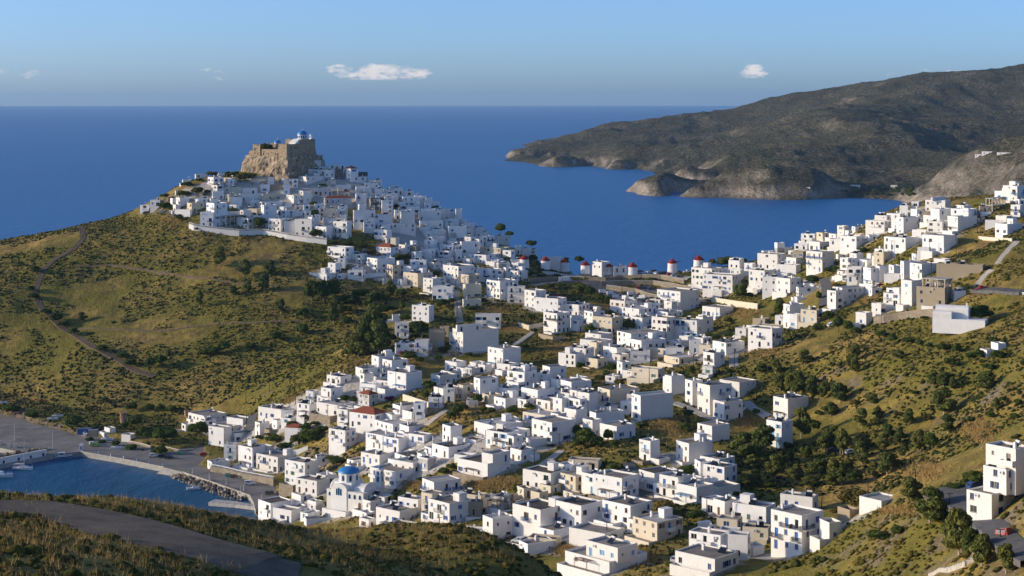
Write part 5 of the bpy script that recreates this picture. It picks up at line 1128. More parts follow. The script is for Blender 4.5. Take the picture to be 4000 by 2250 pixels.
wallstrip('garden_wall', 15, [(1290, 570), (1450, 580), (1620, 500)], 1.5, 0.35, 'white', 'white stepped wall below the red-roofed house garden')
# ================================================================== terraces, town ground
for hrec in HOUSES:
    rr = hrec['rr']
    if 'w' in hrec['fl'] or hrec['h'] < 2.4 or rr.random() < 0.28: continue
    o = hrec['o']; a = hrec['a']; g = hrec['g']; th = hrec['th']; c, s_ = math.cos(th), math.sin(th)
    d_ = rr.uniform(2.0, 4.2); x1 = rr.choice([0.0, 0.0, -a*0.3]); x0 = -a if rr.random() < 0.7 else -a*0.6
    if x1-x0 < 3: x1 = 0; x0 = -a
    x1 -= 0.03
    cor = [(g.x+x*c+y*s_, g.y-x*s_+y*c) for x, y in ((x0, -d_), (x1, -d_), (x0, 0), (x1, 0))]
    zg = [tz_at(*q) for q in cor]
    if g.z-min(zg) > 4.5 or max(zg) > g.z+0.8: continue
    # keep terraces off neighbouring houses
    if any(h2 is not hrec and inpoly(np.array([q[0]]), np.array([q[1]]), h2['cor'])[0] for q in cor[:2]+[((cor[0][0]+cor[1][0])/2, (cor[0][1]+cor[1][1])/2)] for h2 in HOUSES if abs(h2['g'].x-g.x) < 40 and abs(h2['g'].y-g.y) < 40): continue
    zb = min(zg)-0.8; zt = g.z-0.06; ph = rr.choice([0.5, 0.9, 0.9]); wm = 'cream' if 'c' in hrec['fl'] else 'white' if rr.random() < 0.82 else 'stone'
    mb = MB(); mb.box(x0, -d_, zb, x1, -0.02, zt); mb.box(x0, -d_, zt+0.003, x1, -d_+0.2, zt+ph); mb.box(x0, -d_+0.203, zt+0.003, x0+0.2, -0.02, zt+ph); mb.box(x1-0.2, -d_+0.203, zt+0.003, x1, -0.02, zt+ph)
    tr = mb.build('terrace', M[wm], o); mark([cor[0], cor[1], cor[3], cor[2]], 0.5)
    fb = MB(); fb.quad((x0+0.2, -d_+0.2, zt+0.004), (x1-0.2, -d_+0.2, zt+0.004), (x1-0.2, -0.02, zt+0.004), (x0+0.2, -0.02, zt+0.004)); fb.build('paving', M['deck' if rr.random() < 0.5 else 'deck_white'], tr)
    if rr.random() < 0.18 and x1-x0 > 4: link('pergola', pergola_mesh(min(4.5, x1-x0-0.8), d_-0.5, 2.4, rr.choice(['wood', 'pale_wood', 'sky_blue', 'frame_white'])), o, ((x0+x1)/2, -0.02, zt+0.005)); hrec['info']['perg'] = True
mk = MASK.astype(np.float32)
def blur(a, n):
    for ax in (0, 1):
        k = np.cumsum(np.insert(a, 0, 0, axis=ax), axis=ax); 
        a2 = np.zeros_like(a); L = a.shape[ax]; idx_lo = np.clip(np.arange(L)-n, 0, L); idx_hi = np.clip(np.arange(L)+n+1, 0, L)
        a = (np.take(k, idx_hi, axis=ax)-np.take(k, idx_lo, axis=ax))/(2*n+1)
    return a
hm = np.zeros(MASK.shape, bool); keepm = MASK.copy(); MASK[:] = False
for hrec in HOUSES: mark(hrec['cor'], 0.3)
hm = MASK.copy(); MASK[:] = keepm
dens_ = blur(blur(hm.astype(np.float32), 9), 6)
xi = np.clip((WX-MX0).astype(int), 0, MASK.shape[1]-1); yi = np.clip((GY-MY0).astype(int), 0, MASK.shape[0]-1)
town = np.clip(dens_[yi, xi]*1.9, 0, 1)
at = gme.attributes.new('town', 'FLOAT', 'POINT'); at.data.foreach_set('value', town.ravel().astype(np.float32))
# ================================================================== trees
def leafmat(name, a, b, trans=0.25):
    t = NT(name); p = t.coord(); r_ = t.rnd()
    c = t.mix(t.ramp(t.noise(t.pos(), 0.9, 3), [(0.3, 0.0), (0.7, 1.0)]), a, b)
    c = t.mix(1.0, c, t.mix(r_, (0.70, 0.78, 0.70), (1.25, 1.12, 1.0)), 'MULTIPLY')
    t.done(c, 0.75, 0.2)
    tr = t.n('ShaderNodeBsdfTranslucent'); t.set(tr.inputs[0], c); mx_ = t.n('ShaderNodeMixShader'); mx_.inputs[0].default_value = trans
    t.t.links.new(t.b.outputs[0], mx_.inputs[1]); t.t.links.new(tr.outputs[0], mx_.inputs[2]); t.t.links.new(mx_.outputs[0], t.t.nodes['Material Output'].inputs[0])
    return t.m
M['leaf_o'] = leafmat('broad_leaves', (0.055, 0.088, 0.016), (0.125, 0.165, 0.030))
M['leaf_e'] = leafmat('eucalyptus_leaves', (0.085, 0.115, 0.026), (0.19, 0.20, 0.048))
M['leaf_g'] = leafmat('golden_leaves', (0.12, 0.105, 0.025), (0.21, 0.165, 0.045))
M['leaf_f'] = leafmat('palm_fronds', (0.05, 0.07, 0.02), (0.10, 0.11, 0.035))
M['leaf_m'] = leafmat('bougainvillea', (0.35, 0.01, 0.10), (0.5, 0.03, 0.18))
M['bark'] = plain('grey_bark', (0.24, 0.19, 0.14), 0.9, 0.1, 0.3, 4); M['bark_pale'] = plain('pale_bark', (0.45, 0.38, 0.30), 0.9, 0.1, 0.3, 3)
def crown_mesh(seed, kind, mat):
    """unit tree: height 1, width 1"""
    rs = np.random.RandomState(seed); cl_ = []
    if kind == 'e':
        n_ = 11
        for k in range(n_):
            f = k/(n_-1); z = 0.30+0.60*f; rad = 0.30*math.sin(math.pi*(0.18+0.78*f))+0.03; a = rs.uniform(0, 6.28)
            cl_.append((rad*math.cos(a)*rs.uniform(0.5, 1.1), rad*math.sin(a)*rs.uniform(0.5, 1.1), z, 0.25*rs.uniform(0.7, 1.1), 0.12*rs.uniform(0.8, 1.2)))
        N, ls = 2300, 0.040
    else:
        n_ = 13
        for k in range(n_):
            a = rs.uniform(0, 6.28); e = rs.uniform(-0.25, 1.0); r0 = 0.30*math.sqrt(max(0, 1-e*e*0.8))
            cl_.append((r0*math.cos(a), r0*math.sin(a), 0.52+0.27*e, 0.21*rs.uniform(0.75, 1.15), 0.165*rs.uniform(0.75, 1.15)))
        cl_.append((0, 0, 0.55, 0.30, 0.27)); N, ls = 2200, 0.040
    cl_ = np.array(cl_); wgt = cl_[:, 3]**2; idx_ = rs.choice(len(cl_), N, p=wgt/wgt.sum())
    d = rs.normal(size=(N, 3)); d /= np.linalg.norm(d, axis=1)[:, None]; rad = rs.uniform(0.55, 1.05, N)**0.6
    cc = cl_[idx_]; P = cc[:, :3]+d*rad[:, None]*np.stack([cc[:, 3], cc[:, 3], cc[:, 4]], 1)
    nrm = d+rs.normal(size=(N, 3))*0.6; nrm /= np.linalg.norm(nrm, axis=1)[:, None]
    u = np.cross(nrm, rs.normal(size=(N, 3))); u /= np.linalg.norm(u, axis=1)[:, None]; v = np.cross(nrm, u)
    s_ = ls*rs.uniform(0.6, 1.5, N)[:, None]; zs_ = np.array([1, 1, 0.8])
    V = np.stack([P-u*s_-v*s_*0.6, P+u*s_-v*s_*0.6, P+u*s_*0.8+v*s_*0.7, P-u*s_*0.8+v*s_*0.7], 1).reshape(-1, 3)
    V[:, 2] = np.clip(V[:, 2], 0.02, 1.05)
    return npmesh('crown', V, np.arange(4*N).reshape(-1, 4), M[mat])
def trunk_mesh(seed, kind, mat):
    rs = random.Random(seed); mb = MB(); top = 0.62 if kind == 'e' else 0.5
    p = Vector((0, 0, -0.15)); pts_ = [p]
    for k in range(4): pts_.append(Vector((rs.uniform(-0.04, 0.04), rs.uniform(-0.04, 0.04), top*(k+1)/4)))
    for k in range(4): mb.tube(pts_[k], pts_[k+1], 0.034*(1-k*0.2), 0.034*(1-(k+1)*0.2), n=6, caps=False)
    for k in range(6):
        a = rs.uniform(0, 6.28); b0 = pts_[rs.choice([2, 3, 3, 4])]; e = Vector((math.cos(a)*0.26, math.sin(a)*0.26, b0.z+rs.uniform(0.12, 0.3))); mb.tube(b0, e, 0.015, 0.006, n=4, caps=False)
    return mb.mesh('trunk', M[mat])
TV = {}
for kk, (mat, bark) in {'o': ('leaf_o', 'bark'), 'e': ('leaf_e', 'bark_pale'), 'g': ('leaf_g', 'bark'), 'm': ('leaf_m', 'bark')}.items():
    TV[kk] = [(crown_mesh(100+ord(kk)+i, 'e' if kk == 'e' else 'o', mat), trunk_mesh(50+ord(kk)+i, kk, bark)) for i in range(2 if kk in 'gm' else 6)]
def palm():
    rs = random.Random(3); mb = MB()
    for k in range(22):
        a = 2*math.pi*k/22+rs.uniform(-0.1, 0.1); el = rs.uniform(-0.2, 1.1); pr = None
        for q in range(6):
            f = q/5; r_ = 0.5*f*math.cos(el*0.6); z = 0.72+0.30*f*math.sin(el)-0.28*f*f; w_ = 0.05*(1-f*0.8); cur = (Vector((r_*math.cos(a), r_*math.sin(a), z)), w_)
            if pr:
                n_ = Vector((-math.sin(a), math.cos(a), 0)); dn = Vector((0, 0, -0.035))
                mb.quad(pr[0], cur[0], cur[0]+n_*cur[1]+dn, pr[0]+n_*pr[1]+dn); mb.quad(pr[0], pr[0]-n_*pr[1]+dn, cur[0]-n_*cur[1]+dn, cur[0])
            pr = cur
    tb = MB(); tb.tube((0, 0, -0.15), (0.02, 0, 0.4), 0.05, 0.042, n=7); tb.tube((0.02, 0, 0.4), (0, 0, 0.74), 0.042, 0.05, n=7)
    return mb.mesh('crown', M['leaf_f']), tb.mesh('trunk', M['bark'])
TV['f'] = [palm()]
TREES = []
ROT = random.Random(11)
def tree(px, pyb, pyt, wpx, kind, zone, ymin=270.0, Y=None):
    g = hits(px, pyb, ymin) if Y is None else W(px, pyb, Y)
    s_ = g.y/F; hh = max(0.8, (pyb-pyt)*s_); ww = max(0.8, wpx*s_); cm, tm = ROT.choice(TV[kind])
    nm = {'o': 'tree', 'e': 'eucalyptus_tree', 'g': 'tree', 'f': 'palm_tree', 'm': 'flowering_shrub'}[kind]
    o = empty(nm, (g.x, g.y, g.z-0.15), ROT.uniform(0, 6.28)); sh = hh*1.04; o.scale = (ww*(1.3 if kind == 'e' else 1.15), ww*(1.3 if kind == 'e' else 1.15), sh*(1.06 if kind == 'e' else 1.0))
    link('crown', cm, o); tk_ = link('trunk', tm, o)
    tk_.scale = (min(1.0, 0.75*hh/ww), min(1.0, 0.75*hh/ww), 1)
    TREES.append((o, kind, px, pyb, zone, hh, ww)); return o
TD = {
6: """60 760 440 200 o;200 760 450 220 o;330 740 440 200 o;330 1030 680 130 e;1050 690 480 110 e;860 770 600 250 o;780 800 680 170 o;1180 690 560 150 o;870 1330 800 300 e;760 1380 950 260 e;900 1400 1050 260 e;640 1430 1150 260 e;560 1440 1280 200 o;1190 880 710 80 o;1400 1180 960 260 o;1330 1160 1040 120 o;1060 1250 1130 120 o;1205 1340 1165 170 f;1690 800 690 190 o;1820 760 680 90 o;1630 440 345 130 o;1130 230 130 130 o;1240 230 120 110 o;2060 830 780 160 o;2200 760 680 150 o;1280 1420 1350 180 o;1710 1360 1290 130 o;2040 1420 1370 120 o;1230 990 880 130 o;1530 930 880 100 o;1180 1400 1345 80 m;450 900 760 200 o;560 760 640 220 o;680 700 560 220 o;500 1050 900 150 o;980 900 760 200 o;1080 860 780 120 o;380 760 650 180 o""",
9: """300 930 865 130 o;800 720 610 130 o;900 730 620 100 o;940 640 560 70 f;300 1100 960 160 o;130 1060 940 150 o;350 1200 1040 330 o;470 1090 1000 130 o;1330 840 730 110 o;1820 660 580 100 o;1850 560 430 170 o;2130 900 820 160 o;2040 1010 940 130 o;2200 900 720 150 o;2300 610 490 80 o;2390 1170 1060 180 f;1030 1340 1270 160 o;650 1449 1380 200 o;1600 180 80 180 o;1730 220 130 110 o;1980 200 110 110 o;2060 80 0 130 o;2350 140 80 110 o;2450 680 600 130 o;1350 680 630 140 m;2280 820 720 140 o;2200 1050 960 130 g""",
10: """60 900 760 120 o;215 1020 930 110 o;480 1030 910 150 o;700 960 880 120 o;1340 460 360 110 o;1730 500 380 130 o;1680 570 460 150 o;1600 600 520 140 o;1830 680 570 130 g;1120 970 910 80 o;1300 1300 1150 120 o;1430 1430 1180 240 o;1550 1449 1290 200 o;1320 1449 1310 160 o;1690 1370 1200 110 o;1770 1449 1330 120 o;2430 1440 1290 150 f;2120 1190 1110 140 o;2380 390 300 130 g;690 1250 1170 90 o;970 1430 1390 90 o;780 120 80 60 o;660 190 140 80 o;130 1000 920 110 o;330 1080 1010 120 o""",
3: """260 390 320 100 o;590 400 295 110 o;1170 420 310 110 o;1000 390 330 80 g;450 500 450 80 o;1300 830 700 130 o;1380 960 860 100 f;1540 950 820 110 o;1555 1070 1000 90 o;1310 1290 1180 160 o;1780 1270 1120 180 o;600 1290 1220 80 o;2080 900 840 70 o;575 215 115 150 o;620 560 490 150 o;700 590 530 110 o;880 580 540 90 o;1360 590 560 90 o;1680 590 560 100 o;1180 760 690 140 o;780 740 660 140 o;930 720 650 140 o;1440 900 800 130 o;130 900 860 90 o;560 1110 1040 110 o;1000 1330 1270 120 o;1880 640 590 120 o;2080 640 590 120 o""",
2: """2430 1010 870 120 o;2545 1050 970 100 o;1570 700 650 90 o;1120 700 630 70 o;1210 690 660 50 o;75 780 700 120 o;110 1070 940 150 o;195 410 375 90 o;80 640 600 80 o;330 1140 1090 120 o;800 1280 1190 120 g;700 1180 1110 120 o;520 1160 1090 120 o""",
1: """1060 610 540 160 g;900 680 625 110 o;740 740 670 160 o;700 870 780 170 o;880 850 735 160 g;470 1040 920 150 o;460 880 820 120 o;1330 1050 1000 100 o;1800 570 450 150 o;1420 680 560 130 g;1480 640 560 140 o;1340 610 540 120 o;1560 620 560 110 g;2340 1110 1030 110 o;2330 970 920 90 o;650 1160 1090 90 o;1660 1270 1110 150 o;860 1290 1240 60 o;1000 830 770 90 o;1250 590 540 80 o""",
4: """590 1090 990 90 g;760 1110 960 190 o;870 1100 1000 120 o;970 1110 985 140 o;950 1449 1300 190 o;1830 1310 1200 170 o;2160 1200 1090 130 o;2480 940 850 120 o;2400 970 900 90 o;2050 1180 1100 110 o;700 1100 1010 110 o""",
7: """940 250 10 180 o;1040 200 130 130 o;1440 330 190 100 o;1430 440 270 140 o;1370 460 380 110 o;1600 200 110 80 f;1930 240 110 70 o;2050 500 360 140 o;1910 640 510 120 o;2170 620 420 130 o;2290 640 480 120 o;2380 680 560 130 o;640 740 660 130 o;780 700 630 130 o;320 1180 1040 100 o;540 700 640 110 o;1750 1050 870 150 e;1390 1160 980 140 e;2390 1000 800 110 e;2380 1160 960 110 e;1210 1150 1030 120 e;1420 1350 1180 150 e;1670 1420 1150 180 e;1840 1430 1200 140 e;1560 1300 1130 120 e;2170 1440 1290 160 e;800 1150 1080 70 o;1990 1400 1270 80 e;2150 80 10 130 g;2270 80 20 100 o;780 520 440 110 o""",
8: """90 790 680 170 o;240 940 740 120 o;350 940 800 120 o;450 990 890 120 o;770 1020 930 170 o;930 1100 960 110 o;1120 1100 1010 160 o;1265 1150 1030 100 o;2040 840 600 280 o;1560 1190 1090 150 o;1740 1220 1110 120 o;2000 1290 1170 170 o;1800 240 180 100 o;1310 800 745 80 o;2250 1300 1180 170 o;1650 1400 1260 150 o;2200 1110 1000 120 o;2150 1440 1340 170 o;440 1240 1120 100 e;410 1430 1250 110 e;1000 1300 1190 130 e;1380 1160 1080 90 o;2560 1400 1300 60 o;1900 1300 1200 110 o""",
11: """620 580 480 140 o;580 770 640 180 o;730 690 620 100 o;1460 550 460 90 o;340 900 820 120 f;2030 840 490 200 e;1300 1150 800 260 e;1560 1000 700 260 e;1420 1220 1060 160 e;50 700 630 100 o;2420 540 400 150 o;2250 560 480 110 o;2430 900 700 150 e;2340 1020 780 170 e;2520 1050 750 140 e;2080 1150 930 170 o;1890 1150 1010 100 e;1700 1350 1070 190 e;1960 1400 1180 140 e;1330 1449 1310 150 e;1440 1420 1250 150 e;1600 1449 1370 180 e;2250 1300 1110 190 e;2420 1350 1130 140 e;2140 1449 1330 170 e;2420 1449 1290 150 e;640 1260 1180 170 o;1760 250 60 150 e;1900 280 50 150 e;2150 330 120 140 e;2350 260 150 90 e;2500 380 190 140 e;1560 1150 1000 160 e;2200 760 600 150 o;1480 1100 950 170 e;1850 1000 880 120 o""",
18: """50 350 150 100 e;250 400 170 190 e;140 560 400 160 e;680 420 290 110 e;450 430 350 130 g;730 600 450 110 e;530 720 480 150 e;710 680 580 130 e;1120 680 480 130 e;1430 180 0 120 e;1560 200 10 140 e;1680 240 80 80 e;2100 240 20 240 e;1570 560 250 250 e;1620 790 560 180 e;860 880 680 170 e;1000 930 730 120 e;1250 1020 760 150 e;1420 990 760 180 o;290 1060 750 150 e;800 1020 840 140 e;500 1080 890 130 e;590 960 800 110 e;540 1180 980 150 e;1060 1080 920 120 e;860 1300 1040 230 e;680 1350 1150 130 e;360 1300 1110 140 e;280 1440 1220 130 e;430 1420 1230 210 o;170 1430 1290 130 e;200 1260 1120 110 e;50 1210 1100 100 e;1930 1400 1240 230 o;1150 1449 1360 180 o;2220 490 340 100 e;2150 600 500 120 o;2320 380 310 100 o;1830 170 100 90 o;90 980 740 170 e;950 1200 1050 120 e;1200 300 230 110 o;1900 650 560 110 o;2450 600 520 120 o;2500 420 340 100 o;1000 560 500 120 g;1350 620 540 130 g""",
16: """240 400 260 120 e;350 510 320 160 e;510 700 450 160 e;590 690 550 110 e;650 760 590 120 e;790 800 640 110 e;610 300 200 110 o;500 320 270 100 o;440 330 290 80 o;160 580 520 70 o;60 610 550 110 o;560 300 250 90 o""",
12: """980 350 195 230 g;140 260 210 50 o;1280 530 460 80 o;1150 560 490 160 o;860 380 330 100 g""",
13: """910 420 275 160 g;750 430 355 75 e;1130 420 345 140 o;535 570 515 60 o;650 545 500 50 f;880 550 500 60 f;560 80 10 120 o;1060 120 30 120 o;940 755 715 60 o;150 250 215 70 o""",
14: """1440 1270 1060 240 o;780 1000 920 130 o;1010 990 930 120 o;1170 280 180 120 o;1070 340 240 140 o;2010 580 440 140 o;470 640 580 170 o;770 410 360 90 o;1580 810 750 80 o;2500 600 550 90 o;850 850 770 100 o;720 620 560 80 f""",
15: """240 350 140 250 o;1100 410 260 110 f;1180 430 300 190 o;1500 450 280 200 o;1580 110 60 130 o;1650 420 260 200 o;1800 260 200 150 o;1330 500 410 180 o;2000 700 590 180 o;1010 380 310 100 o;1760 1140 1100 100 o;1720 200 140 120 o;780 120 50 110 o""",
17: """140 210 80 190 o;400 280 170 150 o;930 400 210 230 o;1125 570 500 110 o;1280 600 535 90 o;1450 640 540 130 o;1650 680 590 150 o;2000 740 610 190 o;1790 700 650 40 o;1560 410 310 100 o;1700 380 220 180 o;1850 560 370 270 o;2060 580 370 300 o;1310 80 0 140 o;1650 180 60 140 o;1870 180 80 130 o;2010 190 80 110 o;1440 140 80 80 o;2150 200 100 120 o""",
19: """165 325 285 50 o;945 485 410 30 e;1040 295 205 60 e;1155 340 265 60 e;1280 340 270 45 e;1250 405 335 50 e;1175 420 365 35 e;1105 430 385 40 e;1330 515 450 40 e;390 550 510 40 e;155 450 415 50 o;145 415 380 40 o;220 520 490 50 o;265 560 510 60 o;300 580 545 50 o;350 620 580 50 o;480 700 660 50 o;580 730 700 60 o;620 770 725 60 o;715 770 720 50 o;760 765 705 60 o;1020 715 670 60 o;1055 700 645 60 o;970 720 680 60 o;1180 690 650 60 o;1305 650 595 60 o;1430 620 560 60 o;1440 540 485 60 o""",
}
for r in TD:
    for row in re.split(r'[;\n]+', TD[r]):
        q = row.split()
        if len(q) < 5: continue
        (px, pb), (_, pt) = rp(r, float(q[0]), float(q[1])), rp(r, 0, float(q[2])); tree(px, pb, pt, float(q[3])/REG[r][2], q[4], r)
# tree inside the castle
q0, q1 = rp(20, 520, 345), rp(20, 520, 245); tc_ = tree(q0[0], q0[1]+6, q1[1], 40, 'o', 'castle', Y=1078.0)
print('trees', len(TREES))

# ---------------------------------------------------------------- annexes that close the gaps between the houses
GZ = [(14,1650,450,420,90),(14,700,470,120,40),(3,100,1000,200,60),(3,300,1230,120,40),(10,1050,210,200,60),(11,350,680,240,130),(11,1300,640,200,80),(7,1000,400,220,80),(13,700,680,120,60),(13,200,640,90,40),(7,1200,900,260,60),(9,100,700,80,50),(8,500,560,200,60),(3,1000,720,300,60),(3,1500,700,300,60),(9,2100,950,200,60),(1,1400,600,250,80)]
GE = [(*rp(r, x, y), rx/REG[r][2], ry/REG[r][2]) for r, x, y, rx, ry in GZ]
tre = np.array([(e[0].location.x, e[0].location.y, e[6]) for e in TREES])
big = [h for h in HOUSES if 'w' not in h['fl'] and h['Y'] > 420 and h['h'] > 2.6]; nfill = 0; FR = random.Random(5)
for k in range(9000):
    if nfill >= 230: break
    h = FR.choice(big); th = h['th']; c, s_ = math.cos(th), math.sin(th); g = h['g']
    lx, ly = FR.uniform(-h['a']-8, 9), FR.uniform(-9, h['b']+8); a, b = FR.uniform(3.4, 7.0), FR.uniform(3.4, 6.5)
    l2w = lambda x, y: (g.x+x*c+y*s_, g.y-x*s_+y*c)
    sm = [l2w(lx-a*i/3, ly+b*j/3) for i in range(4) for j in range(4)]
    ok = True
    for x, y in sm:
        xi_, yi_ = int(x-MX0), int(y-MY0)
        if not (0 <= xi_ < MASK.shape[1] and 0 <= yi_ < MASK.shape[0]) or MASK[yi_, xi_] or dens_[yi_, xi_] < 0.17: ok = False; break
    if not ok: continue
    cx, cy = l2w(lx-a/2, ly+b/2)
    if (np.hypot(tre[:, 0]-cx, tre[:, 1]-cy) < tre[:, 2]*0.5+2.6).any(): continue
    zc_ = tz_at(cx, cy); px, py = 2000+cx*F/cy, EY+(H-zc_)*F/cy
    if any(((px-e[0])/e[2])**2+((py-e[1])/e[3])**2 < 1 for e in GE): continue
    cor = [l2w(lx, ly), l2w(lx-a, ly), l2w(lx-a, ly+b), l2w(lx, ly+b)]; zs_ = [tz_at(*q) for q in cor]
    z0 = zs_[0]; hh = FR.choice([2.7, 3.1, 3.4, 5.6, 6.0]) if zs_[2]-z0 < 2.5 else 6.0
    i2 = dict(h['info']); i2.update(zmin=min(zs_), ground=True, limed=0.3)
    zr_ = block(h['o'], lx, ly, a, b, z0, z0+hh, FR.choice(['', '', '', '', 'c', 'W', 'd', 'n']), FR, i2); mark(cor, 0.3); nfill += 1
    add_roof_things(h['o'], lx, ly, a, b, zr_, FR, '', h['info'])
print('annexes', nfill)
# ================================================================== scrub
def dome(nseg, rs):
    v = [(math.cos(a)*r, math.sin(a)*r, z) for r, z, o_ in ((1.0, -0.35, 0), (0.92, 0.35, 0.5), (0.5, 0.82, 0)) for a in [2*math.pi*(k+o_)/nseg for k in range(nseg)]]+[(0, 0, 0.95)]
    f = []
    for ring_ in (0, 1):
        for k in range(nseg):
            a, b, c, d = ring_*nseg+k, ring_*nseg+(k+1) % nseg, (ring_+1)*nseg+(k+1) % nseg, (ring_+1)*nseg+k
            f += [(a, b, c), (a, c, d)]
    f += [(2*nseg+k, 2*nseg+(k+1) % nseg, 3*nseg) for k in range(nseg)]
    return np.array(v), np.array(f)
def scatter(name, label, X, Y, size, hfac, tint, mat, nseg=5):
    n_ = len(X)
    px = 2000+X*F/Y; fi = np.clip((px-TX[0])/10.0, 0, len(TX)-1.001); fj = np.interp(Y, TY, np.arange(len(TY))); fj = np.clip(fj, 0, len(TY)-1.001)
    i0, j0 = fi.astype(int), fj.astype(int); fx, fy = fi-i0, fj-j0
    Z = (TZ[j0, i0]*(1-fx)+TZ[j0, i0+1]*fx)*(1-fy)+(TZ[j0+1, i0]*(1-fx)+TZ[j0+1, i0+1]*fx)*fy
    bv, bf = dome(nseg, NR); m = len(bv)
    ang = NR.uniform(0, 6.28, n_); ca2, sa2 = np.cos(ang), np.sin(ang)
    jit = NR.uniform(0.75, 1.25, (n_, m)); bx2 = bv[None, :, 0]*jit; by2 = bv[None, :, 1]*jit*NR.uniform(0.7, 1.1, (n_, 1)); bz2 = bv[None, :, 2]*NR.uniform(0.8, 1.2, (n_, m))
    V = np.stack([X[:, None]+(bx2*ca2[:, None]-by2*sa2[:, None])*size[:, None], Y[:, None]+(bx2*sa2[:, None]+by2*ca2[:, None])*size[:, None], Z[:, None]+bz2*(size*hfac)[:, None]], -1).reshape(-1, 3)
    Fc = (bf[None]+(np.arange(n_)*m)[:, None, None]).reshape(-1, 3)
    me = npmesh(name, V, Fc, mat, False); at_ = me.attributes.new('tint', 'FLOAT', 'POINT'); at_.data.foreach_set('value', np.repeat(tint, m).astype(np.float32))
    return tag(link(name, me), label, kind='stuff')
t = NT('scrub_leaves'); p = t.pos(); tn = t.attr('tint', 'Fac')
c = t.ramp(tn, [(0.0, (0.055, 0.070, 0.016)), (0.35, (0.11, 0.12, 0.022)), (0.65, (0.19, 0.165, 0.03)), (1.0, (0.32, 0.21, 0.06))])
c = t.mix(t.ramp(t.noise(p, 4.0, 4, 0.7), [(0.35, 0.0), (0.65, 0.7)]), c, (0.02, 0.02, 0.008))
t.bump(t.noise(p, 6.0, 4, 0.7), 1.0, 0.3); M['scrub'] = t.done(c, 0.9, 0.1)
def candidates(n_, y0, y1, px0, px1, thr, seed, dens_scale=28.0, maskd=True):
    """random ground points, thinned by patchy noise and kept off built ground and water"""
    Y = np.sqrt(NR.uniform(y0**2, y1**2, n_)); X = (NR.uniform(px0, px1, n_)-2000)*Y/F
    px = 2000+X*F/Y; i0 = np.clip(((px-TX[0])/10).astype(int), 0, len(TX)-1); j0 = np.clip(np.searchsorted(TY, Y), 0, len(TY)-1)
    z = TZ[j0, i0]; ray_py = EY+(H-z)*F/Y
    nzv = fbm(X, Y, dens_scale, 4, seed)
    ok = (nzv > thr) & (z > 2.6) & (ray_py < 2330) & ~inq[j0, i0]
    xi_, yi_ = np.clip((X-MX0).astype(int), 0, MASK.shape[1]-1), np.clip((Y-MY0).astype(int), 0, MASK.shape[0]-1)
    ok &= ~MASK[yi_, xi_]
    ok &= NR.uniform(size=n_) > np.clip(town[j0, i0]*1.4-0.1, 0, 0.93)
    return X[ok], Y[ok], nzv[ok]
X, Y, nv_ = candidates(230000, 300, 1090, -150, 4150, 0.41, 41)
keep_ = NR.permutation(len(X))[:72000]; X, Y, nv_ = X[keep_], Y[keep_], nv_[keep_]
tint = np.clip((fbm(X, Y, 70, 3, 77)-0.32)*1.7+NR.normal(0, 0.16, len(X)), 0, 1)
scatter('scrub', 'low olive-green scrub dotted over the hillsides', X, Y, NR.uniform(0.32, 0.68, len(X))*(0.8+NR.uniform(0, 1, len(X))**5*1.3), 0.8, tint, M['scrub'], 4)
X, Y, nv_ = candidates(16000, 60, 230, -200, 2500, 0.36, 43, 9.0)
tint = np.clip(NR.normal(0.5, 0.22, len(X)), 0, 1)
scatter('scrub', 'cushion scrub on the near dark slope', X, Y, NR.uniform(0.14, 0.40, len(X))*(0.8+NR.uniform(0, 1, len(X))**6*1.3), 0.6, tint, M['scrub'], 8)
# dry grass tufts: near slope and the golden plots in the town
def grass(name, label, X, Y, hgt, nb, mat, wid=0.03):
    n_ = len(X); Z = np.array([tz_at(a, b) for a, b in zip(X, Y)]); N = n_*nb
    bx2 = np.repeat(X, nb)+NR.normal(0, 0.16, N)*np.repeat(hgt, nb)*1.4; by2 = np.repeat(Y, nb)+NR.normal(0, 0.16, N)*np.repeat(hgt, nb)*1.4; bz2 = np.repeat(Z, nb)-0.05
    a = NR.uniform(0, 6.28, N); hh = np.repeat(hgt, nb)*NR.uniform(0.5, 1.2, N); lean = NR.normal(0, 0.28, (N, 2)); w_ = wid*NR.uniform(0.7, 1.5, N)
    P0 = np.stack([bx2-np.cos(a)*w_, by2-np.sin(a)*w_, bz2], 1); P1 = np.stack([bx2+np.cos(a)*w_, by2+np.sin(a)*w_, bz2], 1); P2 = np.stack([bx2+lean[:, 0]*hh, by2+lean[:, 1]*hh, bz2+hh], 1)
    V = np.stack([P0, P1, P2], 1).reshape(-1, 3)
    return tag(link(name, npmesh(name, V, np.arange(3*N).reshape(-1, 3), mat)), label, kind='stuff')
t = NT('dry_grass'); M['dry_grass'] = t.done(t.mix(t.noise(t.pos(), 0.8, 3), (0.30, 0.19, 0.06), (0.52, 0.37, 0.15)), 0.8, 0.15)
X, Y, nv_ = candidates(16000, 60, 230, -200, 2500, 0.42, 47, 14.0)
grass('grass', 'dry straw-coloured grass on the near slope', X, Y, NR.uniform(0.25, 0.75, len(X)), 9, M['dry_grass'], 0.018)
GX_ = []; GY_ = []
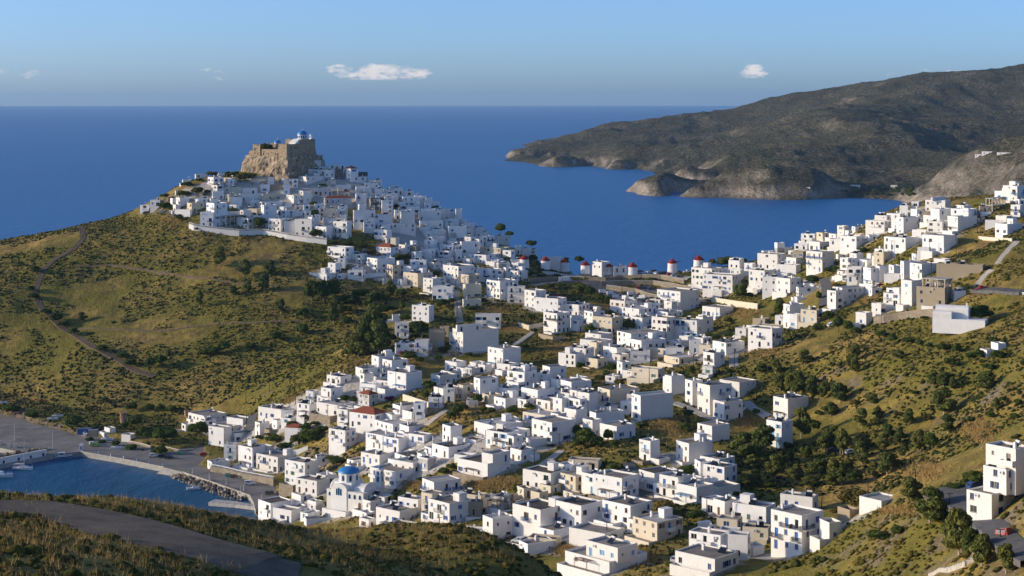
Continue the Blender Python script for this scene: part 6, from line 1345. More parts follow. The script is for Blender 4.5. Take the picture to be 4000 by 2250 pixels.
for r, x, y, rx, ry, n_ in ((14,1650,450,420,90,2200),(14,700,470,120,40,500),(3,100,1000,200,60,900),(3,300,1230,120,40,500),(10,1050,210,200,60,900),(11,350,680,240,130,1800),(11,1300,640,200,80,900),(7,1000,400,220,80,900),(13,700,680,120,60,1200),(13,200,640,90,40,800),(7,1200,900,260,60,900),(9,100,700,80,50,300),(19,800,80,60,50,500),(18,2000,750,250,180,1500),(18,1300,1250,300,120,1200),(16,150,440,120,30,600),(8,500,560,200,60,700)):
    for k in range(n_//2):
        px, py = rp(r, x+rx*NR.normal()*0.5, y+ry*NR.normal()*0.5); g = hits(px, py, 270)
        xi_, yi_ = int(g.x-MX0), int(g.y-MY0)
        if 0 <= xi_ < MASK.shape[1] and 0 <= yi_ < MASK.shape[0] and not MASK[yi_, xi_]: GX_.append(g.x); GY_.append(g.y)
grass('grass', 'tall golden dry grass on empty plots between the houses', np.array(GX_), np.array(GY_), NR.uniform(0.5, 1.1, len(GX_)), 10, M['dry_grass'], 0.06)
# ================================================================== cars
def car_body(kind, col):
    def f():
        L = {'car': 4.1, 'van': 4.7, 'pickup': 4.8, 'jeep': 4.0}[kind]; w_ = 0.86; mb = MB()
        if kind == 'van': prof = [(-L/2, 0.35), (-L/2, 1.85), (-L/2+0.15, 2.0), (L/2-1.35, 2.0), (L/2-0.7, 1.15), (L/2-0.05, 0.95), (L/2, 0.4)]
        elif kind == 'pickup': prof = [(-L/2, 0.4), (-L/2, 1.0), (-0.35, 1.0), (-0.3, 1.7), (0.75, 1.7), (1.2, 1.05), (L/2-0.05, 0.95), (L/2, 0.4)]
        elif kind == 'jeep': prof = [(-L/2, 0.4), (-L/2, 1.75), (0.35, 1.8), (0.75, 1.1), (L/2, 1.0), (L/2, 0.4)]
        else: prof = [(-L/2, 0.35), (-L/2+0.02, 0.95), (-L/2+0.45, 1.38), (-0.9, 1.48), (0.35, 1.45), (1.1, 0.98), (L/2-0.15, 0.78), (L/2, 0.4)]
        n_ = len(prof)
        for k in range(n_):
            pass
        def sec(y, s_): return [(x, y*(1-0.16*max(0, (z-0.95))/1.0)*s_, z) for x, z in prof]
        A, B = sec(-w_, 1), sec(w_, 1); mb.add(A+B, [tuple(range(n_)), tuple(range(2*n_-1, n_-1, -1))]+[(i, n_+i, n_+(i+1) % n_, (i+1) % n_) for i in range(n_)])
        return mb.mesh('body', M[col])
    return shared(('car', kind, col), f)
def car_glass(kind):
    def f():
        mb = MB()
        if kind == 'van': segs = [(1.05, 1.9, 1.25, 1.8)]; fr = (0.95+0.06, 1.95, 1.62, 1.2)
        elif kind == 'pickup': segs = [(-0.2, 0.75, 1.1, 1.6)]; fr = (0.78, 1.67, 1.2, 1.08)
        elif kind == 'jeep': segs = [(-1.7, 0.35, 1.15, 1.65)]; fr = (0.4, 1.75, 0.76, 1.12)
        else: segs = [(-1.45, 0.55, 0.98, 1.36)]; fr = (0.40, 1.43, 1.08, 1.01)
        for x0, x1, z0, z1 in segs:
            for s_ in (-1, 1):
                y0, y1 = s_*0.872, s_*0.872*(1-0.16*(z1-0.95)); q = [(x0, y0, z0), (x1+0.12, y0, z0), (x1-0.25, y1, z1), (x0+0.15, y1, z1)]; mb.add(q, [(0, 1, 2, 3) if s_ < 0 else (3, 2, 1, 0)])
        x0, z0, x1, z1 = fr; mb.quad((x1+0.03, -0.72, z1), (x1+0.03, 0.72, z1), (x0+0.03, 0.66, z0-0.05), (x0+0.03, -0.66, z0-0.05))
        if kind == 'car': mb.quad((-2.0, 0.7, 1.0), (-2.0, -0.7, 1.0), (-1.63, -0.66, 1.36), (-1.63, 0.66, 1.36))
        return mb.mesh('windows', M['car_glass'])
    return shared(('cg', kind), f)
def wheel_mesh():
    mb = MB(); mb.tube((0, -0.1, 0), (0, 0.1, 0), 0.33, n=10); mb.tube((0, -0.11, 0), (0, 0.11, 0), 0.17, n=8, mi=1); return mb.mesh('wheel', [M['black'], M['metal']])
for nm, c_ in {'car_white': (0.75, 0.75, 0.74), 'car_silver': (0.42, 0.43, 0.45), 'car_dark': (0.03, 0.035, 0.045), 'car_red': (0.36, 0.02, 0.02), 'car_blue': (0.04, 0.08, 0.22), 'car_green': (0.22, 0.42, 0.04), 'car_yellow': (0.6, 0.42, 0.03)}.items():
    M[nm] = plain(nm+'_paint', c_, 0.3, 0.5, 0.05)
CARS = []
CW = {'w': 'white', 's': 'silver', 'd': 'dark', 'r': 'red', 'b': 'blue', 'g': 'green', 'y': 'yellow'}
def car(r, x, y, spec, ang, where):
    px, py = rp(r, x, y); kind = {'v': 'van', 'p': 'pickup', 'j': 'jeep'}.get(spec[1:2], 'car'); col = CW[spec[0]]
    g = hits(px, py, 270); onq = inpoly(np.array([g.x]), np.array([g.y]), [(p.x, p.y) for p in QP])[0]
    if onq: g = Wz(px, py, QZ)
    z = QZ if onq else max(tz_at(g.x, g.y), g.z)+0.3
    o = empty('parked_car' if kind in ('car', 'jeep') else 'van' if kind == 'van' else 'pickup_truck', (g.x, g.y, z), ang)
    if not onq:
        dx, dy = math.cos(ang)*1.4, math.sin(ang)*1.4; o.rotation_euler = (0, -math.atan2(tz_at(g.x+dx, g.y+dy)-tz_at(g.x-dx, g.y-dy), 2.8)*0.7, ang)
    link('body', car_body(kind, 'car_'+col), o); link('windows', car_glass(kind), o)
    for sx_ in (-1.25, 1.25):
        for sy_ in (-0.78, 0.78): link('wheel', shared('wheel', wheel_mesh), o, (sx_, sy_, 0.33))
    CARS.append((o, kind, col, px, py, where)); return o
P3 = 'in the car park below the windmills'
for x, y, s_, a in ((1470,800,'wv',0.1),(1570,818,'wv',0.2),(1640,862,'wv',0.05),(1810,892,'wv',2.6),(1890,856,'s',0.2),(1950,868,'wv',2.7),(2000,902,'d',0.3),(2055,905,'s',0.4),(1830,822,'wv',0.3),(1765,812,'d',0.2),(1700,845,'s',0.1),(2090,880,'d',0.3)): car(3, x, y, s_, a, P3)
for x, y, s_, a in ((1905,738,'r',1.3),(1945,740,'d',1.3),(1990,742,'d',1.2),(2045,750,'b',1.1),(2190,768,'d',0.1)): car(3, x, y, s_, a, 'on the upper level of the car park')
for x, y, s_, a in ((2310,570,'r',0.4),(2370,582,'s',0.3),(2440,597,'d',0.2),(2530,537,'wp',0.1),(2140,556,'w',1.0),(2110,532,'d',0.6),(2230,548,'b',0.4),(2040,537,'w',0.9),(1930,535,'d',0.5)): car(3, x, y, s_, a, 'near the lone windmill on the saddle')
for x, y, s_, a in ((880,842,'r',0.1),(830,832,'d',0.2),(1345,985,'s',0.4)): car(3, x, y, s_, a, 'behind the houses below the stone wall')
for x, y, s_, a in ((1150,602,'w',1.9),(1200,622,'g',0.0),(1930,757,'w',0.2),(2050,765,'d',0.2),(2130,780,'d',0.1)): car(17, x, y, s_, a, 'on the quay by the small trees')
for x, y, s_, a in ((320,582,'r',0.3),(890,947,'wj',0.1),(1135,1065,'d',1.2)): car(15, x, y, s_, a, 'on the waterfront road')
for x, y, s_, a in ((1840,1208,'d',0.1),(1920,1168,'d',0.2),(2010,1200,'w',2.8),(2090,1186,'s',0.5),(1180,1255,'s',0.0),(1270,1262,'d',0.2),(2460,240,'wj',0.1)): car(14, x, y, s_, a, 'in the lower town by the long blue-railed building')
car(13, 1205, 490, 'wv', 0.2, 'on the slope above the lower right houses'); car(13, 992, 725, 's', 1.0, 'by the house with arched windows')
car(16, 768, 612, 'rj', 2.2, 'on the road bend at the right'); car(16, 615, 308, 'b', 0.4, 'by the hedge at the road end')
for x, y, s_, a in ((345,322,'w',0.8),(430,355,'s',0.2),(770,395,'r',0.1),(850,397,'yp',0.1),(2035,438,'rp',0.1),(170,882,'w',0.3)): car(8, x, y, s_, a, 'on the right hillside')
for x, y, s_, a in ((180,1042,'dj',0.1),(415,1045,'s',0.1)): car(18, x, y, s_, a, 'under the valley trees')
for x, y, s_, a in ((230,1082,'d',0.6),(435,1072,'w',0.2),(530,1082,'w',0.1),(610,1112,'s',0.3),(645,1120,'d',0.2)): car(1, x, y, s_, a, 'on the bend below the hilltop town')
for x, y, s_, a in ((740,1238,'s',0.1),(360,1087,'d',0.1)): car(2, x, y, s_, a, 'in the shaded lane below the hilltop houses')
kinds_ = {}
for o, kind, col, px, py, where in CARS: kinds_.setdefault((kind, col, where), []).append((px, o))
for (kind, col, where), L in kinds_.items():
    L.sort(key=lambda e: e[0]); nmk = {'car': 'car', 'jeep': 'off-road car', 'van': 'van', 'pickup': 'pickup truck'}[kind]
    for k, (px, o) in enumerate(L): tag(o, '%s %s parked %s%s' % (col, nmk, where, '' if len(L) == 1 else ', %s from the left' % ORD[k]), 'van' if kind == 'van' else 'truck' if kind == 'pickup' else 'car', 'parked vehicles')
# garbage truck
g = hits(*rp(3, 985, 655), 270); g.z = tz_at(g.x, g.y)+0.2; gt = empty('garbage_truck', g, math.pi+0.05); tag(gt, 'white garbage truck parked by the stone wall under the windmills', 'truck')
mb = MB(); mb.box(1.6, -1.15, 0.5, 3.4, 1.15, 2.7); mb.build('cab', M['car_white'], gt); mb = MB(); mb.quad((3.41, -1.0, 1.6), (3.41, 1.0, 1.6), (3.41, 1.0, 2.4), (3.41, -1.0, 2.4)); mb.build('windscreen', M['car_glass'], gt)
mb = MB(); mb.box(-2.6, -1.2, 0.9, 1.5, 1.2, 3.1); mb.build('bin_body', M['frame_white'], gt); mb = MB(); mb.add([(-2.603, -1.15, 0.7), (-2.603, 1.15, 0.7), (-2.603, 1.15, 2.9), (-2.603, -1.15, 2.9), (-4.0, -1.1, 0.7), (-4.0, 1.1, 0.7), (-3.3, 1.1, 2.5), (-3.3, -1.1, 2.5)], [(4, 7, 6, 5), (0, 4, 5, 1), (3, 2, 6, 7), (0, 3, 7, 4), (1, 5, 6, 2)]); mb.build('hopper', M['metal'], gt)
for x in (-2.2, -1.2, 2.4):
    for y in (-1.05, 1.05): wq = link('wheel', shared('wheel', wheel_mesh), gt, (x, y, 0.45)); wq.scale = (1.4, 1.6, 1.4)
# ================================================================== boats
def hull(mb, L, B, D, n=9, stern=0.75, mi=0, z0=-0.35, full=0.5):
    ring = []
    for k in range(n):
        f = k/(n-1); x = -L/2+L*f; hw = B/2*(stern+(1-stern)*min(1, f/0.35)) if f < 0.35 else B/2*math.sqrt(max(0.0, 1-((f-0.35)/0.65)**2.2)); hw = max(hw, 0.03); sh = D*(1+0.28*f*f)
        ring.append([(x, -hw, sh), (x-0.05*(1-f), -hw*0.8, sh*0.4), (x, -hw*0.25, z0), (x, hw*0.25, z0), (x-0.05*(1-f), hw*0.8, sh*0.4), (x, hw, sh)])
    V = [v for r_ in ring for v in r_]; Fq = []
    for k in range(n-1):
        for j in range(5): Fq.append((k*6+j, k*6+j+1, (k+1)*6+j+1, (k+1)*6+j))
        Fq.append((k*6+5, k*6, (k+1)*6, (k+1)*6+5))
    Fq.append(tuple(range(5, -1, -1))); mb.add(V, Fq, mi)
M['hull_white'] = plain('white_gelcoat', (0.78, 0.78, 0.77), 0.3, 0.5, 0.04); M['hull_blue'] = plain('blue_hull', (0.03, 0.07, 0.2), 0.35, 0.4, 0.1); M['teak'] = plain('teak_deck', (0.34, 0.25, 0.16), 0.8)
def boat_at(r, x, y, z=0.0):
    return Wz(*rp(r, x, y), z)
p = boat_at(17, 290, 915); ya = empty('sailing_yacht', p, -0.18); tag(ya, 'white sailing yacht with bare mast moored at the white harbour wall', 'yacht')
mb = MB(); hull(mb, 8.6, 2.9, 0.95); mb.build('hull', M['hull_white'], ya); mb = MB(); mb.prism([(-1.6, -0.95), (1.2, -0.75), (2.0, -0.3), (2.0, 0.3), (1.2, 0.75), (-1.6, 0.95)], 0.98, 1.5); cb2 = mb.build('cabin', M['hull_white'], ya)
mb = MB(); mb.box(-1.3, -0.965, 1.12, 1.0, -0.93, 1.36); mb.build('window', M['car_glass'], cb2)
mb = MB(); mb.tube((0.5, 0, 1.0), (0.5, 0, 12.4), 0.11, 0.08, n=6); ms = mb.build('mast', M['metal'], ya); mb = MB(); mb.tube((0.5, 0, 2.3), (-3.2, 0, 2.2), 0.14, n=6); mb.build('boom', M['hull_white'], ms)
mb = MB(); mb.tube((0.5, 0, 12.3), (4.2, 0, 1.3), 0.06, n=4); mb.tube((0.5, 0, 12.3), (-4.2, 0, 1.1), 0.02, n=4); mb.tube((0.5, -0.02, 8), (0.3, -1.3, 1.0), 0.02, n=4); mb.tube((0.5, 0.02, 8), (0.3, 1.3, 1.0), 0.02, n=4); mb.tube((0.5, -0.8, 7.5), (0.5, 0.8, 7.5), 0.03, n=4); mb.build('rigging', M['metal'], ms)
mb = MB(); mb.add([(-4.0, -1.0, 2.1), (-2.0, -1.0, 2.3), (-2.0, 1.0, 2.3), (-4.0, 1.0, 2.1)], [(0, 1, 2, 3), (3, 2, 1, 0)]); mb.build('bimini', M['hull_white'], ya)
p = boat_at(17, 795, 770); fb_ = empty('fishing_boat', p, 0.35); tag(fb_, 'blue and white wooden fishing boat moored at the quay corner', 'boat')
mb = MB(); hull(mb, 7.2, 2.7, 1.0, stern=0.55); mb.build('hull', M['hull_white'], fb_); mb = MB(); hull(mb, 7.24, 2.74, 0.62, stern=0.55, z0=0.1); mb.build('stripe', M['hull_blue'], fb_)
mb = MB(); mb.box(-2.0, -0.8, 1.03, 0.4, 0.8, 2.3); mb.box(-2.4, -0.95, 2.303, 0.8, 0.95, 2.42); wh = mb.build('wheelhouse', M['hull_white'], fb_); mb = MB(); mb.box(-1.7, -0.82, 1.5, 0.1, -0.803, 2.1); mb.build('window', M['car_glass'], wh)
mb = MB(); mb.tube((1.6, 0, 1.1), (1.6, 0, 3.6), 0.07, n=5); mb.tube((-2.8, 0, 1.1), (-2.8, 0, 3.0), 0.06, n=5); mb.build('mast', M['wood'], fb_)
mb = MB(); mb.box(-3.2, -0.9, 2.0, -2.1, 0.9, 2.08); mb.build('awning', M['green'], fb_)
p = boat_at(17, 20, 1015); my = empty('motor_yacht', p, 0.05); tag(my, 'white motor cruiser cut by the edge of the picture', 'yacht')
mb = MB(); hull(mb, 9.0, 3.1, 1.35, stern=0.9); mb.build('hull', M['hull_white'], my); mb = MB(); mb.add([(-3.2, -1.2, 1.4), (2.0, -1.0, 1.4), (2.0, 1.0, 1.4), (-3.2, 1.2, 1.4), (-2.8, -1.1, 2.5), (0.4, -0.8, 2.5), (0.4, 0.8, 2.5), (-2.8, 1.1, 2.5)], [(0, 1, 5, 4), (1, 2, 6, 5), (2, 3, 7, 6), (3, 0, 4, 7), (4, 5, 6, 7)]); cbn = mb.build('cabin', M['hull_white'], my)
mb = MB(); mb.quad((0.52, -0.75, 2.4), (1.95, -0.9, 1.5), (1.95, 0.9, 1.5), (0.52, 0.75, 2.4)); mb.build('windscreen', M['car_glass'], cbn)
mb = MB()
for k in range(9): a = -1.2+k*0.3; mb.tube((3.9-abs(a)*1.2, a, 1.5), (3.9-abs(a)*1.2, a, 2.2), 0.03, n=4)
mb.build('railing', M['metal'], my)
p = boat_at(15, 185, 1005); mbt = empty('motorboat', p, 0.25); tag(mbt, 'small white motorboat with sun canopy and two outboards by the boulders', 'boat')
mb = MB(); hull(mb, 5.0, 1.9, 0.75, stern=0.9); mb.build('hull', M['hull_white'], mbt); mb = MB(); mb.add([(-0.5, -0.7, 0.8), (1.3, -0.6, 0.8), (1.3, 0.6, 0.8), (-0.5, 0.7, 0.8), (-0.4, -0.6, 1.5), (0.6, -0.5, 1.5), (0.6, 0.5, 1.5), (-0.4, 0.6, 1.5)], [(0, 1, 5, 4), (1, 2, 6, 5), (2, 3, 7, 6), (3, 0, 4, 7), (4, 5, 6, 7)]); mb.build('cabin', M['hull_white'], mbt)
mb = MB(); mb.add([(-2.3, -0.8, 1.7), (-0.5, -0.8, 1.8), (-0.5, 0.8, 1.8), (-2.3, 0.8, 1.7)], [(0, 1, 2, 3), (3, 2, 1, 0)]); 
for x, y in ((-2.2, -0.7), (-2.2, 0.7), (-0.6, 0.7), (-0.6, -0.7)): mb.tube((x, y, 0.7), (x, y, 1.7), 0.03, n=4)
mb.build('canopy', M['hull_white'], mbt)
for y in (-0.35, 0.35): mb = MB(); mb.box(-2.95, y-0.18, 0.5, -2.55, y+0.18, 1.15); mb.box(-2.85, y-0.08, -0.4, -2.65, y+0.08, 0.497); mb.build('outboard', M['hull_white'], mbt)
for k, (x, y, a, lab) in enumerate(((660, 350, 0.1, 'white open boat on the bank above the empty apron, lower of two'), (725, 318, 0.1, 'white open boat on the bank above the empty apron, upper of two'), (1070, 480, 1.9, 'white speedboat standing ashore beside the blue container'), (1350, 545, 0.3, 'white boat on a trailer beside the white hut'), (1470, 655, 0.0, 'upturned pale boat lying under the quay tree'), (25, 165, 0.1, 'white boat ashore at the far end of the apron'))):
    p = Wz(*rp(17, x, y), QZ+0.1); zz_ = max(tz_at(p.x, p.y), QZ)+0.35; o = empty('boat', (p.x, p.y, zz_), a); tag(o, lab, 'boat', 'boats hauled ashore')
    mb = MB(); hull(mb, 5.2, 1.9, 0.7, stern=0.85); mb.build('hull', M['hull_white'], o); mb = MB(); mb.box(-0.5, -0.5, 0.72, 0.6, 0.5, 1.25); mb.build('console', M['frame_grey'], o)
# ================================================================== quay furniture
def onq(x, y): return Wz(*rp(17, x, y), QZ)
p = onq(1020, 678); kq = empty('kiosk', p); tag(kq, 'narrow white shuttered kiosk at the quay corner', 'kiosk'); mb = MB(); mb.box(-0.7, 0, 0.004, 0.7, 1.2, 2.6); mb.box(-0.8, -0.1, 2.603, 0.8, 1.3, 2.75); mb.build('body', M['white'], kq); mb = MB(); mb.box(-0.45, -0.03, 0.4, 0.45, -0.004, 1.9); mb.build('door', M['frame_grey'], kq)
p = onq(970, 478); cq = empty('shipping_container', p, 0.12); tag(cq, 'blue shipping container at the back of the quay', 'container'); mb = MB(); mb.box(0, 0, 0.1, 5.9, 2.4, 2.6)
for k in range(20): mb.box(0.1+k*0.29, -0.04, 0.2, 0.24+k*0.29, -0.002, 2.5)
mb.build('body', M['blue'], cq); mb = MB(); mb.box(-0.1, -0.1, 2.603, 6.0, 2.5, 2.68); mb.build('roof', M['metal'], cq)
p = onq(1110, 500); cq = empty('shed', p, 0.1); tag(cq, 'grey tin shed next to the blue container', 'shed'); mb = MB(); mb.box(0, 0, 0.004, 4.0, 2.6, 2.6); mb.build('wall', M['ochre'], cq); mb = MB(); mb.box(-0.2, -0.2, 2.603, 4.2, 2.8, 2.75); mb.build('roof', M['metal'], cq)
def hut(r, x0, xm, x1, yb, yt, name, label):
    rec = house_at(rp(r, x0, 0)[0], rp(r, xm, 0)[0], rp(r, x1, 0)[0], rp(r, 0, yb)[1], rp(r, 0, yt)[1], ''); rec['o'].name = name; HOUSES.remove(rec); tag(rec['o'], label, 'hut')
hut(17, 1215, 1310, 1395, 520, 450, 'hut', 'low white hut with dark doors beside the quay'); hut(17, 1290, 1380, 1390, 460, 395, 'hut', 'taller white block behind the low quay hut'); hut(17, 1515, 1640, 1690, 555, 480, 'hut', 'white changing hut beside the big quay trees')
t = NT('rusty_steel'); p_ = t.pos(); M['rust'] = t.done(t.mix(t.ramp(t.noise(t.scalev(p_, (1, 1, 0.3)), 1.2, 5), [(0.4, 0.0), (0.6, 1.0)]), (0.22, 0.09, 0.04), (0.34, 0.28, 0.2)), 0.85, 0.2)
p = hits(*rp(17, 1555, 330), 270); mb = MB(); mb.lathe([(1.7, -1), (1.7, 4.6), (1.85, 4.65), (1.85, 4.8), (0.02, 4.8)], 16); o = mb.build('water_tank', M['rust'], None, loc=p); tag(o, 'rusty round steel tank on the slope behind the quay', 'tank')
p = hits(*rp(15, 100, 70), 270); mb = MB(); mb.lathe([(1.3, -1), (1.3, 2.2), (0.02, 2.3)], 14); o = mb.build('water_tank', M['rust'], None, loc=p); tag(o, 'small rusty tank behind the big harbour warehouse', 'tank')
for k, (x, y) in enumerate(((2255, 722), (2290, 728))):
    p = onq(x, y); mb = MB(); mb.box(-0.6, -0.45, 0.15, 0.6, 0.45, 1.2); mb.box(-0.65, -0.5, 1.203, 0.65, 0.5, 1.32); o = mb.build('waste_bin', M['green'], None, loc=p); tag(o, 'green wheeled bin by the red gate, %s of two' % ('left' if k == 0 else 'right'), 'bin', 'green waste bins')
for k, (x, y) in enumerate(((602, 845), (630, 852), (672, 862))):
    p = Wz(*rp(15, x, y), QZ); mb = MB(); mb.box(-0.7, -0.5, 0.15, 0.7, 0.5, 1.3); mb.box(-0.75, -0.55, 1.303, 0.75, 0.55, 1.42); o = mb.build('waste_bin', M['green' if k < 2 else 'wood'], None, loc=p); tag(o, '%s bin against the stone sea wall, %s of three' % ('green' if k < 2 else 'brown', ORD[k]), 'bin', 'waste bins by the sea wall')
for k, (x, y) in enumerate(((110, 635), (190, 642), (0, 600))):
    p = onq(x, y); mb = MB(); mb.box(-0.8, -0.6, 0.004, 0.8, 0.6, 1.5); mb.box(-0.9, -0.7, 1.503, 0.9, 0.7, 1.6); o = mb.build('concrete_block', M['pale_concrete'], None, loc=p); tag(o, 'pale concrete mooring block on the apron, %s from the picture edge' % ORD[(1, 2, 0)[k]], 'block', 'mooring blocks')
# ================================================================== poles and lamps
def pole_mesh(hh, arm):
    def f():
        mb = MB(); mb.tube((0, 0, -1.0), (0, 0, hh), 0.15, 0.10, n=6); return mb.mesh('shaft', M['pole_wood'])
    return shared(('pole', round(hh, 0)), f)
def arm_mesh():
    mb = MB(); mb.box(-0.75, -0.06, -0.06, 0.75, 0.06, 0.06)
    for x in (-0.65, -0.25, 0.25, 0.65): mb.tube((x, 0, 0.065), (x, 0, 0.22), 0.04, n=5)
    return mb.mesh('crossarm', M['pole_wood'])
PD = {3: "103 875 690;310 910 620;955 860 555;1705 865 610;650 840 690", 4: "1525 945 745;1480 1200 1015;1990 1240 1055;2418 1320 1130;655 1105 920;2405 910 750",
 5: "405 1100 840;665 1115 860;1105 1075 770;1200 1110 870;1875 765 490;1915 810 480;1575 1180 770;1228 1410 1155;2250 330 240", 8: "785 850 570;815 1185 840;1410 285 65;1150 1000 880;2155 1200 950;2190 1050 945;487 355 165;60 270 90",
 7: "865 1075 840;1285 1270 1010;1465 915 650;350 1190 900;1145 1440 1245;645 490 290;1310 530 400;525 300 190", 11: "1465 430 100;2335 1035 730;115 190 0", 16: "263 375 210;460 470 330;755 655 535", 12: "1075 340 140;580 340 220;745 345 255",
 13: "492 560 430;1203 450 250;975 410 310", 14: "1018 1160 860;885 730 500;1500 840 545;572 610 450;2213 250 20", 10: "808 660 480;275 470 315;2210 680 430;1588 210 0;605 1110 900;550 1110 900;25 1110 880;1075 1449 1260",
 9: "1437 610 300;1073 465 260;172 740 250;840 350 250;1975 850 500;2280 600 460;2440 950 740;2070 1190 1030;580 950 740;1668 960 830", 6: "710 490 250;1280 260 130;1870 560 320;1845 770 590;1885 1000 700;1800 1270 1000;1907 1440 1180", 15: "845 210 10", 17: "525 310 110;1330 195 0;305 275 150", 19: "1165 935 838;1276 886 806;1395 900 765"}
POLES = []
for r in PD:
    for row in PD[r].split(';'):
        x, yb, yt = [float(v) for v in row.split()]; px, py = rp(r, x, yb); g = hits(px, py, 270); hh = (yb-yt)/REG[r][2]*g.y/F
        o = empty('utility_pole', (g.x, g.y, g.z), R.uniform(-0.5, 0.5)); link('shaft', pole_mesh(hh, 1), o).scale = (1, 1, hh/max(1, round(hh, 0)))
        if R.random() < 0.7: link('crossarm', shared('arm', arm_mesh), o, (0, -0.17, hh-0.35))
        else:
            mb = MB(); mb.tube((0, 0, hh-0.6), (0.9, 0, hh-0.2), 0.035, n=4); mb.box(0.7, -0.12, hh-0.24, 1.2, 0.12, hh-0.14); mb.build('lamp', M['metal'], o)
        POLES.append((o, px, py, hh))
LAMPS = []
for r, x, yb, yt in ((17,180,545,330),(17,660,655,440),(17,808,400,275),(17,225,250,170),(15,165,800,730),(15,377,880,790),(15,590,950,865),(15,772,1140,955),(15,808,1020,940),(15,1035,1150,1060)):
    px, py = rp(r, x, yb); p = Wz(px, py, QZ); hh = (yb-yt)/3.22*p.y/F; o = empty('street_lamp', p); mb = MB(); mb.box(-0.3, -0.3, 0.004, 0.3, 0.3, 0.35); mb.tube((0, 0, 0.35), (0, 0, hh), 0.08, 0.05, n=6); mb.build('post', M['frame_white'], o)
    mb = MB(); mb.tube((0, 0, hh), (0.7, 0, hh+0.15), 0.04, n=4); mb.box(0.4, -0.12, hh+0.06, 1.0, 0.12, hh+0.18); mb.build('lamp_head', M['frame_grey'], o); LAMPS.append((o, px, py))
def sag(name, a, b, s_=0.8):
    mb = MB(); pr = a
    for k in range(1, 11):
        f = k/10; q = a.lerp(b, f); q.z -= s_*4*f*(1-f); mb.tube(pr, q, 0.028, n=3, caps=False); pr = q
    return mb.build(name, M['black'])
# ================================================================== far houses and beach trees
def hhit(px, py):
    i = int(np.argmin(np.abs(hx-px))); ray = H-(py-EY)*hy/F; d = hZ[:, i]-ray
    for j in range(len(hy)-1):
        if d[j] < 0 <= d[j+1]: return W(px, py, hy[j+1])
    return None
for k, (px, py, w_, h_, lab) in enumerate(((3150, 741, 28, 9, 'tiny white house alone above the far cliffs'), (3340, 735, 36, 12, 'white house with a colonnade behind the far beach'), (3492, 733, 26, 9, 'small white house among the trees behind the far beach'), (3855, 606, 40, 14, 'white farmhouse high on the far hillside'), (3820, 612, 22, 9, 'low white annexe beside the far hillside farmhouse'), (3920, 604, 50, 8, 'long white wall of outbuildings on the far hillside'), (2730, 697, 10, 5, 'white boathouse speck above the far inlet'))):
    g = hhit(px, py)
    if g is None: continue
    s_ = g.y/F; o = empty('far_house', g, -0.4); tag(o, lab, 'house', 'houses across the bay'); ww, hh = w_*s_, h_*s_
    mb = MB(); mb.box(-ww/2, 0, -4, ww/2, ww*0.5, hh); mb.build('wall', M['white'], o); mb = MB(); mb.box(-ww/2-0.2, -0.2, hh+0.003, ww/2+0.2, ww*0.5+0.2, hh+0.4); mb.build('roof', M['deck_white'], o)
    for q in range(2): mb = MB(); x = (q-0.5)*ww*0.5; mb.box(x-0.5, -0.05, hh*0.35, x+0.5, -0.003, hh*0.75); mb.build('window', M['dark'], o)
nbt = 0
for k in range(46):
    px, py = R.uniform(3280, 3570), R.uniform(740, 770); g = hhit(px, py)
    if g is None or g.z < 1: continue
    hh = R.uniform(4, 7.5); cm, tm = R.choice(TV['o']); o = empty('tree', g, R.uniform(0, 6)); o.scale = (hh*1.3, hh*1.3, hh); link('crown', cm, o); link('trunk', tm, o); nbt += 1
    TREES.append((o, 'o', px, py, 'beach', hh, hh))
# ================================================================== one house, one object: join blocks that share a plot, then label
def wmat(o): return Matrix.Translation(o.location) @ Matrix.Rotation(o.rotation_euler.z, 4, 'Z')
walls_ = [h for h in HOUSES if 'w' in h['fl']]; HH = [h for h in HOUSES if 'w' not in h['fl']]
def area(h): return (h['a']+h['b'])*h['h']*(F/h['Y'])**2
def ctr(h): return (sum(c[0] for c in h['cor'])/4, sum(c[1] for c in h['cor'])/4)
for h in HH: h['c'] = ctr(h); h['n'] = 1
TARGET = 285
while len(HH) > TARGET:
    HH.sort(key=area); best = None
    for s in HH[:120]:
        for q in HH:
            if q is s or q['n']+s['n'] > 4: continue
            d = math.hypot(q['c'][0]-s['c'][0], (q['c'][1]-s['c'][1]))-0.25*(q['a']+q['b']+s['a']+s['b'])
            if best is None or d < best[0]: best = (d, s, q)
    d, s, q = best
    inv = wmat(q['o']).inverted() @ wmat(s['o'])
    for ch in [o for o in s['o'].children]:
        ch.parent = q['o']; ch.matrix_parent_inverse = inv @ ch.matrix_parent_inverse
    q['n'] += s['n']; q['ns'] = max(q['ns'], s['ns'])
    for k in ('solar', 'balc', 'chim', 'head', 'perg'):
        if s['info'].get(k): q['info'][k] = True
    bpy.data.objects.remove(s['o']); HH.remove(s)
print('houses as things', len(HH), 'walls', len(walls_))
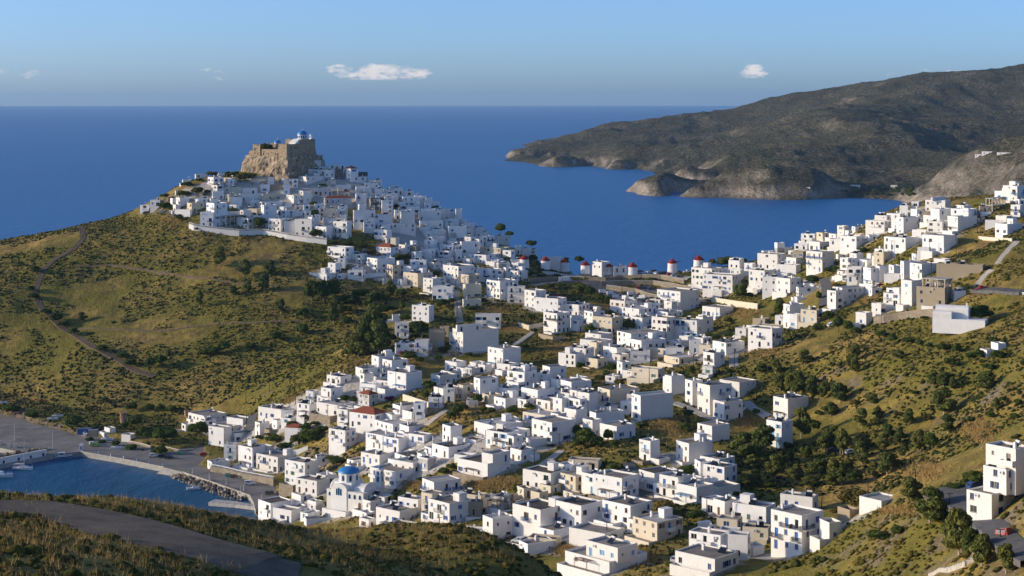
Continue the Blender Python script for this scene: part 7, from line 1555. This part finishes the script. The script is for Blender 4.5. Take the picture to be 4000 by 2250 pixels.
ANCH = [(1090,560,'hilltop castle'),(1370,1920,'blue-domed waterfront church'),(2048,1035,'windmill at the town end'),(2206,1040,'second windmill'),(2374,1050,'fifth windmill with sail spokes'),(2627,1040,'lone windmill among cars'),(2730,1030,'windmill by the pine trees'),(3720,1250,'barrel-roofed chapel'),
 (2200,1090,'garbage truck'),(2430,1150,'car park below the windmills'),(820,900,'left end of the long terrace wall'),(1270,950,'right end of the long terrace wall'),(85,1830,'sailing yacht'),(820,1970,'concrete jetty'),(316,1755,'narrow quay kiosk'),(480,1650,'rusty quay tank'),(1790,1190,'long straight stairway'),
 (2090,1390,'zigzag pale steps'),(1710,1630,'whitewashed garden steps'),(2170,1780,'white striped stairway'),(3930,840,'ridge hotel steps'),(3850,1075,'steps by the long stone building'),(2200,2000,'car row by the blue-railed building'),(3850,1900,'road bend at the lower right'),(950,870,'concrete building frame'),(3700,1130,'unfinished brick house'),
 (3240,1430,'tall poles on the golden slope'),(1580,1360,'palm by the pink bougainvillea'),(1970,950,'dark trees at the sea edge'),(1500,700,'dark stone house below the crest'),(2870,1010,'pines beside the last windmill'),(3000,1680,'edge of the wooded valley'),(700,700,'seaward end of the hilltop town'),(2550,1780,'broad green trees by the striped stairway'),(2750,1950,'white van above the lower houses'),(3400,2000,'brown shed on the scrub slope')]
used = set(); rank = []
for ai, (ax, ay, an) in enumerate(ANCH):
    for k, h in enumerate(sorted(HH, key=lambda h: (h['px']-ax)**2+(h['py']-ay)**2)): rank.append((k, ai, h))
rank.sort(key=lambda e: (e[0], e[1])); done_ = set()
for k, ai, h in rank:
    if id(h) in done_: continue
    done_.add(id(h)); i = h['info']; bits = []
    col = 'red-roofed' if 'r' in h['fl'] else 'stone' if ('s' in h['fl'] or 'g' in h['fl'] or 'k' in h['fl']) else 'unpainted' if 'o' in h['fl'] else 'cream' if 'c' in h['fl'] else 'white'
    st = {1: 'one', 2: 'two', 3: 'three', 4: 'four'}.get(min(4, h['ns']), 'two')
    ex = 'blue shutters' if i['shut'] in ('blue', 'navy') else 'pale blue shutters' if i['shut'] == 'sky_blue' else 'brown shutters' if i['shut'] == 'wood' else 'green shutters' if i['shut'] == 'green' else 'solar heater' if i.get('solar') else 'roof hut' if i.get('head') else 'balcony' if i.get('balc') else 'bare walls'
    lab = '%s %s-storey house, %s, %s house outward from the %s' % (col, st, ex, ordn(k+1), ANCH[ai][2])
    if len(lab.split()) > 16: lab = '%s %s-storey house, %s house outward from the %s' % (col, st, ordn(k+1), ANCH[ai][2])
    tag(h['o'], lab, 'house', 'white houses of the hillside town')
for k, h in enumerate(sorted(walls_, key=lambda h: h['px'])):
    h['o'].name = 'garden_wall'; near = min(ANCH, key=lambda a: (h['px']-a[0])**2+(h['py']-a[1])**2)
    tag(h['o'], 'plain white garden wall, %s from the left in town, near the %s' % (ordn(k+1), near[2]), 'wall', 'plain garden walls')
TZN = {6: 'in the shaded grove by the upper town', 9: 'among the lower left houses', 10: 'among the houses at the town centre', 3: 'between the windmills and car park', 2: 'among the hilltop houses', 1: 'under the castle', 4: 'near the last windmill', 7: 'on the golden slope right of town', 8: 'on the right hillside below the chapel', 11: 'at the edge of the wooded valley', 18: 'in the dark wooded valley', 16: 'on the near right slope', 12: 'by the lower right houses', 13: 'among the lower right houses', 14: 'among the houses near the church', 15: 'among the waterfront houses', 17: 'behind the quay', 19: 'on the bare left hill', 'beach': 'behind the far beach', 'castle': 'inside the castle walls'}
grp = {}
for e in TREES: grp.setdefault((e[1], e[4]), []).append(e)
for (kind, zone), L in grp.items():
    L.sort(key=lambda e: e[2]); kn = {'o': 'green leafy tree', 'e': 'slender pale-trunked eucalyptus', 'g': 'golden-green bushy tree', 'f': 'palm tree', 'm': 'pink flowering bougainvillea'}[kind]
    for k, e in enumerate(L):
        tag(e[0], kn+' '+TZN[zone]+('' if len(L) == 1 else ', %s from the left' % ordn(k+1)), 'tree' if kind in 'oeg' else 'palm' if kind == 'f' else 'shrub', 'trees '+TZN[zone])
for k, (o, px, py, hh) in enumerate(sorted(POLES, key=lambda e: e[1])):
    near = min(ANCH, key=lambda a: (px-a[0])**2+(py-a[1])**2)
    tag(o, 'wooden utility pole near %s, %s from the left' % (near[2], ordn(k+1)), 'pole', 'utility poles')
for k, (o, px, py) in enumerate(sorted(LAMPS, key=lambda e: e[1])): tag(o, 'slim white lamp post on the waterfront, %s from the left' % ordn(k+1), 'lamp post', 'waterfront lamp posts')
